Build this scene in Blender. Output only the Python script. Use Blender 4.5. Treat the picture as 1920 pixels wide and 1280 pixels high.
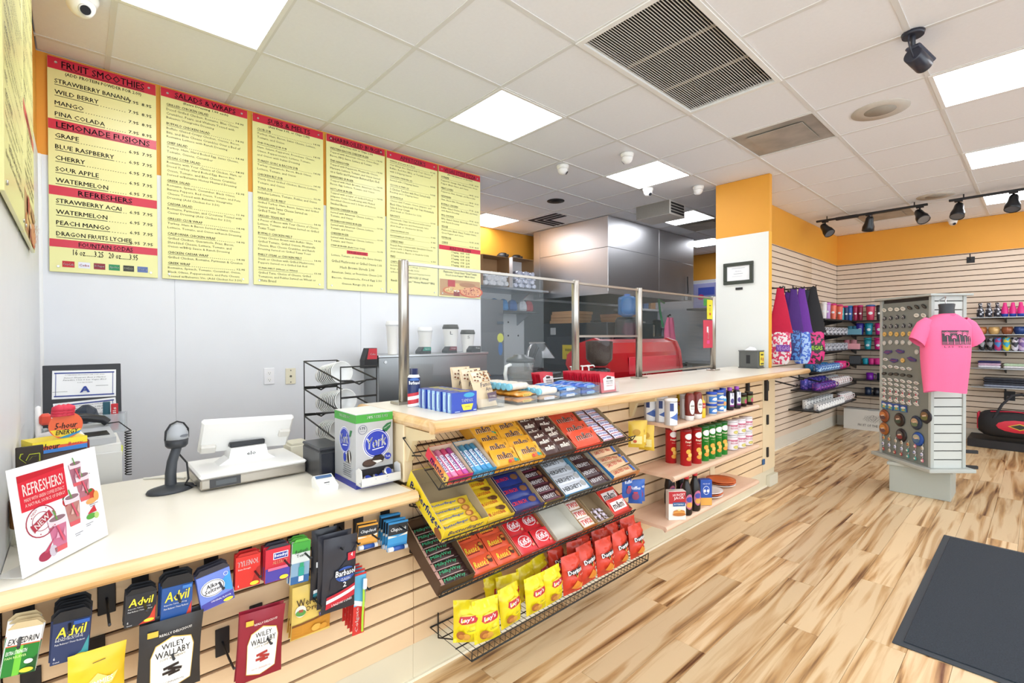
import bpy, math, random
from mathutils import Matrix, Vector, Euler
from mathutils.geometry import tessellate_polygon
random.seed(11)
scn = bpy.context.scene
for _o in list(bpy.data.objects):
    bpy.data.objects.remove(_o, do_unlink=True)
COL = scn.collection
R = math.radians
PI = math.pi

# ------------------------------------------------------------------ camera
FPX, EYE, CZ = 900.4, 1.39, 2.945
_yaw, _pit, _rol = R(42.23), R(-0.538), R(-0.2014)
_fw = Vector((math.sin(_yaw)*math.cos(_pit), math.cos(_yaw)*math.cos(_pit), math.sin(_pit)))
_r0 = Vector((math.cos(_yaw), -math.sin(_yaw), 0)); _u0 = _r0.cross(_fw)
_rt = _r0*math.cos(_rol) + _u0*math.sin(_rol)
_up = -_r0*math.sin(_rol) + _u0*math.cos(_rol)
cam = bpy.data.cameras.new('camera'); camo = bpy.data.objects.new('camera', cam); COL.objects.link(camo)
cam.sensor_width = 36.0; cam.lens = FPX/1920*36; cam.clip_start = 0.02; cam.clip_end = 60
_m = Matrix((_rt, _up, -_fw)).transposed().to_4x4(); _m.translation = (0, 0, EYE)
camo.matrix_world = _m
scn.camera = camo

# ------------------------------------------------------------------ world light (daylight through the open shop front), exposure
world = bpy.data.worlds.new('world'); scn.world = world; world.use_nodes = True
world.node_tree.nodes['Background'].inputs[0].default_value = (0.86, 0.94, 1.0, 1)
world.node_tree.nodes['Background'].inputs[1].default_value = 2.5
scn.view_settings.view_transform = 'Standard'; scn.view_settings.look = 'None'
scn.view_settings.gamma = 1.0; scn.view_settings.use_curve_mapping = False
scn.view_settings.exposure = 0.34
LAMP = 10.5      # emission strength of the ceiling light panels

# ------------------------------------------------------------------ pixel helpers (photo frame 1920x1280)
def ray(x, y): return _fw*FPX + _rt*(x-960) - _up*(y-640)
def PZ(x, y, z): d = ray(x, y); return d*((z-EYE)/d.z) + Vector((0, 0, EYE))
def PX(x, y, X): d = ray(x, y); return d*(X/d.x) + Vector((0, 0, EYE))
def PY(x, y, Y): d = ray(x, y); return d*(Y/d.y) + Vector((0, 0, EYE))

# ------------------------------------------------------------------ materials
def lin(c):
    c = c/255.0
    return c/12.92 if c <= 0.04045 else ((c+0.055)/1.055)**2.4
def hexc(h):
    h = h.lstrip('#'); return (lin(int(h[0:2], 16)), lin(int(h[2:4], 16)), lin(int(h[4:6], 16)), 1)
_mats = {}
def C(h, rough=0.45, metal=0.0, noise=0.0, bump=0.0, scale=40.0):
    """plain procedural surface: colour with a little mottling"""
    key = (h, rough, metal, noise, bump, scale)
    if key in _mats: return _mats[key]
    m = bpy.data.materials.new('surface_'+h.lstrip('#')); m.use_nodes = True
    nt = m.node_tree; b = nt.nodes['Principled BSDF']
    b.inputs['Base Color'].default_value = hexc(h); b.inputs['Roughness'].default_value = rough
    b.inputs['Metallic'].default_value = metal
    if noise or bump:
        tc = nt.nodes.new('ShaderNodeTexCoord'); n = nt.nodes.new('ShaderNodeTexNoise')
        n.inputs['Scale'].default_value = scale; n.inputs['Detail'].default_value = 4
        nt.links.new(tc.outputs['Object'], n.inputs['Vector'])
        if noise:
            mx = nt.nodes.new('ShaderNodeMix'); mx.data_type = 'RGBA'
            c = hexc(h)
            mx.inputs['A'].default_value = tuple(max(0, v*(1-noise)) for v in c[:3])+(1,)
            mx.inputs['B'].default_value = tuple(min(1, v*(1+noise)) for v in c[:3])+(1,)
            nt.links.new(n.outputs['Fac'], mx.inputs['Factor']); nt.links.new(mx.outputs['Result'], b.inputs['Base Color'])
        if bump:
            bp = nt.nodes.new('ShaderNodeBump'); bp.inputs['Strength'].default_value = bump; bp.inputs['Distance'].default_value = 0.004
            nt.links.new(n.outputs['Fac'], bp.inputs['Height']); nt.links.new(bp.outputs['Normal'], b.inputs['Normal'])
    _mats[key] = m
    return m
def emit(h, s):
    key = ('emit', h, s)
    if key in _mats: return _mats[key]
    m = bpy.data.materials.new('glow_'+h.lstrip('#')); m.use_nodes = True
    b = m.node_tree.nodes['Principled BSDF']; b.inputs['Base Color'].default_value = hexc(h)
    b.inputs['Emission Color'].default_value = hexc(h); b.inputs['Emission Strength'].default_value = s
    _mats[key] = m; return m
def glass(h='#ffffff', alpha=0.12, rough=0.05):
    """thin clear plastic / glass: tinted see-through body, Fresnel gloss, a little surface haze"""
    key = ('glass', h, alpha, rough)
    if key in _mats: return _mats[key]
    m = bpy.data.materials.new('clear_'+h.lstrip('#')); m.use_nodes = True
    nt = m.node_tree; nt.nodes.remove(nt.nodes['Principled BSDF']); out = nt.nodes['Material Output']
    t = nt.nodes.new('ShaderNodeBsdfTransparent'); d = nt.nodes.new('ShaderNodeBsdfDiffuse'); d.inputs[0].default_value = hexc(h)
    g = nt.nodes.new('ShaderNodeBsdfGlossy'); g.inputs['Roughness'].default_value = rough
    fr = nt.nodes.new('ShaderNodeFresnel'); fr.inputs[0].default_value = 1.4
    ge = nt.nodes.new('ShaderNodeNewGeometry'); mm_ = nt.nodes.new('ShaderNodeMath'); mm_.operation = 'SUBTRACT'; mm_.use_clamp = True
    nt.links.new(fr.outputs[0], mm_.inputs[0]); nt.links.new(ge.outputs['Backfacing'], mm_.inputs[1])   # inner faces reflect nothing
    mx = nt.nodes.new('ShaderNodeMixShader'); mx.inputs[0].default_value = alpha; m2 = nt.nodes.new('ShaderNodeMixShader')
    nt.links.new(t.outputs[0], mx.inputs[1]); nt.links.new(d.outputs[0], mx.inputs[2])
    nt.links.new(mm_.outputs[0], m2.inputs[0]); nt.links.new(mx.outputs[0], m2.inputs[1]); nt.links.new(g.outputs[0], m2.inputs[2]); nt.links.new(m2.outputs[0], out.inputs[0])
    _mats[key] = m; return m
def speck(h1, h2, scale=60.0, thr=.5, rough=.4, h3=None):
    """printed all-over pattern: blotches of h2 (and h3) on h1"""
    key = ('speck', h1, h2, scale, thr, h3)
    if key in _mats: return _mats[key]
    m = bpy.data.materials.new('print_'+h1.lstrip('#')); m.use_nodes = True
    nt = m.node_tree; b = nt.nodes['Principled BSDF']; b.inputs['Roughness'].default_value = rough
    tc = nt.nodes.new('ShaderNodeTexCoord'); n = nt.nodes.new('ShaderNodeTexNoise'); n.inputs['Scale'].default_value = scale; n.inputs['Detail'].default_value = 1.5
    nt.links.new(tc.outputs['Object'], n.inputs['Vector'])
    cr = nt.nodes.new('ShaderNodeValToRGB'); cr.color_ramp.interpolation = 'CONSTANT'; e = cr.color_ramp.elements
    e[0].color = hexc(h1); e[1].position = thr; e[1].color = hexc(h2)
    if h3: k = e.new(min(.99, thr+.07)); k.color = hexc(h3)
    nt.links.new(n.outputs['Fac'], cr.inputs['Fac']); nt.links.new(cr.outputs['Color'], b.inputs['Base Color'])
    _mats[key] = m; return m
def wood(name, c1, c2, c3, stretch=(1.5, 14, 14), scale=1.0, rough=0.35, per_obj=False, lo=0.42, hi=0.75):
    """grain streaks along local x; c1 light ground, c2 mid, c3 dark streak"""
    m = bpy.data.materials.new(name); m.use_nodes = True
    nt = m.node_tree; b = nt.nodes['Principled BSDF']; b.inputs['Roughness'].default_value = rough
    tc = nt.nodes.new('ShaderNodeTexCoord'); mp = nt.nodes.new('ShaderNodeMapping')
    mp.inputs['Scale'].default_value = tuple(s*scale for s in stretch)
    nt.links.new(tc.outputs['Object'], mp.inputs['Vector'])
    if per_obj:
        oi = nt.nodes.new('ShaderNodeObjectInfo'); mu = nt.nodes.new('ShaderNodeMath'); mu.operation = 'MULTIPLY'; mu.inputs[1].default_value = 57
        nt.links.new(oi.outputs['Random'], mu.inputs[0]); cb = nt.nodes.new('ShaderNodeCombineXYZ')
        nt.links.new(mu.outputs[0], cb.inputs[0]); nt.links.new(mu.outputs[0], cb.inputs[1]); nt.links.new(cb.outputs[0], mp.inputs['Location'])
    n = nt.nodes.new('ShaderNodeTexNoise'); n.inputs['Scale'].default_value = 1.0; n.inputs['Detail'].default_value = 6; n.inputs['Distortion'].default_value = 0.7
    nt.links.new(mp.outputs[0], n.inputs['Vector'])
    cr = nt.nodes.new('ShaderNodeValToRGB'); e = cr.color_ramp.elements
    e[0].position = lo; e[0].color = hexc(c1); e[1].position = hi; e[1].color = hexc(c3)
    k = e.new((lo+hi)/2); k.color = hexc(c2)
    nt.links.new(n.outputs['Fac'], cr.inputs['Fac']); col = cr.outputs['Color']
    if per_obj:
        hs = nt.nodes.new('ShaderNodeHueSaturation'); mr = nt.nodes.new('ShaderNodeMapRange'); mr.inputs[3].default_value = 0.86; mr.inputs[4].default_value = 1.12
        nt.links.new(oi.outputs['Random'], mr.inputs[0]); nt.links.new(mr.outputs[0], hs.inputs['Value']); nt.links.new(col, hs.inputs['Color']); col = hs.outputs['Color']
    nt.links.new(col, b.inputs['Base Color'])
    return m
STEEL = C('#b9bbbd', 0.28, 1.0, 0.06, 0.0, 3.0)
DSTEEL = C('#8d9096', 0.3, 1.0)
CHROME = C('#c8c8ca', 0.2, 1.0)
BLACK = C('#17171a', 0.45); WIRE = C('#131211', 0.5); WHITE = C('#f2f2f0', 0.5); PAPER = C('#f4f4f4', 0.7)
ORANGE = C('#e8a236', 0.6, 0, 0.05, 0.0, 3.0); WALLW = C('#e4e6ea', 0.45, 0, 0.03, 0.02, 6.0)
MAPLE = wood('maple_laminate', '#e8caa2', '#e1c096', '#d8b485', (0.6, 5, 5), 1.0, 0.5)
MAPLE2 = wood('maple_laminate_lit_tint', '#e0cdb8', '#dac5ae', '#d0b89c', (0.6, 5, 5), 1.0, 0.5)  # same maple; the paler tint under the shop lights is put into its colour
EDGE = wood('wood_nosing', '#e2c092', '#d2a870', '#b5844c', (1.2, 12, 12), 1.2, 0.35)
SHELFW = wood('pink_maple_shelf', '#e6c5ab', '#dfbb9f', '#d3ab8d', (0.8, 8, 8), 1.0, 0.4)
PLANK = wood('floor_plank', '#e2c69c', '#c39a68', '#5e371d', (1.0, 16, 16), 1.0, 0.3, True, 0.45, 0.69)
GROOVE = C('#4a2c17', 0.8)  # raw laminate edge brown, with the shade inside the grooves put into the colour
LAMIN = C('#f1ebdc', 0.3, 0, 0.02, 0, 8)

# ------------------------------------------------------------------ mesh builder
_tc = {}
def text_geo(s, bold=0.0, shear=0.0, sp=1.0, res=1):
    key = (s, bold, shear, sp, res)
    if key in _tc: return _tc[key]
    cu = bpy.data.curves.new('t', 'FONT'); cu.body = s; cu.size = 1; cu.resolution_u = res
    cu.shear = shear; cu.space_character = sp
    o = bpy.data.objects.new('t', cu); COL.objects.link(o)
    me = bpy.data.meshes.new_from_object(o)
    vs = [(v.co.x, v.co.y) for v in me.vertices]; fs = [tuple(p.vertices) for p in me.polygons]
    bpy.data.objects.remove(o, do_unlink=True); bpy.data.curves.remove(cu); bpy.data.meshes.remove(me)
    if bold > 0 and vs:      # heavier strokes: the outline printed twice, slightly apart
        n = len(vs); vs = vs+[(a+bold*1.6, b+bold*.5) for a, b in vs]; fs = fs+[tuple(i+n for i in f) for f in fs]
    if vs:
        x0 = min(v[0] for v in vs); x1 = max(v[0] for v in vs); y0 = min(v[1] for v in vs); y1 = max(v[1] for v in vs)
    else: x0 = y0 = 0; x1 = y1 = 1
    g = (vs, fs, x0, x1, y0, y1); _tc[key] = g
    return g
def plane(o, ux, uy):
    """2D label coords -> 3D on a flat face; lvl lifts along the normal"""
    o, ux, uy = Vector(o), Vector(ux).normalized(), Vector(uy).normalized(); n = ux.cross(uy)
    return lambda x, y, l=0: o + ux*x + uy*y + n*(0.0005*l)
def front(y=0.0, x=0, z=0): return plane((x, y, z), (1, 0, 0), (0, 0, 1))      # faces -Y
def topf(z=0.0, x=0, y=0): return plane((x, y, z), (1, 0, 0), (0, 1, 0))         # faces +Z
def leftf(x=0.0, y=0, z=0): return plane((x, y, z), (0, -1, 0), (0, 0, 1))       # faces -X
def cylf(r, a0=0.0, x=0, y=0):
    return lambda u, v, l=0: Vector((x+(r+0.0005*l)*math.sin(a0+u/r), y-(r+0.0005*l)*math.cos(a0+u/r), v))
class MB:
    def __init__(s): s.v = []; s.f = []; s.m = []; s.s = []; s.mats = []; s.T = None
    def mi(s, m):
        if m not in s.mats: s.mats.append(m)
        return s.mats.index(m)
    def add(s, vs, fs, m, smooth=False):
        b = len(s.v); k = s.mi(m)
        if s.T is not None: vs = [s.T @ Vector(v) for v in vs]
        s.v += [tuple(v) for v in vs]
        for f in fs: s.f.append(tuple(i+b for i in f)); s.m.append(k); s.s.append(smooth)
        return s
    def poly(s, pts, m): return s.add(pts, [tuple(range(len(pts)))], m)
    def bx(s, x0, x1, y0, y1, z0, z1, m, c=0.0, faces=None):
        """box; c = chamfer; faces = {'f','k','l','r','t','b': material} overrides"""
        if x1 < x0: x0, x1 = x1, x0
        if y1 < y0: y0, y1 = y1, y0
        if z1 < z0: z0, z1 = z1, z0
        if c <= 0:
            vs = [(x0, y0, z0), (x1, y0, z0), (x1, y1, z0), (x0, y1, z0), (x0, y0, z1), (x1, y0, z1), (x1, y1, z1), (x0, y1, z1)]
            F = {'b': (0, 3, 2, 1), 't': (4, 5, 6, 7), 'f': (0, 1, 5, 4), 'r': (1, 2, 6, 5), 'k': (2, 3, 7, 6), 'l': (3, 0, 4, 7)}
            b = len(s.v)
            vv = vs if s.T is None else [s.T @ Vector(v) for v in vs]
            s.v += [tuple(v) for v in vv]
            for k, f in F.items():
                s.f.append(tuple(i+b for i in f)); s.m.append(s.mi((faces or {}).get(k, m))); s.s.append(False)
            return s
        c = min(c, (x1-x0)*.49, (y1-y0)*.49, (z1-z0)*.49)
        vs = []; ix = {}
        for i in (0, 1):
            for j in (0, 1):
                for k in (0, 1):
                    X, Y, Z = (x0, x1)[i], (y0, y1)[j], (z0, z1)[k]; dx, dy, dz = (c, -c)[i], (c, -c)[j], (c, -c)[k]
                    ix[i, j, k] = len(vs); vs += [(X, Y+dy, Z+dz), (X+dx, Y, Z+dz), (X+dx, Y+dy, Z)]
        fs = []; mm = []
        def q(*a): return tuple(a)
        I = ix
        def addf(f, key=None): fs.append(f); mm.append((faces or {}).get(key, m))
        addf(q(I[0,0,0], I[0,0,1], I[0,1,1], I[0,1,0]), 'l'); addf(q(I[1,0,0], I[1,1,0], I[1,1,1], I[1,0,1]), 'r')
        addf(q(I[0,0,0]+1, I[1,0,0]+1, I[1,0,1]+1, I[0,0,1]+1), 'f'); addf(q(I[0,1,0]+1, I[0,1,1]+1, I[1,1,1]+1, I[1,1,0]+1), 'k')
        addf(q(I[0,0,0]+2, I[0,1,0]+2, I[1,1,0]+2, I[1,0,0]+2), 'b'); addf(q(I[0,0,1]+2, I[1,0,1]+2, I[1,1,1]+2, I[0,1,1]+2), 't')
        for j in (0, 1):
            for k in (0, 1): addf(q(I[0,j,k]+1, I[1,j,k]+1, I[1,j,k]+2, I[0,j,k]+2))
        for i in (0, 1):
            for k in (0, 1): addf(q(I[i,0,k], I[i,1,k], I[i,1,k]+2, I[i,0,k]+2))
        for i in (0, 1):
            for j in (0, 1): addf(q(I[i,j,0], I[i,j,1], I[i,j,1]+1, I[i,j,0]+1))
        for a in ix.values(): addf(q(a, a+1, a+2))
        b = len(s.v); vv = vs if s.T is None else [s.T @ Vector(v) for v in vs]
        s.v += [tuple(v) for v in vv]
        for f, mt in zip(fs, mm): s.f.append(tuple(i+b for i in f)); s.m.append(s.mi(mt)); s.s.append(False)
        return s
    def tube(s, pts, r, m, n=5, closed=False, smooth=True, r2=None):
        pts = [Vector(p) for p in pts]; N = len(pts); vs = []; fs = []
        prev = None
        for i, p in enumerate(pts):
            if closed: d = pts[(i+1) % N]-pts[i-1]
            else: d = pts[min(i+1, N-1)]-pts[max(i-1, 0)]
            d = d.normalized() if d.length > 1e-9 else Vector((0, 0, 1))
            if prev is None:
                a = Vector((0, 0, 1)) if abs(d.z) < 0.9 else Vector((1, 0, 0)); u = d.cross(a).normalized()
            else:
                u = (prev-d*prev.dot(d)); u = u.normalized() if u.length > 1e-6 else d.orthogonal().normalized()
            prev = u; w = d.cross(u)
            rr = r if r2 is None else r+(r2-r)*i/(N-1)
            for k in range(n): a = 2*PI*k/n; vs.append(p+u*(rr*math.cos(a))+w*(rr*math.sin(a)))
        L = N if closed else N-1
        for i in range(L):
            j = (i+1) % N
            for k in range(n): fs.append((i*n+k, i*n+(k+1) % n, j*n+(k+1) % n, j*n+k))
        s.add(vs, fs, m, smooth)
        if not closed:
            s.add(vs[:n], [tuple(range(n))[::-1]], m); s.add(vs[-n:], [tuple(range(n))], m)
        return s
    def lathe(s, prof, m, n=20, o=(0, 0, 0), axis='z', smooth=True, cap=True, sx=1, sy=1):
        """prof: list of (r, z[, material]) ; material applies to the band above that point"""
        vs = []; ox, oy, oz = o
        for p in prof:
            for k in range(n):
                a = 2*PI*k/n; x, y, z = p[0]*math.cos(a)*sx, p[0]*math.sin(a)*sy, p[1]
                if axis == 'x': x, y, z = z, x, y
                elif axis == 'y': x, y, z = y, z, x
                vs.append((x+ox, y+oy, z+oz))
        b = len(s.v); vv = vs if s.T is None else [s.T @ Vector(v) for v in vs]
        s.v += [tuple(v) for v in vv]
        cur = m
        for i in range(len(prof)-1):
            if len(prof[i]) > 2: cur = prof[i][2]
            for k in range(n):
                s.f.append(tuple(b+q for q in (i*n+k, i*n+(k+1) % n, (i+1)*n+(k+1) % n, (i+1)*n+k))); s.m.append(s.mi(cur)); s.s.append(smooth)
        if cap:
            if prof[0][0] > 1e-6: s.f.append(tuple(b+k for k in range(n))[::-1]); s.m.append(s.mi(m)); s.s.append(False)
            e = b+(len(prof)-1)*n
            if prof[-1][0] > 1e-6: s.f.append(tuple(e+k for k in range(n))); s.m.append(s.mi(cur)); s.s.append(False)
        return s
    def prism(s, pts, a, b, m, axis='y', side=None):
        """extrude a 2D outline between a and b along an axis (xz outline for y, yz for x, xy for z)"""
        N = len(pts)
        def P(u, v, t): return {'y': (u, t, v), 'x': (t, u, v), 'z': (u, v, t)}[axis]
        A = [P(u, v, a) for u, v in pts]; B = [P(u, v, b) for u, v in pts]
        s.add(A, [tuple(range(N))], m); s.add(B, [tuple(range(N))[::-1]], m)
        s.add(A+B, [(i, i+N, (i+1) % N+N, (i+1) % N) for i in range(N)], side or m)
        return s
    # ---- flat print
    def text(s, t, x, y, w, h, m, fn, l=1, rot=0, bold=0.0, shear=0.0, sp=1.0, al='c', res=1):
        vs, fs, x0, x1, y0, y1 = text_geo(t, bold, shear, sp, res)
        if not vs: return s
        W, H = x1-x0, y1-y0
        if w is None: sy = h/H; sx = sy
        elif h is None: sx = w/W; sy = sx
        else: sx = w/W; sy = h/H
        cx = {'c': (x0+x1)/2, 'l': x0, 'r': x1}[al]; cy = (y0+y1)/2; c, si = math.cos(rot), math.sin(rot)
        out = []
        for a, b in vs:
            a = (a-cx)*sx; b = (b-cy)*sy
            out.append(fn(x+a*c-b*si, y+a*si+b*c, l))
        return s.add(out, fs, m)
    def rect(s, x, y, w, h, m, fn, l=1, rot=0, nx=1, ny=1):
        c, si = math.cos(rot), math.sin(rot); vs = []
        for j in range(ny+1):
            for i in range(nx+1):
                a = (i/nx-.5)*w; b = (j/ny-.5)*h; vs.append(fn(x+a*c-b*si, y+a*si+b*c, l))
        return s.add(vs, [(j*(nx+1)+i, j*(nx+1)+i+1, (j+1)*(nx+1)+i+1, (j+1)*(nx+1)+i) for j in range(ny) for i in range(nx)], m)
    def ell(s, x, y, rx, ry, m, fn, l=1, n=20, rot=0, rings=1):
        c, si = math.cos(rot), math.sin(rot); vs = [fn(x, y, l)]
        if rings > 1:
            fs = [(0, 1+k, 1+(k+1) % n) for k in range(n)]
            for q in range(1, rings+1):
                for k in range(n): vs.append(fn(x+rx*q/rings*math.cos(2*PI*k/n), y+ry*q/rings*math.sin(2*PI*k/n), l))
            for q in range(rings-1):
                b = 1+q*n; fs += [(b+k, b+n+k, b+n+(k+1) % n, b+(k+1) % n) for k in range(n)]
            return s.add(vs, fs, m)
        for k in range(n):
            a = rx*math.cos(2*PI*k/n); b = ry*math.sin(2*PI*k/n); vs.append(fn(x+a*c-b*si, y+a*si+b*c, l))
        return s.add(vs, [(0, 1+k, 1+(k+1) % n) for k in range(n)], m)
    def ring(s, x, y, rx, ry, t, m, fn, l=1, n=24):
        vs = []
        for q in (1, 0):
            for k in range(n): a = 2*PI*k/n; vs.append(fn(x+(rx-t*q)*math.cos(a), y+(ry-t*q)*math.sin(a), l))
        return s.add(vs, [(k, n+k, n+(k+1) % n, (k+1) % n) for k in range(n)], m)
    def deco(s, items, fn, nx=1):
        """items: ('r',x,y,w,h,col[,rot]) ('e',x,y,rx,ry,col) ('o',x,y,rx,ry,t,col) ('p',pts,col) ('t',text,x,y,w,h,col[,rot,bold,shear])"""
        for i, it in enumerate(items):
            k = it[0]; l = i+1
            if k == 'r': s.rect(it[1], it[2], it[3], it[4], C(it[5]), fn, l, it[6] if len(it) > 6 else 0, nx, 1 if nx == 1 else max(1, nx//2))
            elif k == 'e': s.ell(it[1], it[2], it[3], it[4], C(it[5]), fn, l, 20 if nx == 1 else 14, 0, 1 if nx == 1 else 3)
            elif k == 'o': s.ring(it[1], it[2], it[3], it[4], it[5], C(it[6]), fn, l)
            elif k == 'p' and nx > 1:
                tr = tessellate_polygon([[Vector((a, b, 0)) for a, b in it[1]]])
                for f in tr:
                    ts = [tuple(Vector(it[1][q]) for q in f)]
                    for _ in range(3 if nx >= 8 else 2):
                        n2 = []
                        for A, B, D in ts: ab, bd, da = (A+B)/2, (B+D)/2, (D+A)/2; n2 += [(A, ab, da), (ab, B, bd), (da, bd, D), (ab, bd, da)]
                        ts = n2
                    s.add([fn(p.x, p.y, l) for T in ts for p in T], [(3*q, 3*q+1, 3*q+2) for q in range(len(ts))], C(it[2]))
            elif k == 'p': s.add([fn(a, b, l) for a, b in it[1]], [tuple(range(len(it[1])))], C(it[2]))
            else:
                e = list(it[7:])+[0, 0.0, 0.0][len(it)-7:]
                s.text(it[1], it[2], it[3], it[4], it[5], C(it[6]), fn, l, e[0], e[1], e[2])
        return s
    def build(s, name, parent=None, label=None, cat=None, group=None, kind=None, loc=(0, 0, 0), rot=(0, 0, 0)):
        me = bpy.data.meshes.new(name); me.from_pydata(s.v, [], s.f)
        for m in s.mats: me.materials.append(m)
        me.polygons.foreach_set('material_index', s.m); me.polygons.foreach_set('use_smooth', s.s); me.update()
        o = bpy.data.objects.new(name, me); COL.objects.link(o); o.location = loc; o.rotation_euler = rot
        if parent is not None: o.parent = parent
        return tag(o, label, cat, group, kind)
def tag(o, label=None, cat=None, group=None, kind=None):
    if label: o['label'] = label
    if cat: o['category'] = cat
    if group: o['group'] = group
    if kind: o['kind'] = kind
    return o
def thing(name, label, cat, group=None, loc=(0, 0, 0), rot=(0, 0, 0), kind=None):
    o = bpy.data.objects.new(name, None); COL.objects.link(o); o.empty_display_size = 0.05
    o.location = loc; o.rotation_euler = rot
    return tag(o, label, cat, group, kind)
def dup(o, loc=None, rot=None, label=None, group=None, parent=None, scale=None):
    c = o.copy(); COL.objects.link(c); c.parent = parent
    if loc is not None: c.location = loc
    if rot is not None: c.rotation_euler = rot
    if scale is not None: c.scale = scale
    if label: c['label'] = label
    if group: c['group'] = group
    for ch in list(o.children): dup(ch, parent=c)
    return c
class Proto:
    """first call moves the original, later calls copy it with its parts"""
    def __init__(s, o): s.o = o; s.used = False
    def put(s, loc, rot=(0, 0, 0), label=None, group=None, scale=None):
        if not s.used:
            s.used = True; o = s.o; o.location = loc; o.rotation_euler = rot
            if scale is not None: o.scale = scale
            if label: o['label'] = label
            if group: o['group'] = group
            return o
        return dup(s.o, loc, rot, label, group, None, scale if scale is not None else (1, 1, 1))
ORD = ['first', 'second', 'third', 'fourth', 'fifth', 'sixth', 'seventh', 'eighth', 'ninth', 'tenth', 'eleventh', 'twelfth', 'thirteenth', 'fourteenth', 'fifteenth', 'sixteenth', 'seventeenth', 'eighteenth', 'nineteenth', 'twentieth']
def linesegs(pts): return pts

# ================================================================== ROOM
GX = [0.756+0.61*i for i in range(-6, 14)]
GY = [0.4646+0.6012*j for j in range(-9, 9)]
XR, YF, YB, YK, XL = 8.85, 2.17, 3.65, 5.3, -0.15   # right wall, far slat wall, menu wall, kitchen wall, left wall
X0, Y0 = -2.6, -4.6
PITCH = 0.0728
# floor: dark underlay, planks on top
mb = MB(); mb.bx(X0, XR+.1, Y0, YK+.1, -0.12, -0.006, C('#5b3a20', 0.7))
floor = mb.build('floor', label='wood-look plank floor with brown streaks across the whole shop', kind='structure')
PW, PL = 0.1475, 1.23
joint = {-4: 2.9, -3: 2.3, -2: 3.4, -1: 2.716, 0: 2.68, 1: 3.32, 2: 2.53, 3: 3.02, 4: 3.26, 5: 2.77, 6: 2.24, 7: 2.475, 8: 3.1, 9: 2.6}
_pm = {}
def plank_mesh(L, W):
    k = (round(L, 3), round(W, 3))
    if k not in _pm:
        b = MB(); b.bx(0.0006, L-.0006, 0.0006, W-.0006, -0.006, 0, PLANK, 0.0007); o = b.build('plank'); _pm[k] = o.data
        bpy.data.objects.remove(o)
    return _pm[k]
for k in range(-12, 12):
    y = 0.391+PW*k
    if y >= YF-.02: break
    w = min(PW, YF-y)
    j0 = joint.get(k, 2.0+((k*0.437) % 1.0)*PL); x = j0-PL*5
    while x < XR:
        a, b = max(x, X0 if k < 8 else 0.9), min(x+PL, XR)
        if k < 0: a = max(a, -0.6)
        if b-a > 0.05:
            o = bpy.data.objects.new('plank', plank_mesh(b-a, w)); COL.objects.link(o); o.location = (a, y, 0); o.parent = floor
        x += PL
# ceiling: slab above, tiles and grid bars below
TILE = C('#f3f5f9', 0.75, 0, 0.03, 0.12, 55); BARM = C('#e4e4e2', 0.5)
mb = MB(); mb.bx(X0, XR+.1, Y0, YK+.1, CZ+.1, CZ+.2, C('#8a8782', 0.8))
ceiling = mb.build('ceiling', label='suspended ceiling of white square tiles in a metal grid', kind='structure')
LIGHTS = [(0, 7), (3, 7), (6, 7), (6, 3), (9, 3), (12, 3), (6, 11), (9, 8), (3, 3), (0, 3), (0, -1), (3, -1), (6, -1), (9, -1), (12, -1), (12, 9), (-3, 3), (-3, -1)]
# (i, j): cell from GX i to i+1 counted from x=0.146 and GY j counted from -1.94 ; see cell()
def cell(i, j):
    x = 0.146+0.61*i; y = 0.4646+0.6012*(j-4); return x, x+0.61, y, y+0.6012
SKIP = set(LIGHTS) | {(3, 5), (4, 5), (6, 5), (12, 5), (7, 10), (10, 8)}
mt = MB(); mt.bx(0, .596, 0, .586, 0, 0.02, TILE, 0.004); tile0 = mt.build('ceiling_tile', parent=ceiling); tile0.location = (0, 0, -50)
tme = tile0.data; bpy.data.objects.remove(tile0)
for i in range(-4, 15):
    for j in range(-3, 13):
        x0, x1, y0, y1 = cell(i, j)
        if (i, j) in SKIP: continue
        a, b, c, d = max(x0, X0), min(x1, XR), max(y0, Y0), min(y1, YK)
        if y0 > 1.5 and x0 < XL: a = max(a, XL)
        if x0 < 2.85 and y0 < YB < y1: d = YB
        if x1 < 2.9 and y1 > YB and y0 >= YB-.3 and y0 >= YB: continue
        if y0 >= YB: a = max(a, 2.9)
        if x0 < 2.85 < x1 and y0 < YB < y1:
            m2 = MB(); m2.bx(0, x1-2.9-.007, 0, y1-YB-.007, 0, .02, TILE, .004); m2.build('ceiling_tile', parent=ceiling, loc=(2.9, YB, CZ+.003))
        if b-a < .05 or d-c < .03: continue
        if b-a > .6 and d-c > .595: o = bpy.data.objects.new('ceiling_tile', tme); COL.objects.link(o)
        else:
            m2 = MB(); m2.bx(0, b-a-.014, 0, d-c-.014, 0, .02, TILE, .004); o = m2.build('ceiling_tile')
        o.location = (a+.007, c+.007, CZ+.003); o.parent = ceiling
for i in range(-4, 16):
    x = 0.146+0.61*i
    if x > XR-.02: continue
    y1 = YB if x < 2.85 else YK
    y0 = Y0
    for ya, yb in ([(y0, 1.066), (1.667, y1)] if abs(x-2.586) < .02 else [(y0, y1)]):
        m2 = MB(); m2.bx(x-.012, x+.012, ya, yb, CZ, CZ+.012, BARM); m2.build('grid_bar', parent=ceiling)
for j in range(-3, 14):
    y = 0.4646+0.6012*(j-4)
    if y > YK-.02: continue
    m2 = MB(); m2.bx(X0 if y < 1.5 else XL, XR, y-.012, y+.012, CZ-.0005, CZ+.0115, BARM)
    if y > YB: m2 = MB(); m2.bx(2.9, XR, y-.012, y+.012, CZ-.0005, CZ+.0115, BARM)
    m2.build('grid_bar', parent=ceiling)
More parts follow.
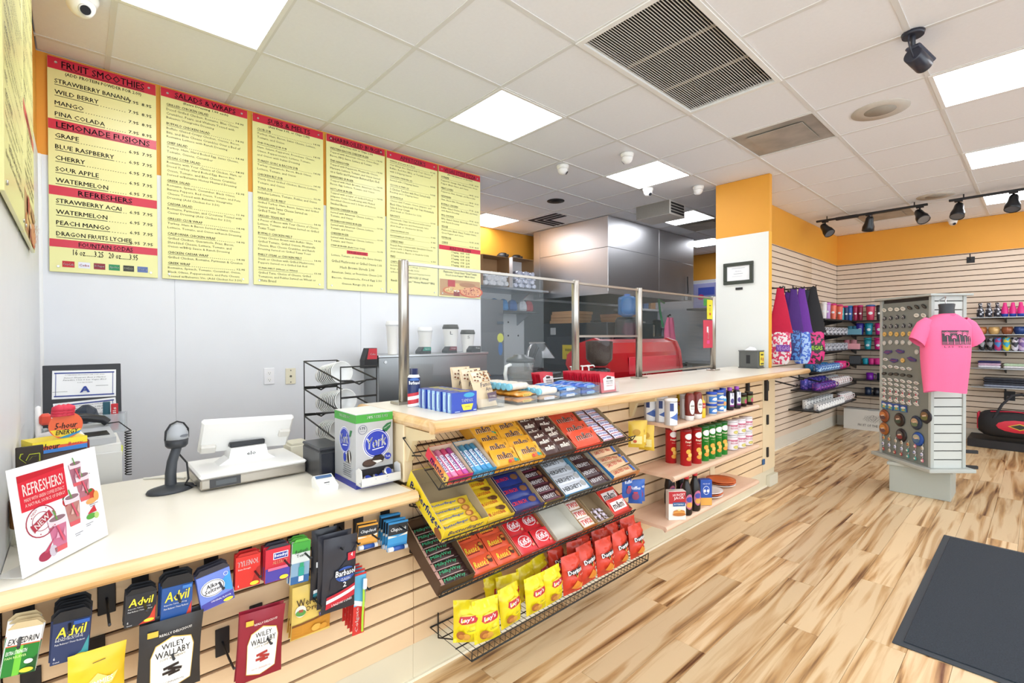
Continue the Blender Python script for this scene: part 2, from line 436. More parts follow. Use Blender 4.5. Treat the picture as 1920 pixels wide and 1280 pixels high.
# light panels
EM = emit('#f6f9ff', LAMP)
def light_panel(i, j, label, k=1):
    x0, x1, y0, y1 = cell(i, j)
    t = thing('light_panel', label, 'ceiling light', 'flat square ceiling lights', ((x0+x1)/2, (y0+y1)/2, CZ))
    w, d = .305, .3006
    m = MB()
    for a, b, c, e in ((-w, w, -d, -d+.022), (-w, w, d-.022, d), (-w, -w+.022, -d+.022, d-.022), (w-.022, w, -d+.022, d-.022)): m.bx(a, b, c, e, -.003, .03, WHITE)
    m.build('frame', parent=t)
    m = MB(); m.bx(-w+.022, w-.022, -d+.022, d-.022, .001, .012, EM); m.build('diffuser', parent=t)
LL = {(0, 7): 'white square ceiling light beside the fruit drinks menu board', (3, 7): 'white square ceiling light left of the big louvered grille', (6, 7): 'white square ceiling light above the sneeze guard near two small cameras',
      (6, 3): 'white square ceiling light at right edge, nearest the black bullet camera', (9, 3): 'white square ceiling light at right edge, middle of three', (12, 3): 'white square ceiling light behind the black track lights at right',
      (6, 11): 'white square ceiling light over the kitchen doorway beside menus', (9, 8): 'white square ceiling light behind the boxy kitchen vent'}
_far = ['beside the left entrance', 'left of the till', 'in front of the till', 'in front of the candy shelves', 'in front of the wood shelves', 'in front of the spinner', 'beyond the spinner', 'over the rear kitchen', 'near the shop front', 'at the open shop front']
_n = 0
for q in LIGHTS:
    if q in LL: light_panel(q[0], q[1], LL[q])
    else: light_panel(q[0], q[1], 'white square ceiling light outside the view, '+_far[_n]); _n += 1

# ---- walls
def wall_box(name, a, label, m=WALLW):
    mb = MB(); mb.bx(*a, m); return mb.build(name, label=label, kind='structure')
ZO = 2.39
w = wall_box('wall_left', (XL-.1, XL, 1.62, YB+.1, 0, CZ+.1), 'white side wall at far left carrying menu boards')
mb = MB(); mb.bx(XL, XL+.003, 1.62, YB, ZO, CZ, ORANGE); mb.build('orange_band', parent=w)
for a, b in ((1.62, 2.35), (2.352, 3.15), (3.152, YB-.012)):
    mb = MB(); mb.bx(XL, XL+.006, a, b, 0, ZO, WALLW); mb.build('panel', parent=w)
w = wall_box('wall_back', (XL-.1, 2.9, YB, YB+.1, 0, CZ+.1), 'white panelled wall behind the counter with orange band at top')
mb = MB(); mb.bx(XL, 2.9, YB-.003, YB, ZO, CZ, ORANGE); mb.build('orange_band', parent=w)
for a, b in ((XL+.012, .459), (.461, 1.679), (1.681, 2.9)):
    mb = MB(); mb.bx(a, b, YB-.006, YB, 0, ZO, WALLW); mb.build('panel', parent=w)
mb = MB(); mb.bx(XL, XL+.02, YB-.02, YB, 0, ZO, WHITE, .004); mb.build('corner_trim', parent=w)
wall_box('wall_light_block', (2.8, 2.9, YB+.1, YK, 0, CZ+.1), 'short white wall returning into the kitchen passage')  # added out of view, stops world light leaking into the kitchen
w = wall_box('wall_kitchen', (2.8, XR+.1, YK, YK+.1, 0, CZ+.1), 'white kitchen back wall beyond the sneeze guard')
mb = MB(); mb.bx(2.9, XR, YK-.004, YK, 2.46, CZ, ORANGE); mb.build('orange_band', parent=w)
for a, b in ((5.06, 6.3), (6.302, 7.55), (7.552, XR-.005)):
    mb = MB(); mb.bx(a, b, YK-.006, YK, .1, 1.95, C('#74787c', .4, .6, .08, 0, 2)); mb.build('dim_steel_panel', parent=w)  # steel grey panels added to dim the wall, kitchen shade put into their colour
def slatwall(parent, axis, a0, a1, pos, z0, z1, segs, m=MAPLE, gz=0.222, t=0.016):
    """slats standing proud of a dark backing; axis 'x' faces -Y at y=pos, axis 'y' faces -X at x=pos"""
    k0 = gz
    zs = [z0]; z = gz-PITCH*20
    while z < z1-.01:
        if z > z0+.01: zs.append(z)
        z += PITCH
    zs.append(z1)
    for i in range(len(zs)-1):
        lo, hi = zs[i]+(.005 if i else 0), zs[i+1]-(.005 if i < len(zs)-2 else 0)
        for s0, s1 in segs:
            b = MB()
            L = s1-s0
            b.bx(0, L, -t, 0, 0, hi-lo, m, 0.0012)
            o = b.build('slat', parent=parent)
            if axis == 'x': o.location = (s0, pos, lo)
            else: o.location = (pos, s1, lo); o.rotation_euler = (0, 0, R(-90))
ZS = 2.49
w = wall_box('wall_far', (4.98, XR, YF, YF+.1, 0, CZ+.1), 'slatted wood wall behind the hanging bags with orange band', GROOVE)
mb = MB(); mb.bx(4.98, XR, YF-.02, YF, ZS, CZ, ORANGE); mb.build('orange_band', parent=w)
mb = MB(); mb.bx(4.98, XR, YF-.012, YF, .015, .15, C('#d9d3c4', .5)); mb.build('kick_board', parent=w)
mb = MB(); mb.bx(4.98, XR, YF-.018, YF, 0, .014, C('#efe7d8', .5)); mb.build('base_trim', parent=w)
slatwall(w, 'x', 0, 0, YF, .15, ZS, ((4.98, 7.6), (7.602, XR-.017)), MAPLE2)
w = wall_box('wall_right', (XR, XR+.1, Y0, YK, 0, CZ+.1), 'slatted wood back wall of the gift shop with orange band', GROOVE)
mb = MB(); mb.bx(XR-.02, XR, Y0, YF-.02, ZS, CZ, ORANGE); mb.build('orange_band', parent=w)
mb = MB(); mb.bx(XR-.004, XR, YF+.1, YK, ZS-.03, CZ, ORANGE); mb.bx(XR-.004, XR, YF+.1, YK, 0, ZS-.03, WALLW); mb.build('kitchen_facing', parent=w)
mb = MB(); mb.bx(XR-.012, XR, Y0, YF-.02, 0, .15, C('#d9d3c4', .5)); mb.build('kick_board', parent=w)
slatwall(w, 'y', 0, 0, XR, .15, ZS, ((1.72, YF-.018), (-.72, 1.718), (-3.2, -.722)), MAPLE2)
# wing wall (column) beside the counter
zc = PX(1390, 441, 4.92).z
mb = MB(); mb.bx(4.92, 4.98, 1.75, 2.27, zc, CZ, ORANGE); mb.bx(4.921, 4.98, 1.756, 2.27, 0, zc, C('#eceee9', .45, 0, .02, .02, 5)); mb.bx(4.92, 4.98, 1.75, 1.757, 0.03, zc, C('#f0b23e', .5))
mb.build('wall_wing', label='narrow partition wall, white below and orange above, at counter end', kind='structure')

# ================================================================== COUNTERS
ZL, ZU, YP = 0.81, 1.085, 1.70
CREAM = C('#e8d3ad', .45, 0, .04, 0, 6)
def nosing_prof(y0, z1, t=0.045, w=0.04):
    """half-round wood edge: y from y0 (outer) to y0+w, top z1"""
    pts = [(y0+w, z1-t), (y0+w, z1)]
    for k in range(7):
        a = PI/2+PI*k/6; pts.append((y0+t*.5+math.cos(a)*t*.5, z1-t*.5+math.sin(a)*t*.5))
    return pts[::-1]
# low counter with the till
lc = thing('till_counter', 'low cream counter with wood edge and slatted front at left', 'counter')
mb = MB(); mb.prism([(XL+.008, 1.60), (.937, 1.60), (.937, 1.694), (.937, 1.694), (.937, 2.12), (1.25, 2.12), (1.25, 2.66), (.92, 2.66), (.92, 2.5), (XL+.008, 2.50)], ZL-.03, ZL, LAMIN, 'z'); mb.build('counter_top', parent=lc)
mb = MB(); mb.prism(nosing_prof(1.572, ZL, .045, .028), XL-.0, .952, EDGE, 'x'); mb.bx(.937, .952, 1.60, 1.694, ZL-.045, ZL, EDGE, .004); mb.build('edge_nosing', parent=lc)
mb = MB(); mb.bx(XL+.008, .999, YP+.017, 2.46, 0.0, ZL-.03, C('#c9b28a', .6), faces={'f': GROOVE}); mb.build('cabinet_body', parent=lc)
mb = MB(); mb.bx(1.0, 1.24, 2.13, 2.64, 0.0, ZL-.03, C('#c9b28a', .6)); mb.build('side_cabinet_body', parent=lc)
mb = MB(); mb.bx(XL+.008, .999, YP+.005, YP+.017, .012, .148, C('#dcd1b5', .5, 0, .05, 0, 5)); mb.bx(XL+.008, .999, YP-.006, YP+.017, 0, .012, C('#efe6cf', .5)); mb.build('kick_board', parent=lc)
slatwall(lc, 'x', 0, 0, YP+.016, .15, .766, ((XL+.01, 1.0),))
# tall counter with the sneeze guard
uc = thing('tall_counter', 'long raised cream counter with wood edge and slatted front', 'counter')
mb = MB(); mb.prism([(.975, 1.49), (5.06, 1.49), (5.06, 1.745), (4.917, 1.745), (4.917, 2.10), (.975, 2.10)], ZU-.03, ZU, LAMIN, 'z'); mb.build('counter_top', parent=uc)
mb = MB(); mb.prism(nosing_prof(1.448, ZU, .045, .042), .945, 5.09, EDGE, 'x')
mb.prism([(a, b) for a, b in nosing_prof(.945, ZU, .045, .03)][::-1], 1.49, 2.10, EDGE, 'y'); mb.bx(5.06, 5.09, 1.49, 1.745, ZU-.045, ZU, EDGE, .008); mb.build('edge_nosing', parent=uc)
mb = MB(); mb.bx(1.0, 4.9, YP+.017, 2.02, 0, ZU-.03, C('#c9b28a', .6), faces={'f': GROOVE}); mb.build('cabinet_body', parent=uc)
mb = MB(); mb.bx(.958, 1.0, YP-.002, 2.05, ZL+.002, ZU-.031, CREAM, .003); mb.build('end_post', parent=uc)
mb = MB(); mb.bx(1.0, 4.915, YP+.005, YP+.017, .012, .148, C('#dcd1b5', .5, 0, .05, 0, 5)); mb.bx(1.0, 4.915, YP-.006, YP+.017, 0, .012, C('#efe6cf', .5)); mb.build('kick_board', parent=uc)
slatwall(uc, 'x', 0, 0, YP+.016, .15, ZU-.032, ((1.002, 2.30), (2.302, 3.58), (3.662, 4.618)))
mb = MB(); mb.bx(3.582, 3.66, YP-.004, YP+.016, .15, ZU-.032, CREAM); mb.build('trim_board', parent=uc)
mb = MB(); mb.bx(4.62, 4.915, YP-.002, YP+.016, .15, ZU-.032, CREAM); mb.build('trim_board', parent=uc)
mb = MB(); mb.bx(4.72, 4.915, YP-.03, YP+.004, 0, .10, C('#d8d3bf', .5), .002); mb.build('base_block', parent=uc)
for x in (.979, 2.52):
    mb = MB(); mb.prism([(YP-.004, ZU-.05), (YP-.004, .90), (YP-.02, .90), (YP-.055, .985), (1.52, ZU-.075), (1.52, ZU-.05)], x-.012, x+.012, C('#dcc79b', .5), 'x')
    for z in (.92, 1.0): mb.lathe([(.004, -.003), (.004, .001)], C('#8a7a50', .4, 1), 8, (x, YP-.004, z), 'y')
    mb.build('bracket', parent=uc)
for x, a, b in ((4.25, .86, 1.02), (4.66, .80, 1.03)):
    mb = MB(); mb.bx(x-.012, x+.012, YP-.03, YP-.004, a, b, BLACK, .002); mb.build('shelf_standard', parent=uc)
for z in (.93, .62, .32):
    mb = MB(); mb.bx(4.70, 4.73, YP-.016, YP-.004, z-.045, z+.045, BLACK, .002); mb.build('hinge', parent=uc)
mb = MB(); mb.bx(4.60, 4.65, YP-.012, YP-.003, .22, .27, C('#2f5f8f', .5), .003); mb.build('bumper_sticker', parent=uc)

# ---- sneeze guard: posts, glass, rails
YG = 1.975
sg = thing('sneeze_guard', 'glass sneeze guard with four brushed steel posts on raised counter', 'sneeze guard')
PXS = [PY(757, 640, YG).x, PY(1079, 640, YG).x, PY(1198, 640, YG).x, PY(1337, 640, YG).x]
BRUSH = C('#b5b0a8', .3, 1.0, .08, 0, 3)
for x in PXS:
    mb = MB(); mb.lathe([(.024, 0), (.024, .648), (.022, .652)], BRUSH, 20, (x, YG, ZU+.008)); o = mb.build('post', parent=sg)
    mb = MB(); mb.bx(x-.05, x+.05, YG-.04, YG+.04, ZU, ZU+.012, BRUSH, .002); mb.build('base_plate', parent=o)
GL = glass('#9fb0b0', .025, .02)
for k, (za, zb) in enumerate(((1.115, 1.725), (1.40, 1.722), (1.13, 1.722))):
    a, b = PXS[k]+.026, PXS[k+1]-.026
    mb = MB(); mb.bx(a, b, YG-.003, YG+.003, za, zb, GL); o = mb.build('glass_pane', parent=sg)
    mb = MB(); mb.bx(a-.004, b+.004, YG-.008, YG+.008, zb, zb+.014, BRUSH); mb.build('top_rail', parent=sg)
    mb = MB(); mb.bx(a-.004, b+.004, YG-.008, YG+.008, za-.014, za, BRUSH); mb.build('bottom_rail', parent=sg)

# ================================================================== CEILING FIXTURES
x0, x1, y0, y1 = cell(3, 5); x1 += .61
t = thing('return_grille', 'large rectangular louvered air return grille, dark behind thin white blades', 'air grille', None, (0, 0, 0))
mb = MB()
for a, b, c, d in ((x0, x1, y0, y0+.03), (x0, x1, y1-.03, y1), (x0, x0+.03, y0+.03, y1-.03), (x1-.03, x1, y0+.03, y1-.03)): mb.bx(a, b, c, d, CZ-.006, CZ+.02, WHITE)
mb.build('frame', parent=t)
mb = MB(); mb.bx(x0+.01, x1-.01, y0+.01, y1-.01, CZ+.085, CZ+.095, C('#16130f', .9, 0, .3, 0, 9)); mb.build('duct_back', parent=t)
n = 36
for k in range(n):
    y = y0+.036+(y1-y0-.072)*k/(n-1)
    mb = MB(); mb.bx(x0+.03, x1-.03, -.0015, .0015, -.0018, .0018, C('#e6e2da', .5)); o = mb.build('blade', parent=t); o.location = (0, y, CZ+.008); o.rotation_euler = (0, 0, 0)
for x in (x0+.43, x0+.83):
    mb = MB(); mb.bx(x-.004, x+.004, y0+.03, y1-.03, CZ+.012, CZ+.026, C('#b5a896', .6)); mb.build('cross_bar', parent=t)
def stained(h, rough, metal):
    return C(h, rough, metal, .55, 0, 5.0)
def diffuser(i, j, label, mat):
    x0, x1, y0, y1 = cell(i, j); cx, cy = (x0+x1)/2, (y0+y1)/2
    t = thing('air_diffuser', label, 'air diffuser', 'square metal air diffusers', (cx, cy, CZ))
    mb = MB(); mb.bx(-.3, .3, -.295, .295, .004, .016, mat); mb.build('plate', parent=t)
    mb = MB(); mb.bx(-.2, .2, -.195, .195, -.006, -.002, mat, .002); mb.build('inner_plate', parent=t)
    mb = MB()
    for a in (-1, 1): mb.bx(-.3, .3, a*.29-.006, a*.29+.006, -.002, .004, BARM); mb.bx(a*.295-.006, a*.295+.006, -.284, .284, -.002, .004, BARM)
    mb.build('frame', parent=t)
diffuser(6, 5, 'stained grey metal air diffuser beyond the big louvered grille', stained('#a9a49b', .45, .15))
diffuser(12, 5, 'grey metal air diffuser behind the long black light track', stained('#a9a49b', .45, .15))
diffuser(10, 8, 'stained metal air diffuser beside the boxy kitchen vent', stained('#a8a092', .45, .15))
def speaker(x, y, r, label, ring, core):
    t = thing('ceiling_speaker', label, 'ceiling speaker', 'round ceiling speakers', (x, y, CZ+.003))
    mb = MB(); mb.lathe([(r*.55, -.006), (r, -.004), (r, .0)], ring, 32); mb.build('rim', parent=t)
    mb = MB(); mb.lathe([(0.001, -.008), (r*.55, -.006), (r*.55, -.004)], core, 32); mb.build('mesh_cover', parent=t)
speaker(4.127, .755, .165, 'beige round ceiling speaker between diffuser and right lights', C('#cdc6bb', .7), C('#a59e92', .8, 0, .1, 0, 200))
speaker(7.12, .80, .165, 'beige round ceiling speaker just above the black light track', C('#cdc6bb', .7), C('#a59e92', .8))
speaker(4.088, 3.749, .10, 'small black round ceiling speaker over the kitchen doorway', C('#1c1a1c', .6), C('#0c0b0d', .8))
# chevron vent
x0, x1, y0, y1 = cell(7, 10); cx, cy = (x0+x1)/2, (y0+y1)/2
t = thing('ceiling_vent', 'white ceiling vent with dark chevron slots near kitchen hood', 'ceiling vent', None, (cx, cy, CZ))
mb = MB(); mb.bx(-.3, .3, -.295, .295, .002, .016, TILE); mb.build('plate', parent=t)
for k in range(3):
    q = .07+.075*k; mb = MB()
    mb.prism([(-q, -.24), (-q+.042, -.24), (-q+.042, q-.042-.06), (.24, q-.042-.06), (.24, q-.06), (-q, q-.06)][::-1] if False else [(-.24+.08*k, -.26), (-.19+.08*k, -.26), (-.19+.08*k, .19-.08*k), (.26, .19-.08*k), (.26, .24-.08*k), (-.24+.08*k, .24-.08*k)], -.003, .002, C('#2a2830', .8), 'z'); mb.build('slot', parent=t)
# dome cameras
def dome(x, y, label, ang, s=1.0, z=CZ):
    t = thing('dome_camera', label, 'security camera', 'white dome cameras', (x, y, z), (0, 0, ang))
    mb = MB(); mb.lathe([(.055*s, 0), (.056*s, -.012*s), (.05*s, -.03*s), (.046*s, -.034*s)][::-1], C('#f3f2ee', .35), 24); mb.build('base', parent=t)
    mb = MB(); pr = [(.046*math.cos(a)*s, -.034*s-.052*math.sin(a)*s) for a in [PI/2*k/8 for k in range(9)]][::-1]
    mb.lathe([(max(r, .0005), z) for r, z in pr], C('#f6f5f2', .3), 24); o = mb.build('ball', parent=t)
    mb = MB(); mb.T = Matrix.Rotation(R(52), 4, 'X')
    mb.lathe([(.022*s, -.064*s), (.022*s, -.05*s)], C('#e8e8e8', .4), 18); mb.lathe([(.017*s, -.068*s), (.018*s, -.063*s)], BLACK, 18)
    mb.T = Matrix.Translation((0, -.008*s, -.026*s)) @ Matrix.Rotation(R(-52), 4, 'X')
    mb2 = MB(); mb2.T = Matrix.Translation((0, 0, -.04*s)) @ Matrix.Rotation(R(-50), 4, 'X')
    mb2.lathe([(.017*s, -.05*s), (.017*s, -.03*s)], C('#26262c', .15), 18); mb2.lathe([(.021*s, -.047*s), (.021*s, -.03*s)], C('#d9d9d9', .4), 18); mb2.build('lens', parent=t)
def azim(x, y): return math.atan2(x, -y)*0
dome(.03, 2.93, 'white dome camera at top left corner above drinks menu', R(20), 1.15)
dome(3.285, 2.926, 'white dome camera with dark lens, left of the kitchen pair', R(35))
dome(3.486, 2.374, 'white dome camera turned away, above the square light', R(200))
dome(4.462, 2.782, 'white dome camera just below the square light above sneeze guard', R(-20))
dome(4.80, 2.40, 'white dome camera turned away beside the orange partition', R(180))
dome(8.70, .80, 'white dome camera against the orange band of right wall', R(-60))
# bullet camera
b0 = PZ(1712, 62, CZ)
t = thing('bullet_camera', 'black bullet security camera hanging from the ceiling grid', 'security camera', None, (b0.x, b0.y, CZ), (0, 0, R(20)))
DK = C('#2a2c38', .35)
mb = MB(); mb.lathe([(.045, -.018), (.05, 0)], DK, 20); mb.build('mount', parent=t)
mb = MB(); mb.tube([(0, 0, -.015), (0, 0, -.06), (.03, -.02, -.10)], .011, DK, 8); mb.build('arm', parent=t)
mb = MB(); mb.tube([(-.02, .02, -.01), (-.05, .03, -.05), (-.045, .02, -.10), (-.01, .0, -.13)], .004, DK, 5); mb.build('cable', parent=t)
mb = MB(); mb.T = Matrix.Translation((.05, -.035, -.125)) @ Matrix.Rotation(R(-35), 4, 'Z') @ Matrix.Rotation(R(12), 4, 'Y')
mb.lathe([(.036, -.07), (.04, -.065), (.04, .055), (.034, .06)], DK, 24, (0, 0, 0), 'x'); mb.bx(-.08, .10, -.034, .034, .03, .05, C('#3b3e4c', .3), .008); mb.bx(-.03, .0, -.01, .01, .0501, .051, C('#b03030', .5))
mb.build('body', parent=t)
# track lights
def track(xa, y0, y1, label, heads, box=None):
    t = thing('track_light', label, 'track light', 'black track lights', (xa, 0, CZ-.05))
    mb = MB(); mb.bx(-.018, .018, y0, y1, -.012, .012, BLACK, .002)
    for y in (y0+.12, y1-.12): mb.lathe([(.006, .01), (.006, .05)], BLACK, 8, (0, y, 0))
    mb.build('track', parent=t)
    if box: mb = MB(); mb.bx(-.022, .022, box-.12, box+.12, -.024, .014, BLACK, .003); mb.build('power_feed', parent=t)
    for y, az, ti, lit in heads:
        mb = MB(); mb.bx(-.02, .02, y-.035, y+.035, -.028, -.012, BLACK, .003); mb.lathe([(.008, -.085), (.008, -.02)], BLACK, 8, (0, y, 0))
        mb.T = Matrix.Translation((0, y, -.10)) @ Matrix.Rotation(az, 4, 'Z') @ Matrix.Rotation(ti, 4, 'X')
        mb.lathe([(.058, -.115), (.064, -.11), (.062, -.06), (.048, -.02), (.04, .04), (.03, .062), (.012, .066)], C('#15171c', .3), 20, cap=False)
        o = mb.build('lamp_head', parent=t)
        b = MB(); b.T = mb.T; b.lathe([(.001, -.108), (.057, -.108)], emit('#dfeaff', 14.0) if lit else C('#8d9098', .2, .6), 20, cap=False, smooth=False); b.build('lens', parent=o)
track(7.25, .88, 2.0, 'black ceiling light track with three spot heads, left one', [(1.90, R(150), R(40), 0), (1.43, R(-60), R(22), 1), (.95, R(-55), R(-42), 0)], 1.66)
track(7.25, -.9, .70, 'black ceiling light track at right edge, over the white light', [(.62, R(-100), R(-28), 0), (.20, R(-100), R(-25), 0)])

# boxy kitchen vent
t = thing('vent_box', 'boxy grey and white air vent hung under kitchen ceiling', 'air vent', None, (5.0, 2.84, 2.785))
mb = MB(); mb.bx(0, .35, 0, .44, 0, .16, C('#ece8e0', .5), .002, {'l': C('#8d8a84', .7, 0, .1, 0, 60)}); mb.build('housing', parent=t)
for k in range(4):
    mb = MB(); mb.bx(.03, .32, -.004, -.0005, .022+.033*k, .044+.033*k, C('#3f3c3c', .7)); mb.build('louver_slot', parent=t)

# ================================================================== KITCHEN HOOD
hd = thing('exhaust_hood', 'large brushed steel kitchen exhaust hood reaching the ceiling', 'exhaust hood')
HB = C('#d6d6d8', .42, 1.0, .05, 0, 1.5); HX, HY, HX1, HY1, HZ = 5.054, 3.732, 7.30, 5.08, 1.972
mb = MB(); mb.bx(HX+.004, HX1, HY+.004, HY1, HZ+.02, CZ-.004, C('#85868a', .4, 1)); mb.build('core', parent=hd)
def pan(a, **k):
    b = MB(); b.bx(*a, HB, .0015); b.build('panel', parent=hd)
z2 = PX(1140, 462, HX).z
for (a, b) in ((HY+.001, HY1-.13), ):
    pan((HX-.002, HX+.004, a, b, HZ, z2-.002)); pan((HX-.002, HX+.004, a, b, z2+.002, CZ-.004))
pan((HX-.002, HX+.004, HY1-.127, HY1, HZ-.0, CZ-.004))
for a, b, zz in ((HX+.001, 6.27, z2), (6.274, HX1, z2-.02)):
    pan((a, b, HY-.002, HY+.004, HZ, zz-.002)); pan((a, b, HY-.002, HY+.004, zz+.002, CZ-.004))
mb = MB(); mb.bx(HX-.005, HX1, HY-.005, HY+.0, HZ-.03, HZ, HB); mb.bx(HX-.005, HX, HY, HY1, HZ-.03, HZ, HB); mb.build('lip', parent=hd)
mb = MB(); mb.bx(HX+.01, HX1-.01, HY+.01, HY1-.01, HZ-.01, HZ+.02, C('#2b2d33', .5)); mb.build('underside', parent=hd)
mb = MB(); q = PY(1288, 520, HY-.01)
mb.tube([(q.x, q.y-.01, 2.32), (q.x-.015, q.y-.02, 2.2), (q.x+.005, q.y-.015, 2.1), (q.x-.01, q.y-.015, 2.02)], .009, BLACK, 6); mb.bx(q.x-.07, q.x+.05, q.y-.05, q.y, 1.95, 2.05, C('#9a9c9f', .4, .5), .003); mb.build('switch_box', parent=hd)

# ================================================================== MENU BOARDS
YEL = C('#e9e6a0', .3); RED = C('#cf2440', .3); INK = C('#26231a', .6)
BX = [(93, 296), (304, 466), (475, 607), (612.5, 722), (725, 820), (822, 900)]
def board(name, px, rows, label, pic=None, sodas=False):
    x0, x1 = PY(px[0], 520, YB-.012).x, PY(px[1], 545, YB-.012).x
    z0, z1 = 1.757, 2.93; W, H = x1-x0, z1-z0
    t = thing('menu_board', label, 'menu board', 'yellow and red menu boards', (x0, YB-.022, z0))
    mb = MB(); mb.bx(0, W, 0, .01, 0, H, YEL, .0015); mb.build('panel', parent=t)
    for a in (.035, W-.035):
        for b in (.03, H-.03): mb = MB(); mb.lathe([(.006, -.004), (.007, 0)], C('#cfcfcf', .3, 1), 10, (a, 0, b), 'y'); mb.build('screw', parent=t)
    fn = front(0); tot = sum(r[1] for r in rows); u = H/tot; z = H
    tx = MB(); m0 = .06*W
    for r in rows:
        k, h = r[0], r[1]*u; c = z-h/2
        if k in ('H', 'B'):
            q = MB(); q.rect(W/2, c, W*.994, h*.96, RED, fn, 1); q.build('red_band', parent=t)
            ww = min(W*r[3], 9) if len(r) > 3 else W*.72
            tx.text(r[2], W/2, c, ww, h*.56, C('#3d1526', .5), fn, 3, bold=.02); tx.rect(W/2, c-h*.36, ww, h*.05, C('#3d1526', .5), fn, 3)
        elif k == 'S': tx.text(r[2], W/2, c, W*r[3] if len(r) > 3 else W*.6, h*.72, INK, fn, 2, bold=.02)
        elif k == 'c': tx.text(r[2], W/2, c, min(W*.86, len(r[2])*h*.3), h*.46, INK, fn, 2)
        elif k == 'I':
            g = text_geo(r[2], .02); ww = min((g[3]-g[2])*h*(.385 if W > .45 else .56)/.72, W*.68)
            tx.text(r[2], m0, c, ww, h*(.4 if W > .45 else .52), INK, fn, 2, bold=.02, al='l'); tx.rect(m0+ww/2, c-h*.34, ww, h*.05, INK, fn, 2)
            pr = r[3]; pw = .1*W; xe = W-m0*.8
            for q in pr[::-1]: tx.text(q, xe, c-h*.18, pw, h*(.3 if W > .45 else .42), INK, fn, 2, bold=.02, al='r'); xe -= pw*1.3
            a, b = m0+ww+.01, xe+pw*.2
            if b > a+.02:
                nd = max(2, int((b-a)/.011))
                for d in range(nd): tx.rect(a+(b-a)*d/nd, c-h*.34, .004, .003, INK, fn, 2)
        elif k == 'D':
            g = text_geo(r[2], 0); ww = min((g[3]-g[2])*h*.6/.72, W*.86)
            tx.text(r[2], m0, c, ww, h*.66, C('#403d22', .6), fn, 2, al='l')
        elif k == 'R':
            q = MB(); q.rect(W/2, c, W*.36, h*.9, RED, fn, 1); q.build('red_label', parent=t); tx.text(r[2], W/2, c, W*.3, h*.5, INK, fn, 3)
        z -= h
    tx.build('lettering', parent=t)
    if sodas:
        for k, (col, c2, s) in enumerate((('#c01828', '#f4f4f4', 'Coca-Cola'), ('#e4e4ee', '#c01828', 'Coke'), ('#8a1a2c', '#f4f4f4', 'Dr Pepper'), ('#1f8a56', '#f4f4f4', 'Sprite'), ('#2c2c22', '#d8d8c0', 'POWERADE'), ('#5a6fa8', '#e0e8ff', 'Barq'))):
            b = MB(); x = W*(.16+.137*k); b.rect(x, .045, .05, .034, C(col), fn, 1); b.text(s, x, .045, .042, .013, C(c2), fn, 3, bold=.02); b.build('drink_logo', parent=t)
    if pic:
        b = MB()
        b.deco([('r', W/2, .085, W*.97, .15, '#b98f62'), ('e', W*.3, .06, W*.22, .035, '#c9693a'), ('e', W*.3, .062, W*.18, .026, '#e0b878'), ('e', W*.75, .06, W*.3, .055, '#c8502c'), ('e', W*.75, .062, W*.26, .046, '#e2a070'), ('e', W*.42, .10, W*.2, .03, '#d8b070'), ('r', W*.28, .125, W*.17, .06, '#b3202c'), ('r', W*.4, .035, W*.14, .045, '#8c1a22'), ('e', W*.4, .058, W*.07, .008, '#f0e8e0'), ('e', W*.66, .12, W*.2, .022, '#a8744a')]
               + [('e', W*random.uniform(.55, .95), random.uniform(.03, .1), .007, .005, '#9c2418') for _ in range(22)] + [('e', W*random.uniform(.15, .45), random.uniform(.045, .075), .006, .004, random.choice(('#7a9a3a', '#b83a24', '#f0e0b0'))) for _ in range(16)], fn); b.build('food_picture', parent=t)
    return t
P78, P69 = ['7.95', '8.95'], ['6.95', '7.95']
b1 = [('H', 1.5, 'FRUIT SMOOTHIES', .76), ('S', .7, '(ADD PROTEIN POWDER FOR 2.00)', .7)]+[('I', 1.32, s, P78) for s in ('STRAWBERRY BANANA', 'WILD BERRY', 'MANGO', 'PINA COLADA')]+[('H', 1.25, 'LEMONADE FUSIONS', .86)]+[('I', 1.35, s, P69) for s in ('GRAPE', 'BLUE RASPBERRY', 'CHERRY', 'SOUR APPLE', 'WATERMELON')]+[('H', 1.15, 'REFRESHERS', .5)]+[('I', 1.32, s, P69) for s in ('STRAWBERRY ACAI', 'WATERMELON', 'PEACH MANGO', 'DRAGON FRUITS LYCHEE')]+[('H', .98, 'FOUNTAIN SODAS', .5), ('S', 1.0, '16 oz.......3.25   20 oz.......3.95', .6), ('S', 2.0, ' ')]
def items(*a):
    out = []
    for s, p, d in a:
        out.append(('I', 1.12, s, p if isinstance(p, list) else [p])); out += [('D', .8, x) for x in d]; out.append(('S', .14, ' '))
    return out
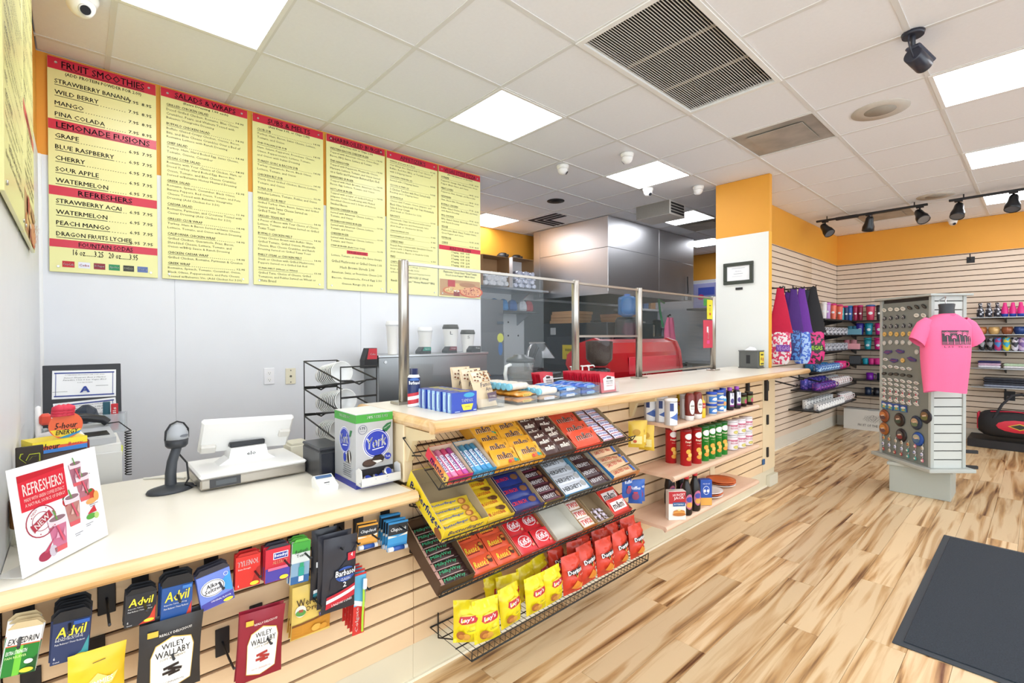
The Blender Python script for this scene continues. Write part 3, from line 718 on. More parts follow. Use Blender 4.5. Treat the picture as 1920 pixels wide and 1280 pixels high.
b2 = [('H', 1.75, 'SALADS & WRAPS', .7), ('S', .75, '(Extra Dressing 1.00 each)', .52)]+items(
 ('GRILLED CHICKEN SALAD', '14.95', ['Diced Grilled Chicken, Romaine, Blue Cheese', 'Crumbles, Pears, and Walnuts Tossed with', 'Balsamic Vinaigrette Dressing']),
 ('BUFFALO CHICKEN SALAD', '14.95', ['Buffalo Glazed Crispy Chicken, Onions, Bacon', 'Bits, and Blue Cheese Crumbles Over a Bed of', 'Romaine Lettuce with Ranch Dressing']),
 ('CHEF SALAD', '14.95', ['Turkey, Ham, Hard Boiled Egg, Swiss Cheese,', 'Tomato, Onions, Cucumber']),
 ('VEGAS COBB SALAD', '14.95', ['Romaine with Your Choice of Chicken, Ham, or', 'Diced Turkey, Hard Boiled Egg, Bacon Bits,', 'Onion, Tomato, and Blue Cheese Crumbles', 'Served w/Balsamic Honey Mustard Dressing']),
 ('GREEK SALAD', '12.95', ['Romaine, Spinach, Cucumber, Black Olives,', 'Banana Peppers, Red Onion, Tomato, and Feta', 'Cheese Tossed with Balsamic Vinaigrette', 'Dressing (Add Chicken for 3.50)']),
 ('CAESAR SALAD', '11.95', ['Romaine, Parmesan, and Croutons Tossed with', 'Caesar Dressing (Add Chicken for 3.50)']),
 ('GRILLED CLUB WRAP', '14.95', ['Turkey, Ham & Bacon Served w/Swiss Cheese', 'Lettuce, Tomato, and Onion w/Ranch Dressing']),
 ('CALIFORNIA CHICKEN WRAP', '14.95', ['Grilled Chicken, Guacamole, Fries, Bacon,', 'Shredded Cheese, Lettuce, Tomato, and', 'Onion w/BBQ Sauce & Ranch Dressing']),
 ('CHICKEN CAESAR WRAP', '14.95', ['Grilled Chicken, Romaine, Parmesan & Crouton']),
 ('GREEK WRAP', '12.95', ['Romaine, Spinach, Tomato, Cucumber, Onion,', "Black Olives, Pepperoncini's, and Feta Cheese", 'Tossed w/Balsamic Vin. (Add Chicken for 3.50)']))
b3 = [('H', 1.75, 'SUBS & MELTS', .6), ('S', .75, '(Add Fries 3.95, or Chips 2.00)', .58)]+items(
 ('CLUB SUB', '14.95', ['Turkey, Ham, Bacon, Swiss Cheese, Lettuce,', 'Tomato, and Onion']),
 ('THE ITALIAN JOB SUB', '14.95', ['Ham, Salami, Pepperoni, Provolone Cheese,', "Olives, Pepperoncini's, Lettuce, Tomato,", 'and Onion with Italian Dressing']),
 ('TURKEY GUAC & BACON SUB', '14.95', ['Turkey, Guacamole, Bacon, Black Olives,', 'Lettuce, Tomato, and Onion']),
 ('CHICKEN BLT SUB', '14.95', ['Thinly Sliced Grilled Chicken, Bacon, Lettuce,', 'Tomato, and Onion']),
 ('TUNA SUB', '12.95', ['Includes Lettuce, Tomato, Pickles, and Onion']),
 ('GRILLED CLUB MELT', '14.95', ['Grilled Turkey, Ham, Bacon, Salami, and Grilled', 'Onions with Swiss Cheese Served on', 'Grilled Texas Toast']),
 ('GRILLED TEXAS BLT MELT', '14.95', ['6 Pieces of Bacon with Your Choice of Cheese,', 'Lettuce, Tomato, and Onion Served on Grilled', 'Texas Toast']),
 ('BUFFALO CHICKEN MELT', '14.95', ['Crispy Chicken Breast with Buffalo Glaze,', 'Grilled Tomato, Grilled Onions, Mozzarella', 'Cheese, Blue Cheese Crumbles, and Ranch', 'Dressing Served on Grilled Texas Toast']),
 ('PHILLY STEAK or CHICKEN MELT', '14.95', ['Steak or Chicken with Grilled Mushrooms,', 'Peppers Served on a Grilled Sub Roll']),
 ('TUNA MELT (Wheat or White)', '13.95', ['Grilled Tuna, Choice of Cheese, Grilled', 'Tomatoes, and Pickles Served on Wheat or', 'White Bread']))+[('S', .4, ' ')]
b4 = [('H', 1.75, 'CHARBROILED BURGER', .92), ('S', .75, '(Add Fries 4.50 or Chips 2.00)', .56)]+items(
 ('WESTERN BACON CHEESEBURGER', '14.95', ['Topped with American Cheese, Onion Rings,', 'Bacon, BBQ Sauce, Lettuce & Tomato']),
 ('THE HANGOVER', '14.95', ['Topped with Pepperoni, Mozzarella Cheese,', 'Marinara, Lettuce, Tomato, and Onion Served', 'on a Garlic and Parmesan Buttered Euro Roll']),
 ('BARNYARD BURGER', '14.95', ['Topped with Hash Browns, American Cheese,', 'Bacon, Egg, Lettuce, Tomato, and Onion']),
 ('HOT LAVA BURGER', '14.95', ['Topped with a Layer of Grilled Pickled', 'Jalapeno Coins Overflowing with Melted', 'Shredded Cheese and 2 Strips of Hickory', 'Smoked Bacon']),
 ('BACON CHEESEBURGER', '13.95', ['Served with American Cheese, Lettuce,', 'Tomato, and Onion']),
 ('MUSHROOM SWISS BURGER', '13.95', ['Served with American Cheese, Lettuce,', 'Tomato, and Onion']),
 ('CHEESEBURGER', '12.95', ['Served with American Cheese, Lettuce,', 'Tomato, and Onion']),
 ('STRIP BURGER (Build Your Own)', '12.95', []))+[('R', .9, 'BURGER ADD-ONS'), ('c', 1.3, 'Lettuce, Tomato, or Onion (No Extra Charge)'), ('c', 1.3, 'Grilled Mushrooms or Grilled Onions 1.00'), ('c', 1.3, 'Hash Brown Shreds 2.00'), ('c', 1.3, 'American, Swiss, or Provolone Cheese 2.00'), ('c', 1.3, 'Bacon, Guacamole, Fried Egg 2.50'), ('c', 1.3, 'Onion Rings (3) 3.00'), ('S', .8, ' ')]
b5 = [('H', 1.75, "APPETIZER'S", .5)]+items(
 ('WINGS (5 Drums & 5 Flats)', '17.95', ['Our Wings Are Glazed with Your Choice of', 'Buffalo, Red Hot, BBQ, or Teriyaki Served', 'with 2 Dipping Sauces']),
 ('CHICKEN TENDERS (5)', '14.95', ['Served with 2 Dipping Sauces']),
 ('CLUCKS & FRIES (3)', '14.95', ['3 Chicken Tenders with Fries Served with', 'Ketchup and 1 Dipping Sauce']),
 ('QUESADILLA', '12.95', ['Cheese with Tomato, Onion, Jalapeno, and', 'Black Olives Served with Our Own Homemade', 'Salsa & Sour Cream', '(Add Steak or Chicken for 3.50)']),
 ("NACHO'S", '10.95', ['Homemade Chips Smothered w/Shredded', 'Cheese, Jalapenos and Homemade Salsa', '(Add Steak or Chicken for $3.50)']),
 ('ONION RINGS (10)', '9.95', []), ('MOZZARELLA STICKS (6)', '9.95', []), ('CHEESE FRIES', '9.95', ['French Fries covered with Shredded Cheese', 'Served with 2 Dipping Sauce', '(Add Chicken, Bacon, or Steak for 3.50)']),
 ('FRIES', '6.50', []), ("CHEF'S SAMPLER", '16.95', ['Includes 2 Tenders, 2 Wings, 3 Onion', 'Rings, and 3 Mozzarella Sticks', 'w/Ketchup & 2 Additional Dipping Sauces']))+[('S', 1.0, 'EXTRA SAUCES (1.00ea)', .6), ('S', 1.0, 'Ranch * Blue Cheese * Honey Mustard * BBQ', .86), ('S', 2.6, ' ')]
b6 = [('H', 1.6, 'VEGAS STYLE PIZZA', .75), ('S', .6, '(No Substitutions on Specials)', .6)]+items(
 ('SUPREME', ['19.95', '24.95'], ['Pepperoni, Sausage, Ham, Mushrooms, Green', 'Pepper, Black Olives, and Onion']), ('MEAT LOVERS', ['18.95', '23.95'], ['Pepperoni, Ham, Sausage, and Bacon Bits']),
 ('HAWAIIAN', ['18.95', '23.95'], ['Ham, Bacon Bits, Pineapple, and Onion']), ('BUFFALO CHICKEN', ['17.95', '22.95'], ['Buffalo Glazed Chicken, Bacon Bits, and Onion', 'with Ranch Dressing']),
 ('BBQ CHICKEN', ['17.95', '22.95'], ['BBQ Glazed Chicken, Bacon Bits and Onion', 'with Ranch Dressing']), ('VEGGIE', ['16.95', '21.95'], ['Mushrooms, Black Olives, Tomato Onion,', 'Green Pepper, and Onion']),
 ('PEPPERONI', ['16.95', '21.95'], []), ('CHEESE', ['13.95', '18.95'], []))+[('H', 1.2, 'BUILD YOUR OWN', .5)]+[('S', .85, '%d Topping   %d.95   %d.95' % (k+1, 14+k, 19+k), .44) for k in range(5)]+[('S', .9, 'Ham * Pepperoni * Sausage * Bacon Bits', .8), ('S', .9, 'Mushrooms * Diced Onion * Diced Tomato', .8), ('S', .9, 'Diced Green Pepper * Black Olives', .7), ('S', 5.2, ' ')]
board('a', BX[0], b1, 'menu board of smoothies and lemonades with four red bands', sodas=True)
board('b', BX[1], b2, 'menu board of salads and wraps, second from left')
board('c', BX[2], b3, 'menu board of subs and melts between salads and burgers boards')
board('d', BX[3], b4, 'menu board of burgers with short red label low on it')
bo5 = board('e', BX[4], b5, 'menu board of appetizers partly behind first guard post')
bo6 = board('f', BX[5], b6, 'menu board of pizzas with food picture at bottom, far right', pic=True)
e1, e2 = PX(38, 300, XL+.014).y, PX(58, 300, XL+.014).y
s = (e2-e1)/.36
o = dup(bo6, (XL+.022, e1+.004, 1.757), (0, 0, R(90)), 'menu board on left side wall, nearest the corner'); 
W6 = PY(900, 545, YB-.012).x-PY(822, 545, YB-.012).x
o.scale = ((e2-e1)/W6, 1, 1)
W5 = PY(820, 545, YB-.012).x-PY(725, 545, YB-.012).x
o = dup(bo5, (XL+.022, e1-.004-.62, 1.757), (0, 0, R(90)), 'menu board cut by left edge of the photo'); o.scale = (.62/W5, 1, 1)

# ================================================================== TILL COUNTER THINGS
def mentry(*a): pass
# acrylic drinks sign, leaning back
t = thing('counter_sign', 'white slanted counter sign advertising pink iced drinks', 'sign', None, (-.0985, 1.6375, ZL+.001), (R(-7.84), 0, .8846))
sw, sh = .259, .266
mb = MB(); mb.bx(0, sw, 0, .003, 0.003, sh, C('#f3f3f6', .15), .0008); mb.build('panel', parent=t)
mb = MB(); mb.T = Matrix.Rotation(R(7.84), 4, 'X'); mb.bx(0, sw, .004, .07, .004, .0065, glass('#ffffff', .2)); mb.build('foot', parent=t)
f = front(-.0002)
mb = MB()
mb.deco([('r', .085, .2, .13, .09, '#d61f35'), ('p', [(.02, .228), (.15, .236), (.15, .245), (.02, .245)], '#c01428')]+[('t', 'REFRESHERS!', .085, .207, .112, .03, '#fdf3f0', 0, .02), ('t', 'MADE WITH GREEN COFFEE EXTRACT', .085, .182, .112, .0085, '#f8e4e0', 0, .01), ('t', 'A NATURAL SOURCE OF ENERGY', .085, .169, .112, .0085, '#f8e4e0', 0, .01)], f); mb.build('red_header', parent=t)
mb = MB()
mb.deco([('o', .066, .118, .042, .04, .003, '#a3324a'), ('o', .066, .118, .026, .024, .0015, '#a3324a'), ('r', .066, .118, .06, .019, '#a82a40', .45), ('t', 'NEW', .066, .118, .045, .014, '#f6eef0', .45, .02), ('t', 'NEW', .048, .145, .02, .006, '#a3324a', .6), ('t', 'NEW', .086, .09, .02, .006, '#a3324a', .6)]+[('e', .066+.034*math.cos(a), .118+.032*math.sin(a), .0018, .0018, '#a3324a') for a in (0, .5, 1.2, 2.6, 3.2, 3.8, 4.3, 5.6)], f); mb.build('new_stamp', parent=t)
def drink(cx, cz, s, c1, c2):
    mb = MB(); w, h = .025*s, .085*s
    mb.deco([('p', [(cx-w*.62, cz-h*.5), (cx+w*.62, cz-h*.5), (cx+w, cz+h*.4), (cx-w, cz+h*.4)], c1), ('p', [(cx-w*.62, cz-h*.5), (cx+w*.62, cz-h*.5), (cx+w*.68, cz-h*.36), (cx-w*.68, cz-h*.36)], '#d65a62'), ('p', [(cx-w*.9, cz+h*.22), (cx+w*.92, cz+h*.22), (cx+w, cz+h*.42), (cx-w, cz+h*.42)], '#e9d7df'), ('e', cx, cz+h*.42, w, h*.1, '#f1e9ee'), ('e', cx, cz+h*.41, w*.86, h*.07, '#8a6a74'), ('r', cx-w*.2, cz+h*.52, .004*s, h*.3, '#5f9a48', .25), ('r', cx+w*.1, cz-.002, .005*s, h*.5, '#d8566e', .3), ('p', [(cx-w*.5, cz-.01), (cx-w*.2, cz+.004), (cx-w*.1, cz-.012)], c2), ('p', [(cx+w*.3, cz-.005), (cx+w*.6, cz+.012), (cx+w*.5, cz-.016)], c2)], f); mb.build('drink_picture', parent=t)
drink(.183, .207, .8, '#a8697c', '#c996a6'); drink(.2, .165, .92, '#b3707f', '#d8a4ae'); drink(.158, .115, 1.0, '#b87f78', '#dcb2a8'); drink(.107, .072, 1.1, '#c6708f', '#e2a6be')
mb = MB(); mb.deco([('e', .14, .142, .010, .012, '#c62a30'), ('e', .137, .152, .006, .004, '#2d5a2a')], f); mb.build('strawberry_picture', parent=t)
mb = MB(); mb.deco([('e', .222, .137, .014, .016, '#c8402e'), ('e', .218, .118, .018, .008, '#e6a460'), ('e', .236, .128, .009, .014, '#e9a45a'), ('e', .214, .148, .012, .005, '#3f7a3a')], f); mb.build('peach_picture', parent=t)
mb = MB(); mb.deco([('p', [(.2, .085), (.226, .105), (.232, .085)], '#c9303a'), ('e', .21, .077, .016, .008, '#57a03e'), ('e', .228, .074, .008, .009, '#b6d07a')], f); mb.build('watermelon_picture', parent=t)
mb = MB(); mb.deco([('e', .062, .03, .018, .012, '#a02a4a'), ('e', .085, .034, .011, .014, '#c7bcc8'), ('p', [(.058, .038), (.092, .066), (.07, .036)], '#b83a5a')], f); mb.build('dragon_fruit_picture', parent=t)
for x, z, w in ((.218, .195, .02), (.225, .108, .03), (.202, .06, .025), (.165, .048, .026)): mb = MB(); mb.rect(x, z, w, .002, C('#8a8a92'), f, 1); mb.rect(x-.004, z-.005, w*.6, .002, C('#8a8a92'), f, 1); mb.build('caption', parent=t)
# tip jar
t = thing('tip_jar', 'clear plastic tip jar with brown cork label behind the sign', 'jar', None, (-.085, 1.93, ZL))
mb = MB(); mb.lathe([(.05, 0), (.056, .006), (.058, .03), (.056, .055), (.056, .13), (.058, .15), (.054, .18), (.05, .19), (.048, .19), (.052, .175), (.054, .15), (.053, .01), (.001, .008)], glass('#e6e4c8', .3), 24, cap=False); mb.build('jar_body', parent=t)
mb = MB(); mb.lathe([(.0572, .055), (.0572, .13)], C('#9a6426', .7, 0, .35, 0, 120), 24, cap=False); fn = cylf(.0575, .45); mb.text('TIP', -.0, .092, .05, .02, C('#4a2c10', .8), fn, 1, bold=.01); mb.ring(0, .07, .006, .005, .0015, C('#4a2c10', .8), fn, 1); mb.build('cork_label', parent=t)
# white cabinet with phone in the corner
cbz = PY(80, 815, 3.0).z
t = thing('side_cabinet', 'white low cabinet in the corner holding a black desk phone', 'cabinet')
mb = MB(); mb.bx(XL+.012, .135, 2.56, 3.2, 0, cbz, C('#e6e6e2', .5), .004); mb.build('body', parent=t)
mb = MB(); mb.bx(XL+.012, .137, 2.552, 2.56, .70, cbz-.035, C('#dededa', .5), .002); mb.build('drawer_front', parent=t)
t = thing('desk_phone', 'black and grey corded desk phone on the white corner cabinet', 'telephone', None, (.0, 2.66, cbz), (0, 0, R(8)))
mb = MB(); mb.prism([(-.11, 0), (.11, 0), (.11, .06), (.06, .068), (-.11, .025)], -.095, .105, C('#b9bcc0', .4), 'x'); mb.build('body', parent=t)
mb = MB(); mb.T = Matrix.Translation((0, 0, .03)) @ Matrix.Rotation(R(10), 4, 'X'); mb.bx(-.02, .09, -.08, .04, .014, .02, BLACK, .002); mb.build('keypad', parent=t)
mb = MB(); mb.tube([(-.09, .02, .075), (-.075, .02, .095), (-.03, .02, .105), (.03, .02, .1), (.085, .02, .085), (.1, .02, .07)], .017, C('#1c1d22', .4), 10); mb.build('handset', parent=t)
cp = []
for k in range(120): a = k*.9; cp.append((.16+.011*math.cos(a), -.03+.011*math.sin(a), .03-.0016*k))
mb = MB(); mb.tube([(.10, .02, .065), (.135, .0, .07)]+cp, .0025, BLACK, 4); mb.build('coiled_cord', parent=t)
mb = MB(); mb.tube([(.095, -.07, .01), (.125, -.10, -.02), (.12, -.105, -.07), (.10, -.10, -.11)], .004, C('#d9e04a', .5), 6); mb.build('yellow_cable', parent=t)
# certificate board
t = thing('certificate_board', 'black board leaning in the corner with two inspection certificates', 'notice board', None, (PY(80, 800, 3.0).x, 3.0, PY(80, 815, 3.0).z), (R(-7), 0, 0))
bw, bh = .275, .31
mb = MB(); mb.bx(0, bw, 0, .012, 0, bh, C('#2b2c31', .5), .002); mb.build('board', parent=t)
def cert(x, z, w, h, rot, big):
    f = plane((x, -.001, z), (math.cos(rot), 0, math.sin(rot)), (-math.sin(rot), 0, math.cos(rot)))
    m = MB(); m.rect(w/2, h/2, w, h, PAPER, f, 0)
    m.deco([('r', w/2, h-.012, w*.94, .006, '#2c3f8f'), ('r', w/2, .012, w*.94, .006, '#2c3f8f'), ('r', .012, h/2, .002, h*.85, '#2c3f8f'), ('r', w-.012, h/2, .002, h*.85, '#2c3f8f'), ('t', 'SOUTHERN NEVADA HEALTH DISTRICT | CLARK COUNTY, NEVADA', w/2, h-.022, w*.62, .005, '#222222'), ('t', 'Sunset Shoppers Best 2 Market', w/2, h-.035, w*.66, .007, '#222222', 0, 0, .3), ('t', 'Paradise Unit 5 Las Vegas Blvd', w/2, h-.046, w*.68, .007, '#222222', 0, 0, .3)]+([('t', 'FOOD SERVICE PERMIT', w/2, h-.058, w*.24, .004, '#222222'), ('t', 'A', w/2, .04, .036, .03, '#24429c', 0, .05), ('r', w*.77, .055, .045, .0015, '#333333'), ('r', w*.12, .032, .05, .0015, '#777777')] if big else [('r', w*.3, .04, .06, .0015, '#777777'), ('o', w*.78, .05, .012, .012, .001, '#888888')]), f)
    m.build('certificate', parent=t)
cert(.03, .155, .225, .13, R(-1), True); cert(.04, .015, .22, .12, R(3), False)
# energy shot display
EH = PY(60, 852, 2.2).z-ZL
ex = thing('energy_shot_display', 'yellow energy shot counter display with round flame-coloured sign', 'display box', None, (-.085, 2.24, ZL+EH-.14), (0, 0, R(18)))
mb = MB(); mb.bx(-.04, .10, -.05, .05, .14-EH, .14, C('#3a2a22', .5), .002); mb.build('lower_box', parent=ex)
mb = MB(); mb.bx(-.04, .10, -.05, .05, .14, .18, C('#f2dc2a', .4), 0, {'f': C('#e7572b', .4)}); f = front(-.0502); mb.deco([('p', [(-.04, .14), (.10, .14), (.10, .155), (-.04, .15)], '#2f79c8'), ('p', [(-.04, .165), (.10, .16), (.10, .18), (-.04, .18)], '#f2dc2a'), ('t', '5-hour', .0, .161, .055, .02, '#1c1612', 0, .02, .2), ('t', 'Berry', .068, .161, .04, .012, '#e02a50', 0, .01, .2)], f); mb.build('shot_carton', parent=ex)
mb = MB(); mb.bx(.01, .0121, .0, .0005, 0, .0001, BLACK); f = front(-.03)
mb = MB(); mb.lathe([(.045, -.0015), (.045, .0015)], C('#e8602c', .4), 28, (.05, -.03, .222), 'y'); f = front(-.0316); mb.deco([('p', [(.008, .21), (.09, .205), (.08, .19), (.05, .18), (.02, .19)], '#f0d02a'), ('p', [(.03, .182), (.09, .2), (.085, .192), (.05, .178)], '#2a8ac0'), ('t', '5-hour', .05, .222, .06, .02, '#18120c', 0, .02, .25), ('t', 'ENERGY', .052, .2, .06, .016, '#18120c', 0, .02, .25)], f); mb.build('round_sign', parent=ex)
mb = MB()
for k in range(9): mb.lathe([(.001, .02), (.018, .012), (.02, 0)], C('#dc3550', .5), 8, (.03+.012*(k % 3), -.03-.004*(k//3), .255+.01*(k//3)))
mb.build('red_ribbon_bow', parent=ex)
t = thing('sideways_sign', 'black sign with sideways yellow outlined lettering at left edge', 'sign', None, (-.135, 2.02, ZL+.02), (0, 0, R(10)))
mb = MB(); mb.bx(0, .06, 0, .004, -.02, .24, C('#332a22', .5), .004); f = front(-.0003); mb.text('5-hour', .03, .12, .2, .045, C('#c8d434', .5), f, 1, rot=R(-90), bold=.02); mb.text('5-hour', .03, .12, .196, .04, C('#332a22', .5), f, 2, rot=R(-90), bold=0); mb.build('sign_card', parent=t)
t = thing('charging_stand', 'white upright stand with red joint and braided cord in corner', 'stand', None, (-.105, 2.45, ZL))
mb = MB(); mb.lathe([(.008, 0), (.008, .33), (.003, .335)], C('#f1f1f1', .4), 12); mb.tube([(0, 0, .22), (.05, -.01, .23)], .014, C('#f1f1f1', .4), 10); mb.build('post', parent=t)
mb = MB(); mb.bx(.003, .035, -.02, .02, .265, .305, C('#e2503c', .4), .008); mb.build('joint', parent=t)
mb = MB(); mb.tube([(.03, 0, .285), (.08, -.02, .27), (.12, -.05, .22), (.13, -.08, .12), (.125, -.09, .0)], .006, C('#efe9e4', .5), 8); mb.tube([(.035, -.0, .28), (.09, -.03, .25), (.135, -.06, .2), (.14, -.085, .02)], .0035, C('#7a3038', .6), 6); mb.build('cord', parent=t)
t = thing('clear_supply_bin', 'clear plastic bin of small packets beside the certificates', 'bin', None, (.06, 2.90, cbz), (0, 0, R(-8)))
mb = MB(); mb.bx(-.08, .11, -.04, .04, 0, .004, glass('#dfe8ee', .3)); 
for a in ((-.08, .11, -.042, -.04), (-.08, .11, .04, .042), (-.082, -.08, -.04, .04), (.11, .112, -.04, .04)): mb.bx(*a, 0, .085, glass('#dfe8ee', .3))
mb.build('bin', parent=t)
mb = MB(); mb.lathe([(.02, .01), (.04, .03), (.048, .07), (.036, .11), (.012, .13)], C('#26303f', .25, 0, .5, .6, 30), 9, (-.03, 0, .0), smooth=False); mb.build('dark_foil_bag', parent=t)
mb = MB(); mb.bx(.03, .055, -.02, .0, .01, .14, C('#2a5a6a', .4), .002); mb.build('teal_packet', parent=t)
mb = MB(); mb.bx(.06, .085, -.03, -.015, .01, .13, C('#c92a35', .4), .002); mb.deco([('t', 'Halls', .0725, .08, .07, .012, '#f4f0ee', R(90))], front(-.0305)); mb.build('red_packet', parent=t)

# barcode scanner
t = thing('barcode_scanner', 'grey and black barcode scanner on curved stand beside the till', 'scanner', None, (.262, 2.225, ZL), (0, 0, R(18))); t.scale = (1.14, 1.14, 1.1)
SK = C('#3d4147', .45)
mb = MB(); mb.lathe([(.066, 0), (.07, .004), (.066, .011), (.03, .02), (.012, .024)], SK, 28, sx=1.0, sy=.75); mb.build('base', parent=t)
mb = MB(); mb.tube([(0, 0, .012), (0, .0, .06), (.004, -.002, .10), (.018, -.006, .15)], .017, SK, 12, r2=.014); mb.build('neck', parent=t)
mb = MB(); mb.T = Matrix.Translation((.016, -.006, .178)); mb.lathe([(.026, -.03), (.032, -.022), (.034, .0)], C('#2e3136', .4), 24); mb.lathe([(.034, 0), (.033, .02), (.024, .042), (.01, .052), (.001, .053)], C('#a9adb2', .35), 24); mb.tube([(-.035, -.002, .0), (-.034, -.004, .03), (-.02, -.004, .052), (0, -.004, .06), (.02, -.004, .052), (.034, -.004, .03), (.035, -.002, .0)], .003, BLACK, 6); mb.ell(0, .012, .016, .005, C('#6f737a'), cylf(.034, .3, 0, 0), 1); mb.build('head', parent=t)
mb = MB(); mb.bx(.012, .03, .006, .02, .105, .145, C('#e4d226', .4), .002); mb.build('yellow_tag', parent=t)
mb = MB(); mb.tube([(.03, .01, .12), (.06, .02, .08), (.05, -.01, .03), (.03, -.03, .018), (.045, -.05, .012), (.06, -.05, .008)], .003, BLACK, 6); mb.build('cable', parent=t)
t = MB(); t.tube([(.20, 2.47, ZL+.005), (.25, 2.44, ZL+.005), (.30, 2.40, ZL+.005), (.325, 2.36, ZL+.005)], .0045, C('#e9e7df', .5), 6); t.build('white_cable', label='white cable lying on the counter by the scanner', cat='cable')
# till
t = thing('point_of_sale_terminal', 'white and silver touchscreen till seen from behind on counter', 'cash register', None, (.338, 2.105, ZL))
SW = C('#f4f3f0', .3)
mb = MB(); mb.bx(0, .385, 0, .30, .008, .048, C('#b3ada4', .3, .8), .006); mb.build('base', parent=t)
mb = MB(); mb.bx(-.002, .387, -.002, .302, .048, .062, SW, .006); mb.build('white_lid', parent=t)
mb = MB(); mb.bx(.03, .135, -.0015, .003, .012, .045, C('#3f4043', .2), .0005); mb.bx(.05, .12, -.0025, -.001, .02, .038, C('#565a5e', .15), .0005); mb.build('customer_display', parent=t)
mb = MB(); mb.prism([(.085, .062), (.30, .062), (.27, .085), (.262, .125), (.13, .125), (.122, .085)], .13, .22, SW, 'y'); f = front(.1297); mb.text('elo', .205, .097, .035, .016, C('#8b8a88', .5), f, 1, bold=.03); mb.build('stand', parent=t)
mb = MB(); mb.bx(.13, .262, .145, .19, .125, .145, C('#26282c', .4), .003); mb.build('hinge', parent=t)
mb = MB(); mb.T = Matrix.Translation((.195, .165, .165)) @ Matrix.Rotation(R(38), 4, 'X') @ Matrix.Rotation(R(-4), 4, 'Z')
mb.bx(-.17, .17, -.014, .014, -.075, .105, SW, .008); mb.bx(-.16, .16, .0135, .0155, -.06, .095, BLACK, 0); mb.bx(-.165, -.11, -.03, -.012, -.06, -.02, C('#dcd8d0', .4), .004); mb.bx(.12, .165, -.028, -.012, .0, .04, C('#dcd8d0', .4), .004); mb.build('screen', parent=t)
# receipt printer, card reader, pale box
t = thing('receipt_printer', 'black boxy receipt printer between till and mint box', 'printer', None, (.728, 1.965, ZL))
mb = MB(); mb.bx(0, .1, 0.0, .2, .0, .115, C('#2b2d31', .35), .005); mb.build('body', parent=t)
mb = MB(); mb.bx(-.001, .101, -.001, .201, .118, .13, C('#33353a', .3), .004); mb.bx(.004, .096, .004, .196, .115, .118, BLACK); mb.build('lid', parent=t)
mb = MB(); mb.bx(.008, .092, -.0012, .002, .012, .105, C('#23252c', .15), .0005); mb.build('front_panel', parent=t)
t = thing('card_reader', 'small white card reader in front of the mint box', 'card reader', None, (.705, 1.855, ZL), (0, 0, R(-4)))
mb = MB(); mb.prism([(-.05, 0), (.045, 0), (.05, .03), (.03, .045), (-.055, .02)], -.035, .035, C('#eeeeea', .35), 'x'); mb.build('body', parent=t)
mb = MB(); mb.T = Matrix.Rotation(R(17), 4, 'X'); f = topf(.0345); mb.deco([('r', 0, -.018, .02, .006, '#26282c'), ('t', 'tap', 0, -.032, .014, .006, '#40444a'), ('r', 0, .025, .06, .02, '#4a6d9c')], f); mb.build('face', parent=t)
mb = MB(); mb.bx(.74, .83, 2.36, 2.47, ZL, ZL+.07, C('#e9e5d3', .5), .003); mb.bx(.745, .825, 2.365, 2.465, ZL+.07, ZL+.082, C('#dfdbc8', .5), .002); mb.build('cash_box', label='pale cream box behind the black receipt printer', cat='box')
# mint dispenser box
def script_logo(mb, x, z, r, f, l=0):
    mb.ell(x, z, r*1.06, r*1.06, C('#e8e8ec'), f, 1+l, 32); mb.ell(x, z, r, r, C('#2338a8'), f, 2+l, 32); mb.ring(x, z, r*.94, r*.94, r*.04, C('#e8e8ec'), f, 3+l, 32); mb.text('York', x, z+r*.12, r*1.5, r*.8, C('#f4f4f6'), f, 4+l, .12, .025, .25, res=2); mb.rect(x+r*.1, z-r*.38, r*.9, r*.06, C('#f4f4f6'), f, 4+l, .12)
t = thing('mint_dispenser_box', 'tall silver mint candy dispenser box with blue round logo', 'candy box', None, (.785, 1.752, ZL))
SIL = C('#b9babb', .3, .25)
mb = MB(); mb.bx(0, .155, 0, .2, 0, .285, SIL, 0, {'t': C('#e8eae6', .4)}); mb.build('carton', parent=t)
mb = MB(); f = front(-.0002); fl = leftf(-.0002)
mb.rect(.0775, .267, .155, .032, C('#3f9a35'), f, 1); mb.text('70% LESS FAT', .09, .27, .09, .011, C('#f1f4ee'), f, 2, bold=.02); mb.poly([(.125, -.0006, .25), (.155, -.0006, .25), (.155, -.0006, .284), (.115, -.0006, .284)], C('#f0f0ee'))
mb.build('green_band', parent=t)
mb = MB(); mb.rect(-.1, .267, .2, .032, C('#3f9a35'), fl, 1); mb.text('70% LESS FAT', -.1, .27, .1, .011, C('#f1f4ee'), fl, 2, bold=.02); mb.build('green_band', parent=t)
mb = MB(); mb.rect(.0775, .012, .155, .024, C('#2a2f8c'), f, 1); mb.build('blue_band', parent=t)
mb = MB(); mb.rect(-.1, .012, .2, .024, C('#2a2f8c'), fl, 1); mb.build('blue_band', parent=t)
mb = MB(); script_logo(mb, .085, .165, .054, f); mb.build('logo', parent=t)
mb = MB(); script_logo(mb, -.1, .175, .05, fl); mb.build('logo', parent=t)
mb = MB(); mb.ring(.028, .225, .018, .018, .0015, C('#2a2f5c'), f, 1); mb.text('175', .028, .23, .022, .01, C('#2a2f5c'), f, 1, bold=.02); mb.text('pieces', .028, .219, .018, .005, C('#2a2f5c'), f, 1); mb.build('count_badge', parent=t)
mb = MB(); mb.deco([('p', [(.108, .205), (.128, .206), (.145, .222), (.149, .243), (.128, .238), (.112, .225)], '#1f6a3c'), ('t', 'Peppermint', .13, .226, .03, .006, '#e8f0e8', .5)], f); mb.build('leaf_print', parent=t)
mb = MB(); mb.deco([('p', [(-.06, .19), (-.045, .195), (-.03, .22), (-.05, .22)], '#1f6a3c')], fl); mb.build('leaf_print', parent=t)
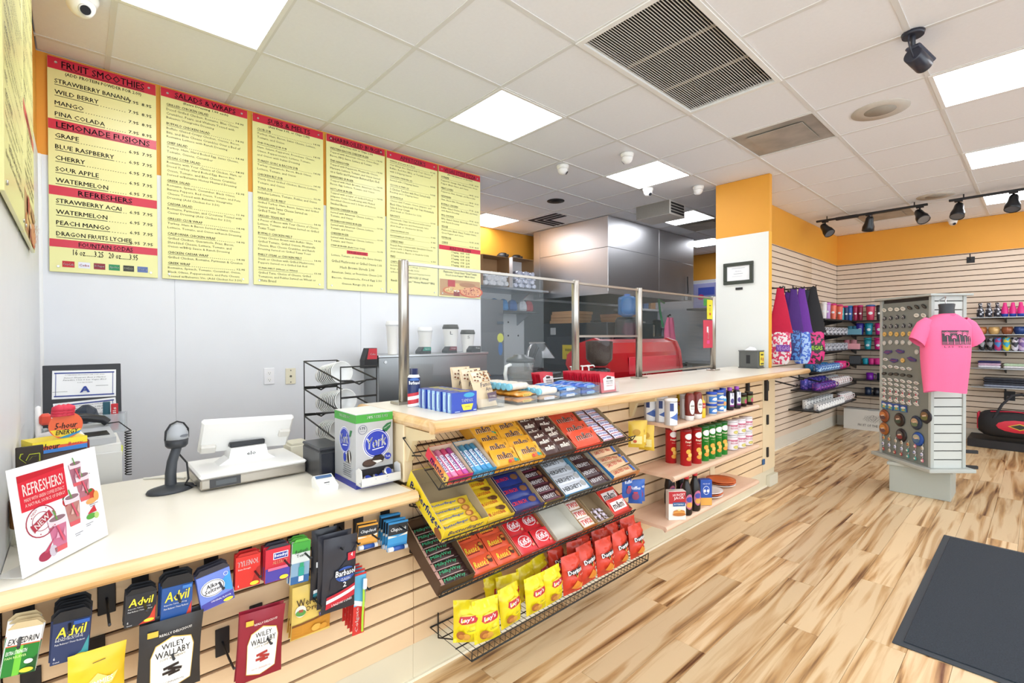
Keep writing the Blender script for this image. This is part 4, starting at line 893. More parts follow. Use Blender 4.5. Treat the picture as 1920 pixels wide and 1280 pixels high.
mb = MB(); mb.deco([('t', 'INGREDIENTS', -.07, .09, .05, .005, '#333333')]+[('r', -.08+.004*(k % 3), .08-.008*k, .07, .0025, '#55585c') for k in range(6)], fl); mb.build('ingredients_print', parent=t)
mb = MB(); mb.deco([('e', .055, .092, .03, .015, '#33241d'), ('e', .055, .095, .026, .011, '#4a3328'), ('p', [(.06, .1), (.075, .118), (.105, .12), (.118, .105), (.11, .088), (.085, .09)], '#2a1c16'), ('p', [(.066, .1), (.1, .098), (.11, .092), (.085, .088)], '#efe9e2'), ('e', .132, .108, .014, .013, '#2338a8'), ('t', 'York', .132, .108, .02, .01, '#f0f0f0')], f); mb.build('mint_picture', parent=t)
mb = MB(); mb.deco([('e', -.06, .115, .02, .025, '#2a1c16'), ('r', -.055, .115, .008, .045, '#efe9e2', .2), ('e', -.1, .108, .012, .018, '#2338a8')], fl); mb.build('mint_picture', parent=t)
mb = MB(); TR = C('#d9d7d2', .45)
mb.prism([(0.0, .02), (0.0, .075), (-.02, .085), (-.045, .08), (-.05, .055), (-.035, .02)], .0, .003, TR, 'x'); mb.prism([(0.0, .02), (0.0, .075), (-.02, .085), (-.045, .08), (-.05, .055), (-.035, .02)], .160, .163, TR, 'x'); mb.bx(0, .163, -.05, -.047, .02, .05, TR); mb.bx(0, .163, -.05, -.0, .018, .021, TR); mb.bx(.001, .154, -.004, -.001, .022, .072, C('#1d1b1e', .7)); mb.build('tray', parent=t)
mp = MB(); mp.lathe([(.001, .0), (.016, .001), (.019, .005), (.016, .009), (.001, .010)], C('#c4c6cc', .2, .8, .4, .5, 60), 12); mp.bx(-.026, .026, -.006, .006, .004, .0055, C('#b8bac2', .2, .8)); mp.ell(0, 0, .013, .013, C('#2a45b0'), topf(.0102), 1)
pm = Proto(mp.build('foil_mint', label='foil wrapped mint in the dispenser tray', cat='candy', group='foil mints in the dispenser tray'))
for k, (x, y, z, a, b) in enumerate([(.02, -.03, .024, .2, .4), (.05, -.028, .024, -.3, .9), (.08, -.03, .024, .3, .2), (.11, -.03, .024, 0, 1.2), (.14, -.03, .024, .2, .6), (.035, -.026, .037, .5, .1), (.068, -.03, .037, .6, .8), (.098, -.026, .037, -.4, 2), (.128, -.026, .037, .9, .3), (.115, -.028, .053, 1.1, .2)]):
    pm.put((.785+x, 1.752+y, ZL+z), (a, .1, b), 'foil wrapped mint in the dispenser tray'+(', topmost with blue disc' if k == 9 else ''))
# cup rack behind the till
rxa, ryb, ryf = .885, 2.60, 2.13
t = thing('cup_rack', 'black wire rack holding three stacks of white lids and cups', 'wire rack')
wd = .175; r_ = .0042
zb = [PY(573, y, ryb).z for y in (831, 778, 727.5, 676)]; zf = [PY(640, y, ryf).z for y in (862, 803, 745.5, 687)]
zb[0] = max(zb[0], ZL+.004); CUPW = C('#f3f3f1', .4)
for k in range(3):
    m = MB(); a, b = rxa, rxa+wd
    m.tube([(a, ryb, zb[k]), (b, ryb, zb[k]), (b, ryb, zb[k+1]-.003), (a, ryb, zb[k+1]-.003)], r_, WIRE, 5, True)
    if k > 0 or 1: m.tube([(a, ryf, max(zf[k], ZL+.005)), (b, ryf, max(zf[k], ZL+.005)), (b, ryf, zf[k+1]-.003), (a, ryf, zf[k+1]-.003)], r_, WIRE, 5, True)
    for x in (.35, .65): m.tube([(a+wd*x, ryb, zb[k]+.004), (a+wd*x, ryf, zf[k]+.07)], r_, WIRE, 5)
    for y, z in ((ryb, zb[k]), (ryf, zf[k]+.07)): m.tube([(a, y, z+.006), (a+wd*.3, y, z+.004), (a+wd*.5, y, z-.014), (a+wd*.7, y, z+.004), (b, y, z+.006)], r_, WIRE, 5)
    for x in (a, b): m.tube([(x, ryb, zb[k+1]-.004), (x, ryf, zf[k]+.075)], r_, WIRE, 5)
    m.build('wire_tier', parent=t)
for k in range(3):
    n = (8, 11, 9)[k]
    t2 = thing('cup_stack', 'stack of white paper cups on its side in %s tier of wire rack' % ('lowest', 'middle', 'top')[k], 'cup stack', 'stacks of white cups in wire rack')
    dz, dy = zf[k]+.07-zb[k], ryb-ryf; an = math.atan2(dz, dy); L = .085
    t2.location = (rxa+wd/2, ryb-.01, zb[k]+.058); t2.rotation_euler = (0, -an, R(-90))
    o0 = None
    for q in range(n):
        x = .023*q
        if o0 is None:
            m = MB(); m.lathe([(.036, 0), (.053, L), (.056, L), (.056, L-.005), (.0525, L-.005)], CUPW, 22, (0, 0, 0), 'x', cap=False); m.lathe([(.0525, L), (.036, .004), (.001, .004)], CUPW, 22, (0, 0, 0), 'x', cap=False); o0 = m.build('cup', parent=t2)
        else: c = o0.copy(); COL.objects.link(c); c.parent = t2; c.location = (x, 0, 0)
# wall sockets
def plate(px, label, col, holes):
    p = PY(px[0], px[1], YB-.01)
    t = thing('wall_outlet' if holes else 'phone_jack', label, 'wall socket', None, (p.x, YB-.006, p.z))
    m = MB(); m.bx(-.035, .035, -.006, 0, -.057, .057, C(col, .4), .002); m.build('cover_plate', parent=t)
    if holes:
        for s in (-1, 1):
            m = MB(); m.lathe([(.017, -.002), (.017, 0)][::1], C('#f2f2f2', .4), 18, (0, -.006, s*.021), 'y'); m.deco([('r', -.006, s*.024, .002, .009, '#333333'), ('r', .006, s*.024, .002, .007, '#333333'), ('e', 0, s*.024-.010, .0025, .0025, '#333333')], front(-.0083)); m.build('socket', parent=t)
    else:
        for z in (-.042, .042, 0): m = MB(); m.lathe([(.004 if z else .008, -.003), (.004 if z else .008, 0)], C('#6b675c', .3, .6), 10, (0, -.006, z), 'y'); m.build('screw' if z else 'socket', parent=t)
plate((505, 705), 'white double power outlet on the wall above the till', '#f0f0f3', True)
plate((545, 705), 'cream phone jack plate right of the power outlet', '#e6dfc6', False)

# ================================================================== PACKAGING HELPERS
def bulge(t, p=.5, q=.45):
    def f(u, v):
        u = min(max(u, 0), 1); v = min(max(v, 0), 1)
        return t*.5*(math.sin(PI*u)**p)*(math.sin(PI*v)**q)
    return f
def pillow(mb, w, h, t, m, nx=8, ny=10, wob=0.0, seal=.05, sealm=None, back=None, seed=0):
    """upright sealed bag: x 0..w, z 0..h, bulging along y; returns the front-surface mapper"""
    B = bulge(t); rnd = random.Random(seed+int(w*1e4)); J = [[rnd.uniform(-1, 1) for _ in range(nx+1)] for _ in range(ny+1)]
    def off(i, j): return wob*J[j][i] if 0 < i < nx and 0 < j < ny else 0
    def side(sg, mat):
        vs = [((w*i/nx)*(1-.03*math.sin(PI*j/ny)*(1 if i in (0, nx) else 0)) + (.015*w*math.sin(PI*j/ny) if i == 0 else 0), sg*(B(i/nx, (j/ny-seal)/(1-2*seal))+off(i, j)*t), h*j/ny) for j in range(ny+1) for i in range(nx+1)]
        fs = [(j*(nx+1)+i, j*(nx+1)+i+1, (j+1)*(nx+1)+i+1, (j+1)*(nx+1)+i) for j in range(ny) for i in range(nx)]
        if sg > 0: fs = [f[::-1] for f in fs]
        mb.add(vs, fs, mat, True)
    side(-1, m); side(1, back or m)
    return lambda x, z, l=0: Vector((x, -B(x/w, (z/h-seal)/(1-2*seal))-.0012-.0006*l-wob*t*.5, z))
def flatbar(mb, w, d, t, m, nx=8, ny=4, crimp=.05, wob=0.0, seed=0):
    """wrapped bar lying flat: x 0..w, y 0..d, z from 0; returns the top-surface mapper"""
    rnd = random.Random(seed+7)
    def up(u, v):
        u = min(max((u-crimp)/(1-2*crimp), 0), 1); v = min(max(v, 0), 1)
        return t*(.5+.5*(math.sin(PI*u)**.35)*(math.sin(PI*v)**.4))
    J = [[rnd.uniform(-1, 1)*wob for _ in range(nx+1)] for _ in range(ny+1)]
    for sg in (1, 0):
        vs = [(w*i/nx, d*j/ny, (up(i/nx, j/ny)+J[j][i]*t) if sg else (t-up(i/nx, j/ny))) for j in range(ny+1) for i in range(nx+1)]
        fs = [(j*(nx+1)+i, j*(nx+1)+i+1, (j+1)*(nx+1)+i+1, (j+1)*(nx+1)+i) for j in range(ny) for i in range(nx)]
        if not sg: fs = [f[::-1] for f in fs]
        mb.add(vs, fs, m, True)
    return lambda x, y, l=0: Vector((x, y, up(x/w, y/d)+.0008+.0005*l+wob*t*.5))
def pxbox(xl, xr, yt, yb, Y):
    a, b = PY(xl, (yt+yb)/2, Y), PY(xr, (yt+yb)/2, Y); c, d = PY((xl+xr)/2, yt, Y), PY((xl+xr)/2, yb, Y)
    return a.x, b.x-a.x, d.z, c.z-d.z

# ================================================================== PEG HOOKS AND HANGING PACKS
def hook(px, py, label, n=.165, long=True):
    p = PY(px, py, YP-.004)
    t = thing('peg_hook', label, 'hook', 'black slatwall hooks on till counter', (p.x, YP-.0005, p.z))
    m = MB(); m.bx(-.019, .019, -.006, 0, -.055, .03, BLACK, .0015); m.build('back_plate', parent=t)
    m = MB(); m.tube([(0, -.004, -.012), (0, -n*.6, -.022), (0, -n, -.022), (0, -n-.008, -.016)], .0032, BLACK, 6); m.build('prong', parent=t)
    return p
def hangpack(name, cat, desc, box, Yf, n, dy, make, group, rot=0, words=None):
    """make(mb, w, h) fills the front pack in x 0..w z 0..h ; copies hang behind it"""
    x, w, z, h = pxbox(*box, Yf)
    mb = MB(); kids = make(mb, w, h)
    o = mb.build(name, label=desc+', frontmost' if n > 1 else desc, cat=cat, group=group)
    lab = MB(); kids(lab); lab.build('label_print', parent=o)
    o.location = (x, Yf, z); o.rotation_euler = (0, rot, 0)
    for k in range(1, n):
        q = dup(o, (x+random.uniform(-.003, .003)+.0*k, Yf+dy*k, z+random.uniform(-.003, .003)+.002*k), (0, rot+random.uniform(-.03, .03), 0), desc+', %s from front' % ORD[k], group)
def cardbox(col, hdr, t, dec, hh=.2, side=None, hole=True):
    """thin carton with a hang header"""
    def make(mb, w, h):
        b = h*(1-hh)
        mb.bx(0, w, 0, t, 0, b, C(side or col, .35), .001, {'f': C(col, .3)})
        c = .012
        mb.prism([(0, b), (w, b), (w, h-c), (w-c, h), (c, h), (0, h-c)], 0, .0012, C(hdr, .4), 'y')
        def kids(lb): lb.deco(dec(w, b, h), front(-.0004))
        return kids
    return make
def advil(col, c2, extra):
    return lambda w, b, h: [('r', w*.5, b*.5, w*.98, b*.98, col), ('p', [(w*.45, b*.02), (w*.98, b*.02), (w*.98, b*.55), (w*.8, b*.2)], c2), ('e', w*.78, b*.1, w*.17, b*.05, '#f0d83a'), ('t', 'Advil', w*.5, b*.76, w*.8, b*.24, '#f3dd3a', 0, .02, .15)]+[('t', 'Ibuprofen Tablets, 200 mg', w*.45, b*.57, w*.72, b*.045, '#e6e6e6'), ('t', 'Pain Reliever / Fever Reducer', w*.48, b*.49, w*.78, b*.045, '#e6e6e6'), ('t', '6', w*.1, b*.17, w*.05, b*.07, '#f0f0f0'), ('t', 'Coated', w*.15, b*.08, w*.16, b*.035, '#f0f0f0')]+extra(w, b)
hook(45, 1140, 'black peg hook carrying green headache tablets at far left'); hook(131, 1118, 'black peg hook carrying dark blue gel capsule boxes'); hook(200, 1112, 'empty black peg hook between two tablet stacks on top row', .15); hook(263, 1086, 'black peg hook carrying black tablet boxes'); hook(321, 1072, 'black peg hook carrying bright blue tablet boxes'); hook(396, 1052, 'black peg hook carrying purple and blue antacid boxes'); hook(460, 1034, 'black peg hook carrying red painkiller boxes'); hook(513, 1016, 'black peg hook carrying red and purple allergy boxes'); hook(550, 1004, 'black peg hook carrying green eye drop cards'); hook(607, 990, 'black peg hook carrying black razor bags, left of pair'); hook(636, 982, 'black peg hook carrying razor bags, right of pair'); hook(672, 974, 'grey-black peg hook carrying orange lip balm'); hook(722, 960, 'black peg hook carrying blue lip balm cards')
hook(417, 1195, 'empty black peg hook left of the dark red candy bag', .15); hook(180, 1215, 'black peg hook carrying yellow candy bag'); hook(310, 1170, 'black peg hook carrying black licorice bag'); hook(480, 1150, 'black peg hook carrying dark red licorice bag'); hook(570, 1090, 'black peg hook carrying caramel candy bags'); hook(655, 1062, 'black peg hook carrying toothbrushes'); hook(58, 1275, 'black peg hook at bottom left corner of counter')
YA = 1.585
def excedrin(w, b, h): return [('r', w*.5, b*.82, w*.98, b*.34, '#f2f0ec'), ('r', w*.5, b*.33, w*.98, b*.64, '#1f7a2a'), ('r', w*.42, b*.33, w*.2, b*.64, '#6fc03a'), ('p', [(w*.5, b*.02), (w*.98, b*.02), (w*.98, b*.4)], '#16501f'), ('r', w*.5, b*.655, w*.98, b*.02, '#d8542c'), ('t', 'EXCEDRIN', w*.5, b*.76, w*.9, b*.13, '#1c1c20', .06, .01, .3), ('t', 'EXTRA STRENGTH', w*.35, b*.52, w*.6, b*.08, '#f2f4ee', .06, .01, .25), ('t', 'PAIN RELIEVER', w*.35, b*.42, w*.6, b*.05, '#d8f0a0', .06), ('e', w*.74, b*.28, w*.13, b*.05, '#eef0ee'), ('e', w*.72, b*.1, w*.2, b*.05, '#f0d83a')]
hangpack('tablet_box', 'medicine box', 'green and white headache tablet box hanging at far left', (-2, 66, 1165, 1262), YA, 4, .014, cardbox('#f2f0ec', '#c9b48a', .010, excedrin, .12), 'green headache tablet boxes', R(8))
hangpack('tablet_box', 'medicine box', 'dark blue gel capsule box with teal corner on peg hook', (92, 165, 1143, 1238), YA, 6, .013, cardbox('#26345a', '#17181c', .011, advil('#26345a', '#3a8f92', lambda w, b: [('t', 'LIQUI-GELS', w*.45, b*.62, w*.72, b*.08, '#f4f4f4', 0, .02, .15), ('r', w*.75, b*.94, w*.42, b*.09, '#2a58a8')]), .2), 'dark blue gel capsule boxes', R(4))
hangpack('tablet_box', 'medicine box', 'black tablet box with yellow lettering and red corner', (232, 291, 1102, 1170), YA, 3, .013, cardbox('#26262a', '#17181c', .011, advil('#232429', '#c8402c', lambda w, b: []), .14), 'black tablet boxes', R(3))
hangpack('tablet_box', 'medicine box', 'bright blue tablet box with yellow lettering and red corner', (299, 358, 1078, 1172), YA, 4, .013, cardbox('#23508f', '#17181c', .011, advil('#234f90', '#c8402c', lambda w, b: [('r', w*.8, b*.94, w*.3, b*.08, '#3f7ac0')]), .2), 'bright blue tablet boxes', R(3))
hangpack('tablet_box', 'medicine box', 'purple and blue antacid tablet box with white oval', (378, 441, 1063, 1138), YA, 3, .016, cardbox('#5f74c8', '#33323c', .012, lambda w, b, h: [('r', w*.5, b*.5, w*.98, b*.98, '#6f86d0'), ('p', [(w*.02, b*.02), (w*.98, b*.02), (w*.98, b*.3), (w*.02, b*.2)], '#4a4aa0'), ('p', [(w*.5, b*.5), (w*.98, b*.3), (w*.98, b*.9)], '#3f98d4'), ('e', w*.42, b*.58, w*.36, b*.24, '#f4f4f6'), ('o', w*.42, b*.58, w*.34, b*.22, .0015, '#26263a'), ('t', 'Alka-', w*.42, b*.66, w*.4, b*.12, '#22222c', .08, .02, .2), ('t', 'Seltzer', w*.42, b*.53, w*.52, b*.12, '#22222c', .08, .02, .2), ('t', 'ORIGINAL FLAVOR', w*.6, b*.2, w*.6, b*.05, '#f0f0f4'), ('e', w*.8, b*.09, w*.15, b*.05, '#f0d83a'), ('o', w*.85, b*.86, w*.07, b*.06, .001, '#f0f0f0')], .14), 'antacid tablet boxes', R(-8))
hangpack('tablet_box', 'medicine box', 'red painkiller box with white lettering on peg hook', (440, 487, 1035, 1100), YA, 2, .015, cardbox('#c62a25', '#b3221f', .012, lambda w, b, h: [('r', w*.5, b*.5, w*.98, b*.98, '#cf2e27'), ('p', [(w*.6, b*.02), (w*.98, b*.1), (w*.98, b*.6), (w*.85, b*.55)], '#a51d1a'), ('t', 'TYLENOL', w*.5, b*.78, w*.84, b*.17, '#f6f0ee', .04, .02, .12), ('t', 'Extra Strength', w*.35, b*.6, w*.5, b*.06, '#f0dcd8'), ('e', w*.76, b*.1, w*.18, b*.06, '#f0d83a'), ('t', '6', w*.12, b*.12, w*.05, b*.08, '#f0f0f0')], .08), 'red painkiller boxes', R(2))
hangpack('tablet_box', 'medicine box', 'red and purple allergy tablet box on peg hook', (496, 543, 1020, 1088), YA, 3, .014, cardbox('#c0263a', '#33323c', .012, lambda w, b, h: [('r', w*.5, b*.7, w*.98, b*.58, '#c8283a'), ('r', w*.5, b*.22, w*.98, b*.4, '#4a3f9c'), ('r', w*.6, b*.76, w*.6, b*.2, '#f0eef4'), ('r', w*.6, b*.76, w*.55, b*.16, '#2f3a8c'), ('t', 'Benadryl', w*.6, b*.76, w*.5, b*.12, '#f4f4f8', 0, .02), ('t', 'ALLERGY', w*.58, b*.58, w*.6, b*.1, '#f8c8a0', 0, .02), ('r', w*.5, b*.4, w*.8, b*.08, '#e06a8a'), ('e', w*.74, b*.1, w*.18, b*.06, '#f0d83a')], .08), 'red and purple allergy boxes', R(2))
def eyed(w, b, h): return [('r', w*.5, b*.86, w*.98, b*.26, '#3f9a3a'), ('r', w*.5, b*.62, w*.98, b*.24, '#cfd6d2'), ('r', w*.5, b*.32, w*.98, b*.36, '#7fa0b8'), ('r', w*.5, b*.1, w*.98, b*.18, '#2c5f94'), ('t', 'Refresh', w*.5, b*.78, w*.7, b*.09, '#2a4a30', .1, .01, .3), ('t', 'Tears', w*.5, b*.68, w*.5, b*.07, '#2a4a30', .1, .01), ('r', w*.55, b*.3, w*.3, b*.22, '#2a9a8a'), ('r', w*.55, b*.12, w*.26, b*.12, '#e8f0f0'), ('r', w*.55, b*.45, w*.2, b*.1, '#2f9a6a')]
hangpack('eye_drop_card', 'eye drops', 'green and blue eye drop card on peg hook', (543, 578, 1010, 1092), YA, 3, .016, cardbox('#c8d0d0', '#58b040', .010, eyed, .06), 'eye drop cards', R(4))
def lip(top, low):
    def make(mb, w, h):
        mb.bx(0, w, 0, .0015, h*.02, h, C(top, .35)); mb.lathe([(.008, .0), (.008, w*.95)], C('#e9edf2', .3), 12, (w*.02, -.007, h*.1), 'x'); mb.lathe([(.0083, .0), (.0083, w*.55)], C('#24509c', .3), 12, (w*.25, -.007, h*.1), 'x')
        def kids(lb): lb.deco([('r', w*.5, h*.72, w*.98, h*.5, '#22262c'), ('r', w*.5, h*.4, w*.98, h*.3, low), ('p', [(w*.01, h*.55), (w*.5, h*.48), (w*.99, h*.58), (w*.99, h*.5), (w*.01, h*.46)], '#e8e0d0'), ('t', 'ChapStick', w*.52, h*.72, w*.8, h*.16, '#eef0f0', 0, .005, .3), ('r', w*.5, h*.96, w*.98, h*.05, top)], front(-.0004))
        return kids
    return make
hangpack('lip_balm_card', 'lip balm', 'orange and black lip balm card on peg hook', (669, 706, 982, 1026), YA, 2, .018, lip('#d99a3a', '#e2a24a'), 'orange lip balm cards', R(4))
hangpack('lip_balm_card', 'lip balm', 'blue lip balm card beside the wire candy shelves', (725, 762, 976, 1030), YA, 5, .018, lip('#3a8ac0', '#3f96cc'), 'blue lip balm cards', R(4))
def bagpack(col, t, dec, wob=.05, seal=.05, nx=9, ny=12, rough=.3):
    def make(mb, w, h):
        fn = pillow(mb, w, h, t, C(col, rough), nx, ny, wob, seal)
        def kids(lb): lb.deco(dec(w, h), fn, 6)
        return kids
    return make
def razor(w, h): return [('p', [(w*.2, h*.45), (w*.95, h*.85), (w*.95, h*.3), (w*.2, h*.3)], '#23242e'), ('p', [(w*.12, h*.06), (w*.95, h*.16), (w*.95, h*.24), (w*.12, h*.14)], '#c22a3a'), ('p', [(w*.12, h*.14), (w*.95, h*.24), (w*.95, h*.29), (w*.12, h*.19)], '#eef0f0'), ('p', [(w*.12, h*.19), (w*.95, h*.29), (w*.95, h*.33), (w*.12, h*.23)], '#b32436'), ('r', w*.8, h*.72, w*.24, h*.1, '#c4293a'), ('t', '4', w*.8, h*.74, w*.06, h*.05, '#ffffff', 0, .03), ('e', w*.62, h*.5, w*.3, h*.1, '#2a4f9c'), ('r', w*.62, h*.52, w*.62, h*.09, '#22242c'), ('t', 'Barbasol', w*.62, h*.525, w*.6, h*.08, '#f4f6f8', 0, .03, .08), ('t', 'CLASSIC', w*.62, h*.44, w*.3, h*.035, '#e6e8ec', 0, .01), ('t', '2', w*.6, h*.37, w*.1, h*.07, '#f4f6f8', 0, .02), ('t', '2 RAZORS 2 LINES', w*.55, h*.13, w*.6, h*.03, '#f8f0f0', .1)]
hangpack('razor_bag', 'razors', 'black disposable razor bag with white lettering and red stripes', (600, 664, 1005, 1142), 1.555, 2, .03, bagpack('#2b2c34', .024, razor, .1), 'razor bags', R(3))
def razor2(w, h): return [('p', [(w*.1, h*.1), (w*.9, h*.16), (w*.9, h*.2), (w*.1, h*.15)], '#e8ecec'), ('p', [(w*.1, h*.03), (w*.9, h*.1), (w*.9, h*.16), (w*.1, h*.1)], '#2f8a9c'), ('t', 'Bar', w*.4, h*.52, w*.5, h*.08, '#eef0f2', 0, .03), ('t', 'CLAS', w*.4, h*.42, w*.4, h*.04, '#d8dce0')]
hangpack('razor_bag', 'razors', 'black razor bag with teal stripe, behind the front one', (580, 628, 990, 1118), 1.612, 1, .03, bagpack('#24252c', .03, razor2, .12), 'razor bags', R(2))
def brush(mb, w, h):
    mb.bx(0, w, 0, .0015, 0, h, C('#c8322e', .35))
    def kids(lb):
        lb.deco([('r', w*.5, h*.72, w*.96, h*.5, '#5aa8c8'), ('p', [(w*.02, h*.5), (w*.98, h*.42), (w*.98, h*.5), (w*.02, h*.58)], '#e8e8e8'), ('t', 'Colgate', w*.35, h*.25, h*.4, w*.35, '#f8f0ee', R(90), .02)], front(-.0004))
        lb.tube([(w*.75, -.008, h*.05), (w*.7, -.010, h*.3), (w*.75, -.010, h*.55), (w*.72, -.009, h*.75)], .004, C('#a9cf3a', .3), 6); lb.tube([(w*.72, -.009, h*.75), (w*.72, -.01, h*.92)], .0055, C('#3a9cc8', .3), 6); lb.bx(w*.6, w*.85, -.02, -.012, h*.76, h*.92, C('#e8f0f4', .6))
    return kids
hangpack('toothbrush_card', 'toothbrush', 'red and blue toothbrush card with green handle on hook', (660, 682, 1075, 1188), 1.56, 5, .022, brush, 'carded toothbrushes', R(3))
def wally(bg, art):
    def dec(w, h): return [('p', [(w*.2, h*.12), (w*.5, h*.06), (w*.82, h*.14), (w*.85, h*.6), (w*.8, h*.72), (w*.5, h*.78), (w*.25, h*.7), (w*.18, h*.55)], '#d8b45a'), ('p', [(w*.21, h*.13), (w*.5, h*.075), (w*.81, h*.15), (w*.835, h*.6), (w*.79, h*.71), (w*.5, h*.765), (w*.26, h*.69), (w*.19, h*.55)], '#f4f1ea'), ('t', 'WILEY', w*.52, h*.67, w*.36, h*.07, '#1e1c1c', .05, .01), ('t', 'WALLABY', w*.52, h*.575, w*.54, h*.085, '#1e1c1c', .05, .01), ('t', 'SOFT & CHEWY', w*.52, h*.505, w*.4, h*.028, '#7a6a3a', .05), ('r', w*.5, h*.39, w*.24, h*.035, art, .2), ('r', w*.56, h*.35, w*.22, h*.035, art, -.25), ('r', w*.47, h*.32, w*.2, h*.035, art, .1), ('r', w*.55, h*.295, w*.18, h*.03, art, .15), ('t', "REALLY DELICIOUS!", w*.55, h*.84, w*.5, h*.03, '#f0eae0', .05), ('r', w*.2, h*.87, w*.16, h*.07, '#d8b03a'), ('t', 'HOT CINNAMON', w*.5, h*.19, w*.4, h*.025, art)]
    return dec
hangpack('licorice_bag', 'candy bag', 'black licorice candy bag with white panel on peg hook', (252, 375, 1158, 1296), 1.575, 2, .022, bagpack('#2c2b2c', .021, wally('#2c2b2c', '#221a1a'), .08), 'licorice candy bags', R(3))
hangpack('licorice_bag', 'candy bag', 'dark red licorice candy bag with white panel on peg hook', (440, 527, 1142, 1268), 1.58, 2, .02, bagpack('#8a1c2e', .019, wally('#8a1c2e', '#a8322c'), .08), 'licorice candy bags', R(4))
hangpack('yellow_candy_bag', 'candy bag', 'plain yellow candy bag cut by bottom edge of photo', (122, 234, 1215, 1320), 1.575, 1, .02, bagpack('#e2bc28', .03, lambda w, h: [('p', [(w*.3, h*.45), (w*.5, h*.62), (w*.7, h*.5), (w*.85, h*.56), (w*.75, h*.38), (w*.5, h*.33), (w*.28, h*.36)], '#f0d978'), ('t', 'GUMMIES', w*.52, h*.45, w*.5, h*.1, '#f8f4e6', .1, .02), ('r', w*.52, h*.82, w*.22, h*.012, '#4a3a10', .1)], .1), 'yellow candy bags', R(2))
def werther(w, h): return [('p', [(w*.02, h*.02), (w*.98, h*.05), (w*.98, h*.35), (w*.02, h*.25)], '#c98a2c'), ('p', [(w*.02, h*.25), (w*.98, h*.35), (w*.98, h*.39), (w*.02, h*.29)], '#7a4a1c'), ('t', "Werther's", w*.5, h*.72, w*.8, h*.15, '#3a2212', .08, .01), ('t', 'Original', w*.6, h*.57, w*.6, h*.13, '#3a2212', .08, .01), ('e', w*.2, h*.55, w*.13, h*.11, '#e8e4d8'), ('e', w*.2, h*.52, w*.12, h*.06, '#5a9a4a'), ('r', w*.2, h*.56, w*.1, h*.05, '#a8503a'), ('r', w*.8, h*.42, w*.3, h*.07, '#4a3080', .2), ('t', 'SUGAR FREE', w*.8, h*.42, w*.26, h*.035, '#f0f0f0', .2), ('e', w*.6, h*.16, w*.12, h*.07, '#e2b050'), ('e', w*.78, h*.14, w*.1, h*.06, '#d89a38')]
hangpack('caramel_bag', 'candy bag', 'golden caramel candy bag under the razor bags', (543, 618, 1092, 1188), 1.625, 3, .022, bagpack('#e6c86a', .021, werther, .08), 'golden caramel candy bags', R(3))

# ================================================================== WIRE CANDY RACKS
RX0, RX1, RYF, RD, RA = .956, 2.165, 1.445, .292, R(30)
RZ = [.845, .644, .458]
def make_rack(name, label, L, d, lip=.032, pitch=.027):
    t = thing(name, label, 'wire shelf', 'black wire shelves on the slatted counter front')
    m = MB(); m.tube([(0, 0, 0), (L, 0, 0), (L, d, 0), (0, d, 0)], .0034, WIRE, 6, True); m.build('rim', parent=t)
    m = MB(); n = int(L/pitch)
    for k in range(1, n): x = L*k/n; m.tube([(x, 0, .001), (x, d, .001)], .0014, WIRE, 4)
    m.build('floor_wires', parent=t, kind='stuff')
    m = MB()
    for y in (d*.36, d*.7): m.tube([(0, y, -.003), (L, y, -.003)], .0026, WIRE, 5)
    m.build('cross_wires', parent=t, kind='stuff')
    m = MB(); m.tube([(0, 0, 0), (0, -.004, lip), (L, -.004, lip), (L, 0, 0)], .0026, WIRE, 5); m.build('lip_rail', parent=t)
    m = MB()
    for k in range(1, n): x = L*k/n; m.tube([(x, 0, 0), (x, -.004, lip)], .0014, WIRE, 4)
    m.build('lip_wires', parent=t, kind='stuff')
    return t
racks = []
for k in range(3):
    t = make_rack('wire_candy_shelf', '%s sloping black wire shelf of candy boxes on counter front' % ('top', 'middle', 'lowest')[k], RX1-RX0, RD)
    M = Matrix.Translation((RX0, RYF, RZ[k])) @ Matrix.Rotation(RA, 4, 'X'); t.matrix_world = M; racks.append(M)
    for x in (.025, .31, .60, .90, 1.19):
        m = MB(); mi = M.inverted(); zb = RZ[k]+.148
        pts = [(RX0+x, 1.692, zb), (RX0+x, 1.692, zb-.075), (RX0+x, 1.692, zb+.035)]
        m.tube([mi @ Vector(pts[2]), mi @ Vector(pts[1])], .003, WIRE, 5); m.tube([mi @ Vector(pts[1]), mi @ Vector((RX0+x, RYF+.16, RZ[k]+.088))], .003, WIRE, 5); m.build('wall_brace', parent=t)
t = make_rack('wire_chip_shelf', 'flat black wire shelf of chip bags near the floor', 2.26-1.074, .28, .04); CM = Matrix.Translation((1.074, 1.412, .19)); t.matrix_world = CM
for x in (.04, .3, .6, .9, 1.15):
    m = MB(); m.tube([(x, .282, .045), (x, .282, -.06)], .003, WIRE, 5); m.tube([(x, .282, -.06), (x, .14, -.003)], .003, WIRE, 5); m.build('wall_brace', parent=t)
CARD = C('#9a8263', .8); CARDL = C('#b49d78', .8)
def rxl(px): return PY(px, 850, RYF).x-RX0
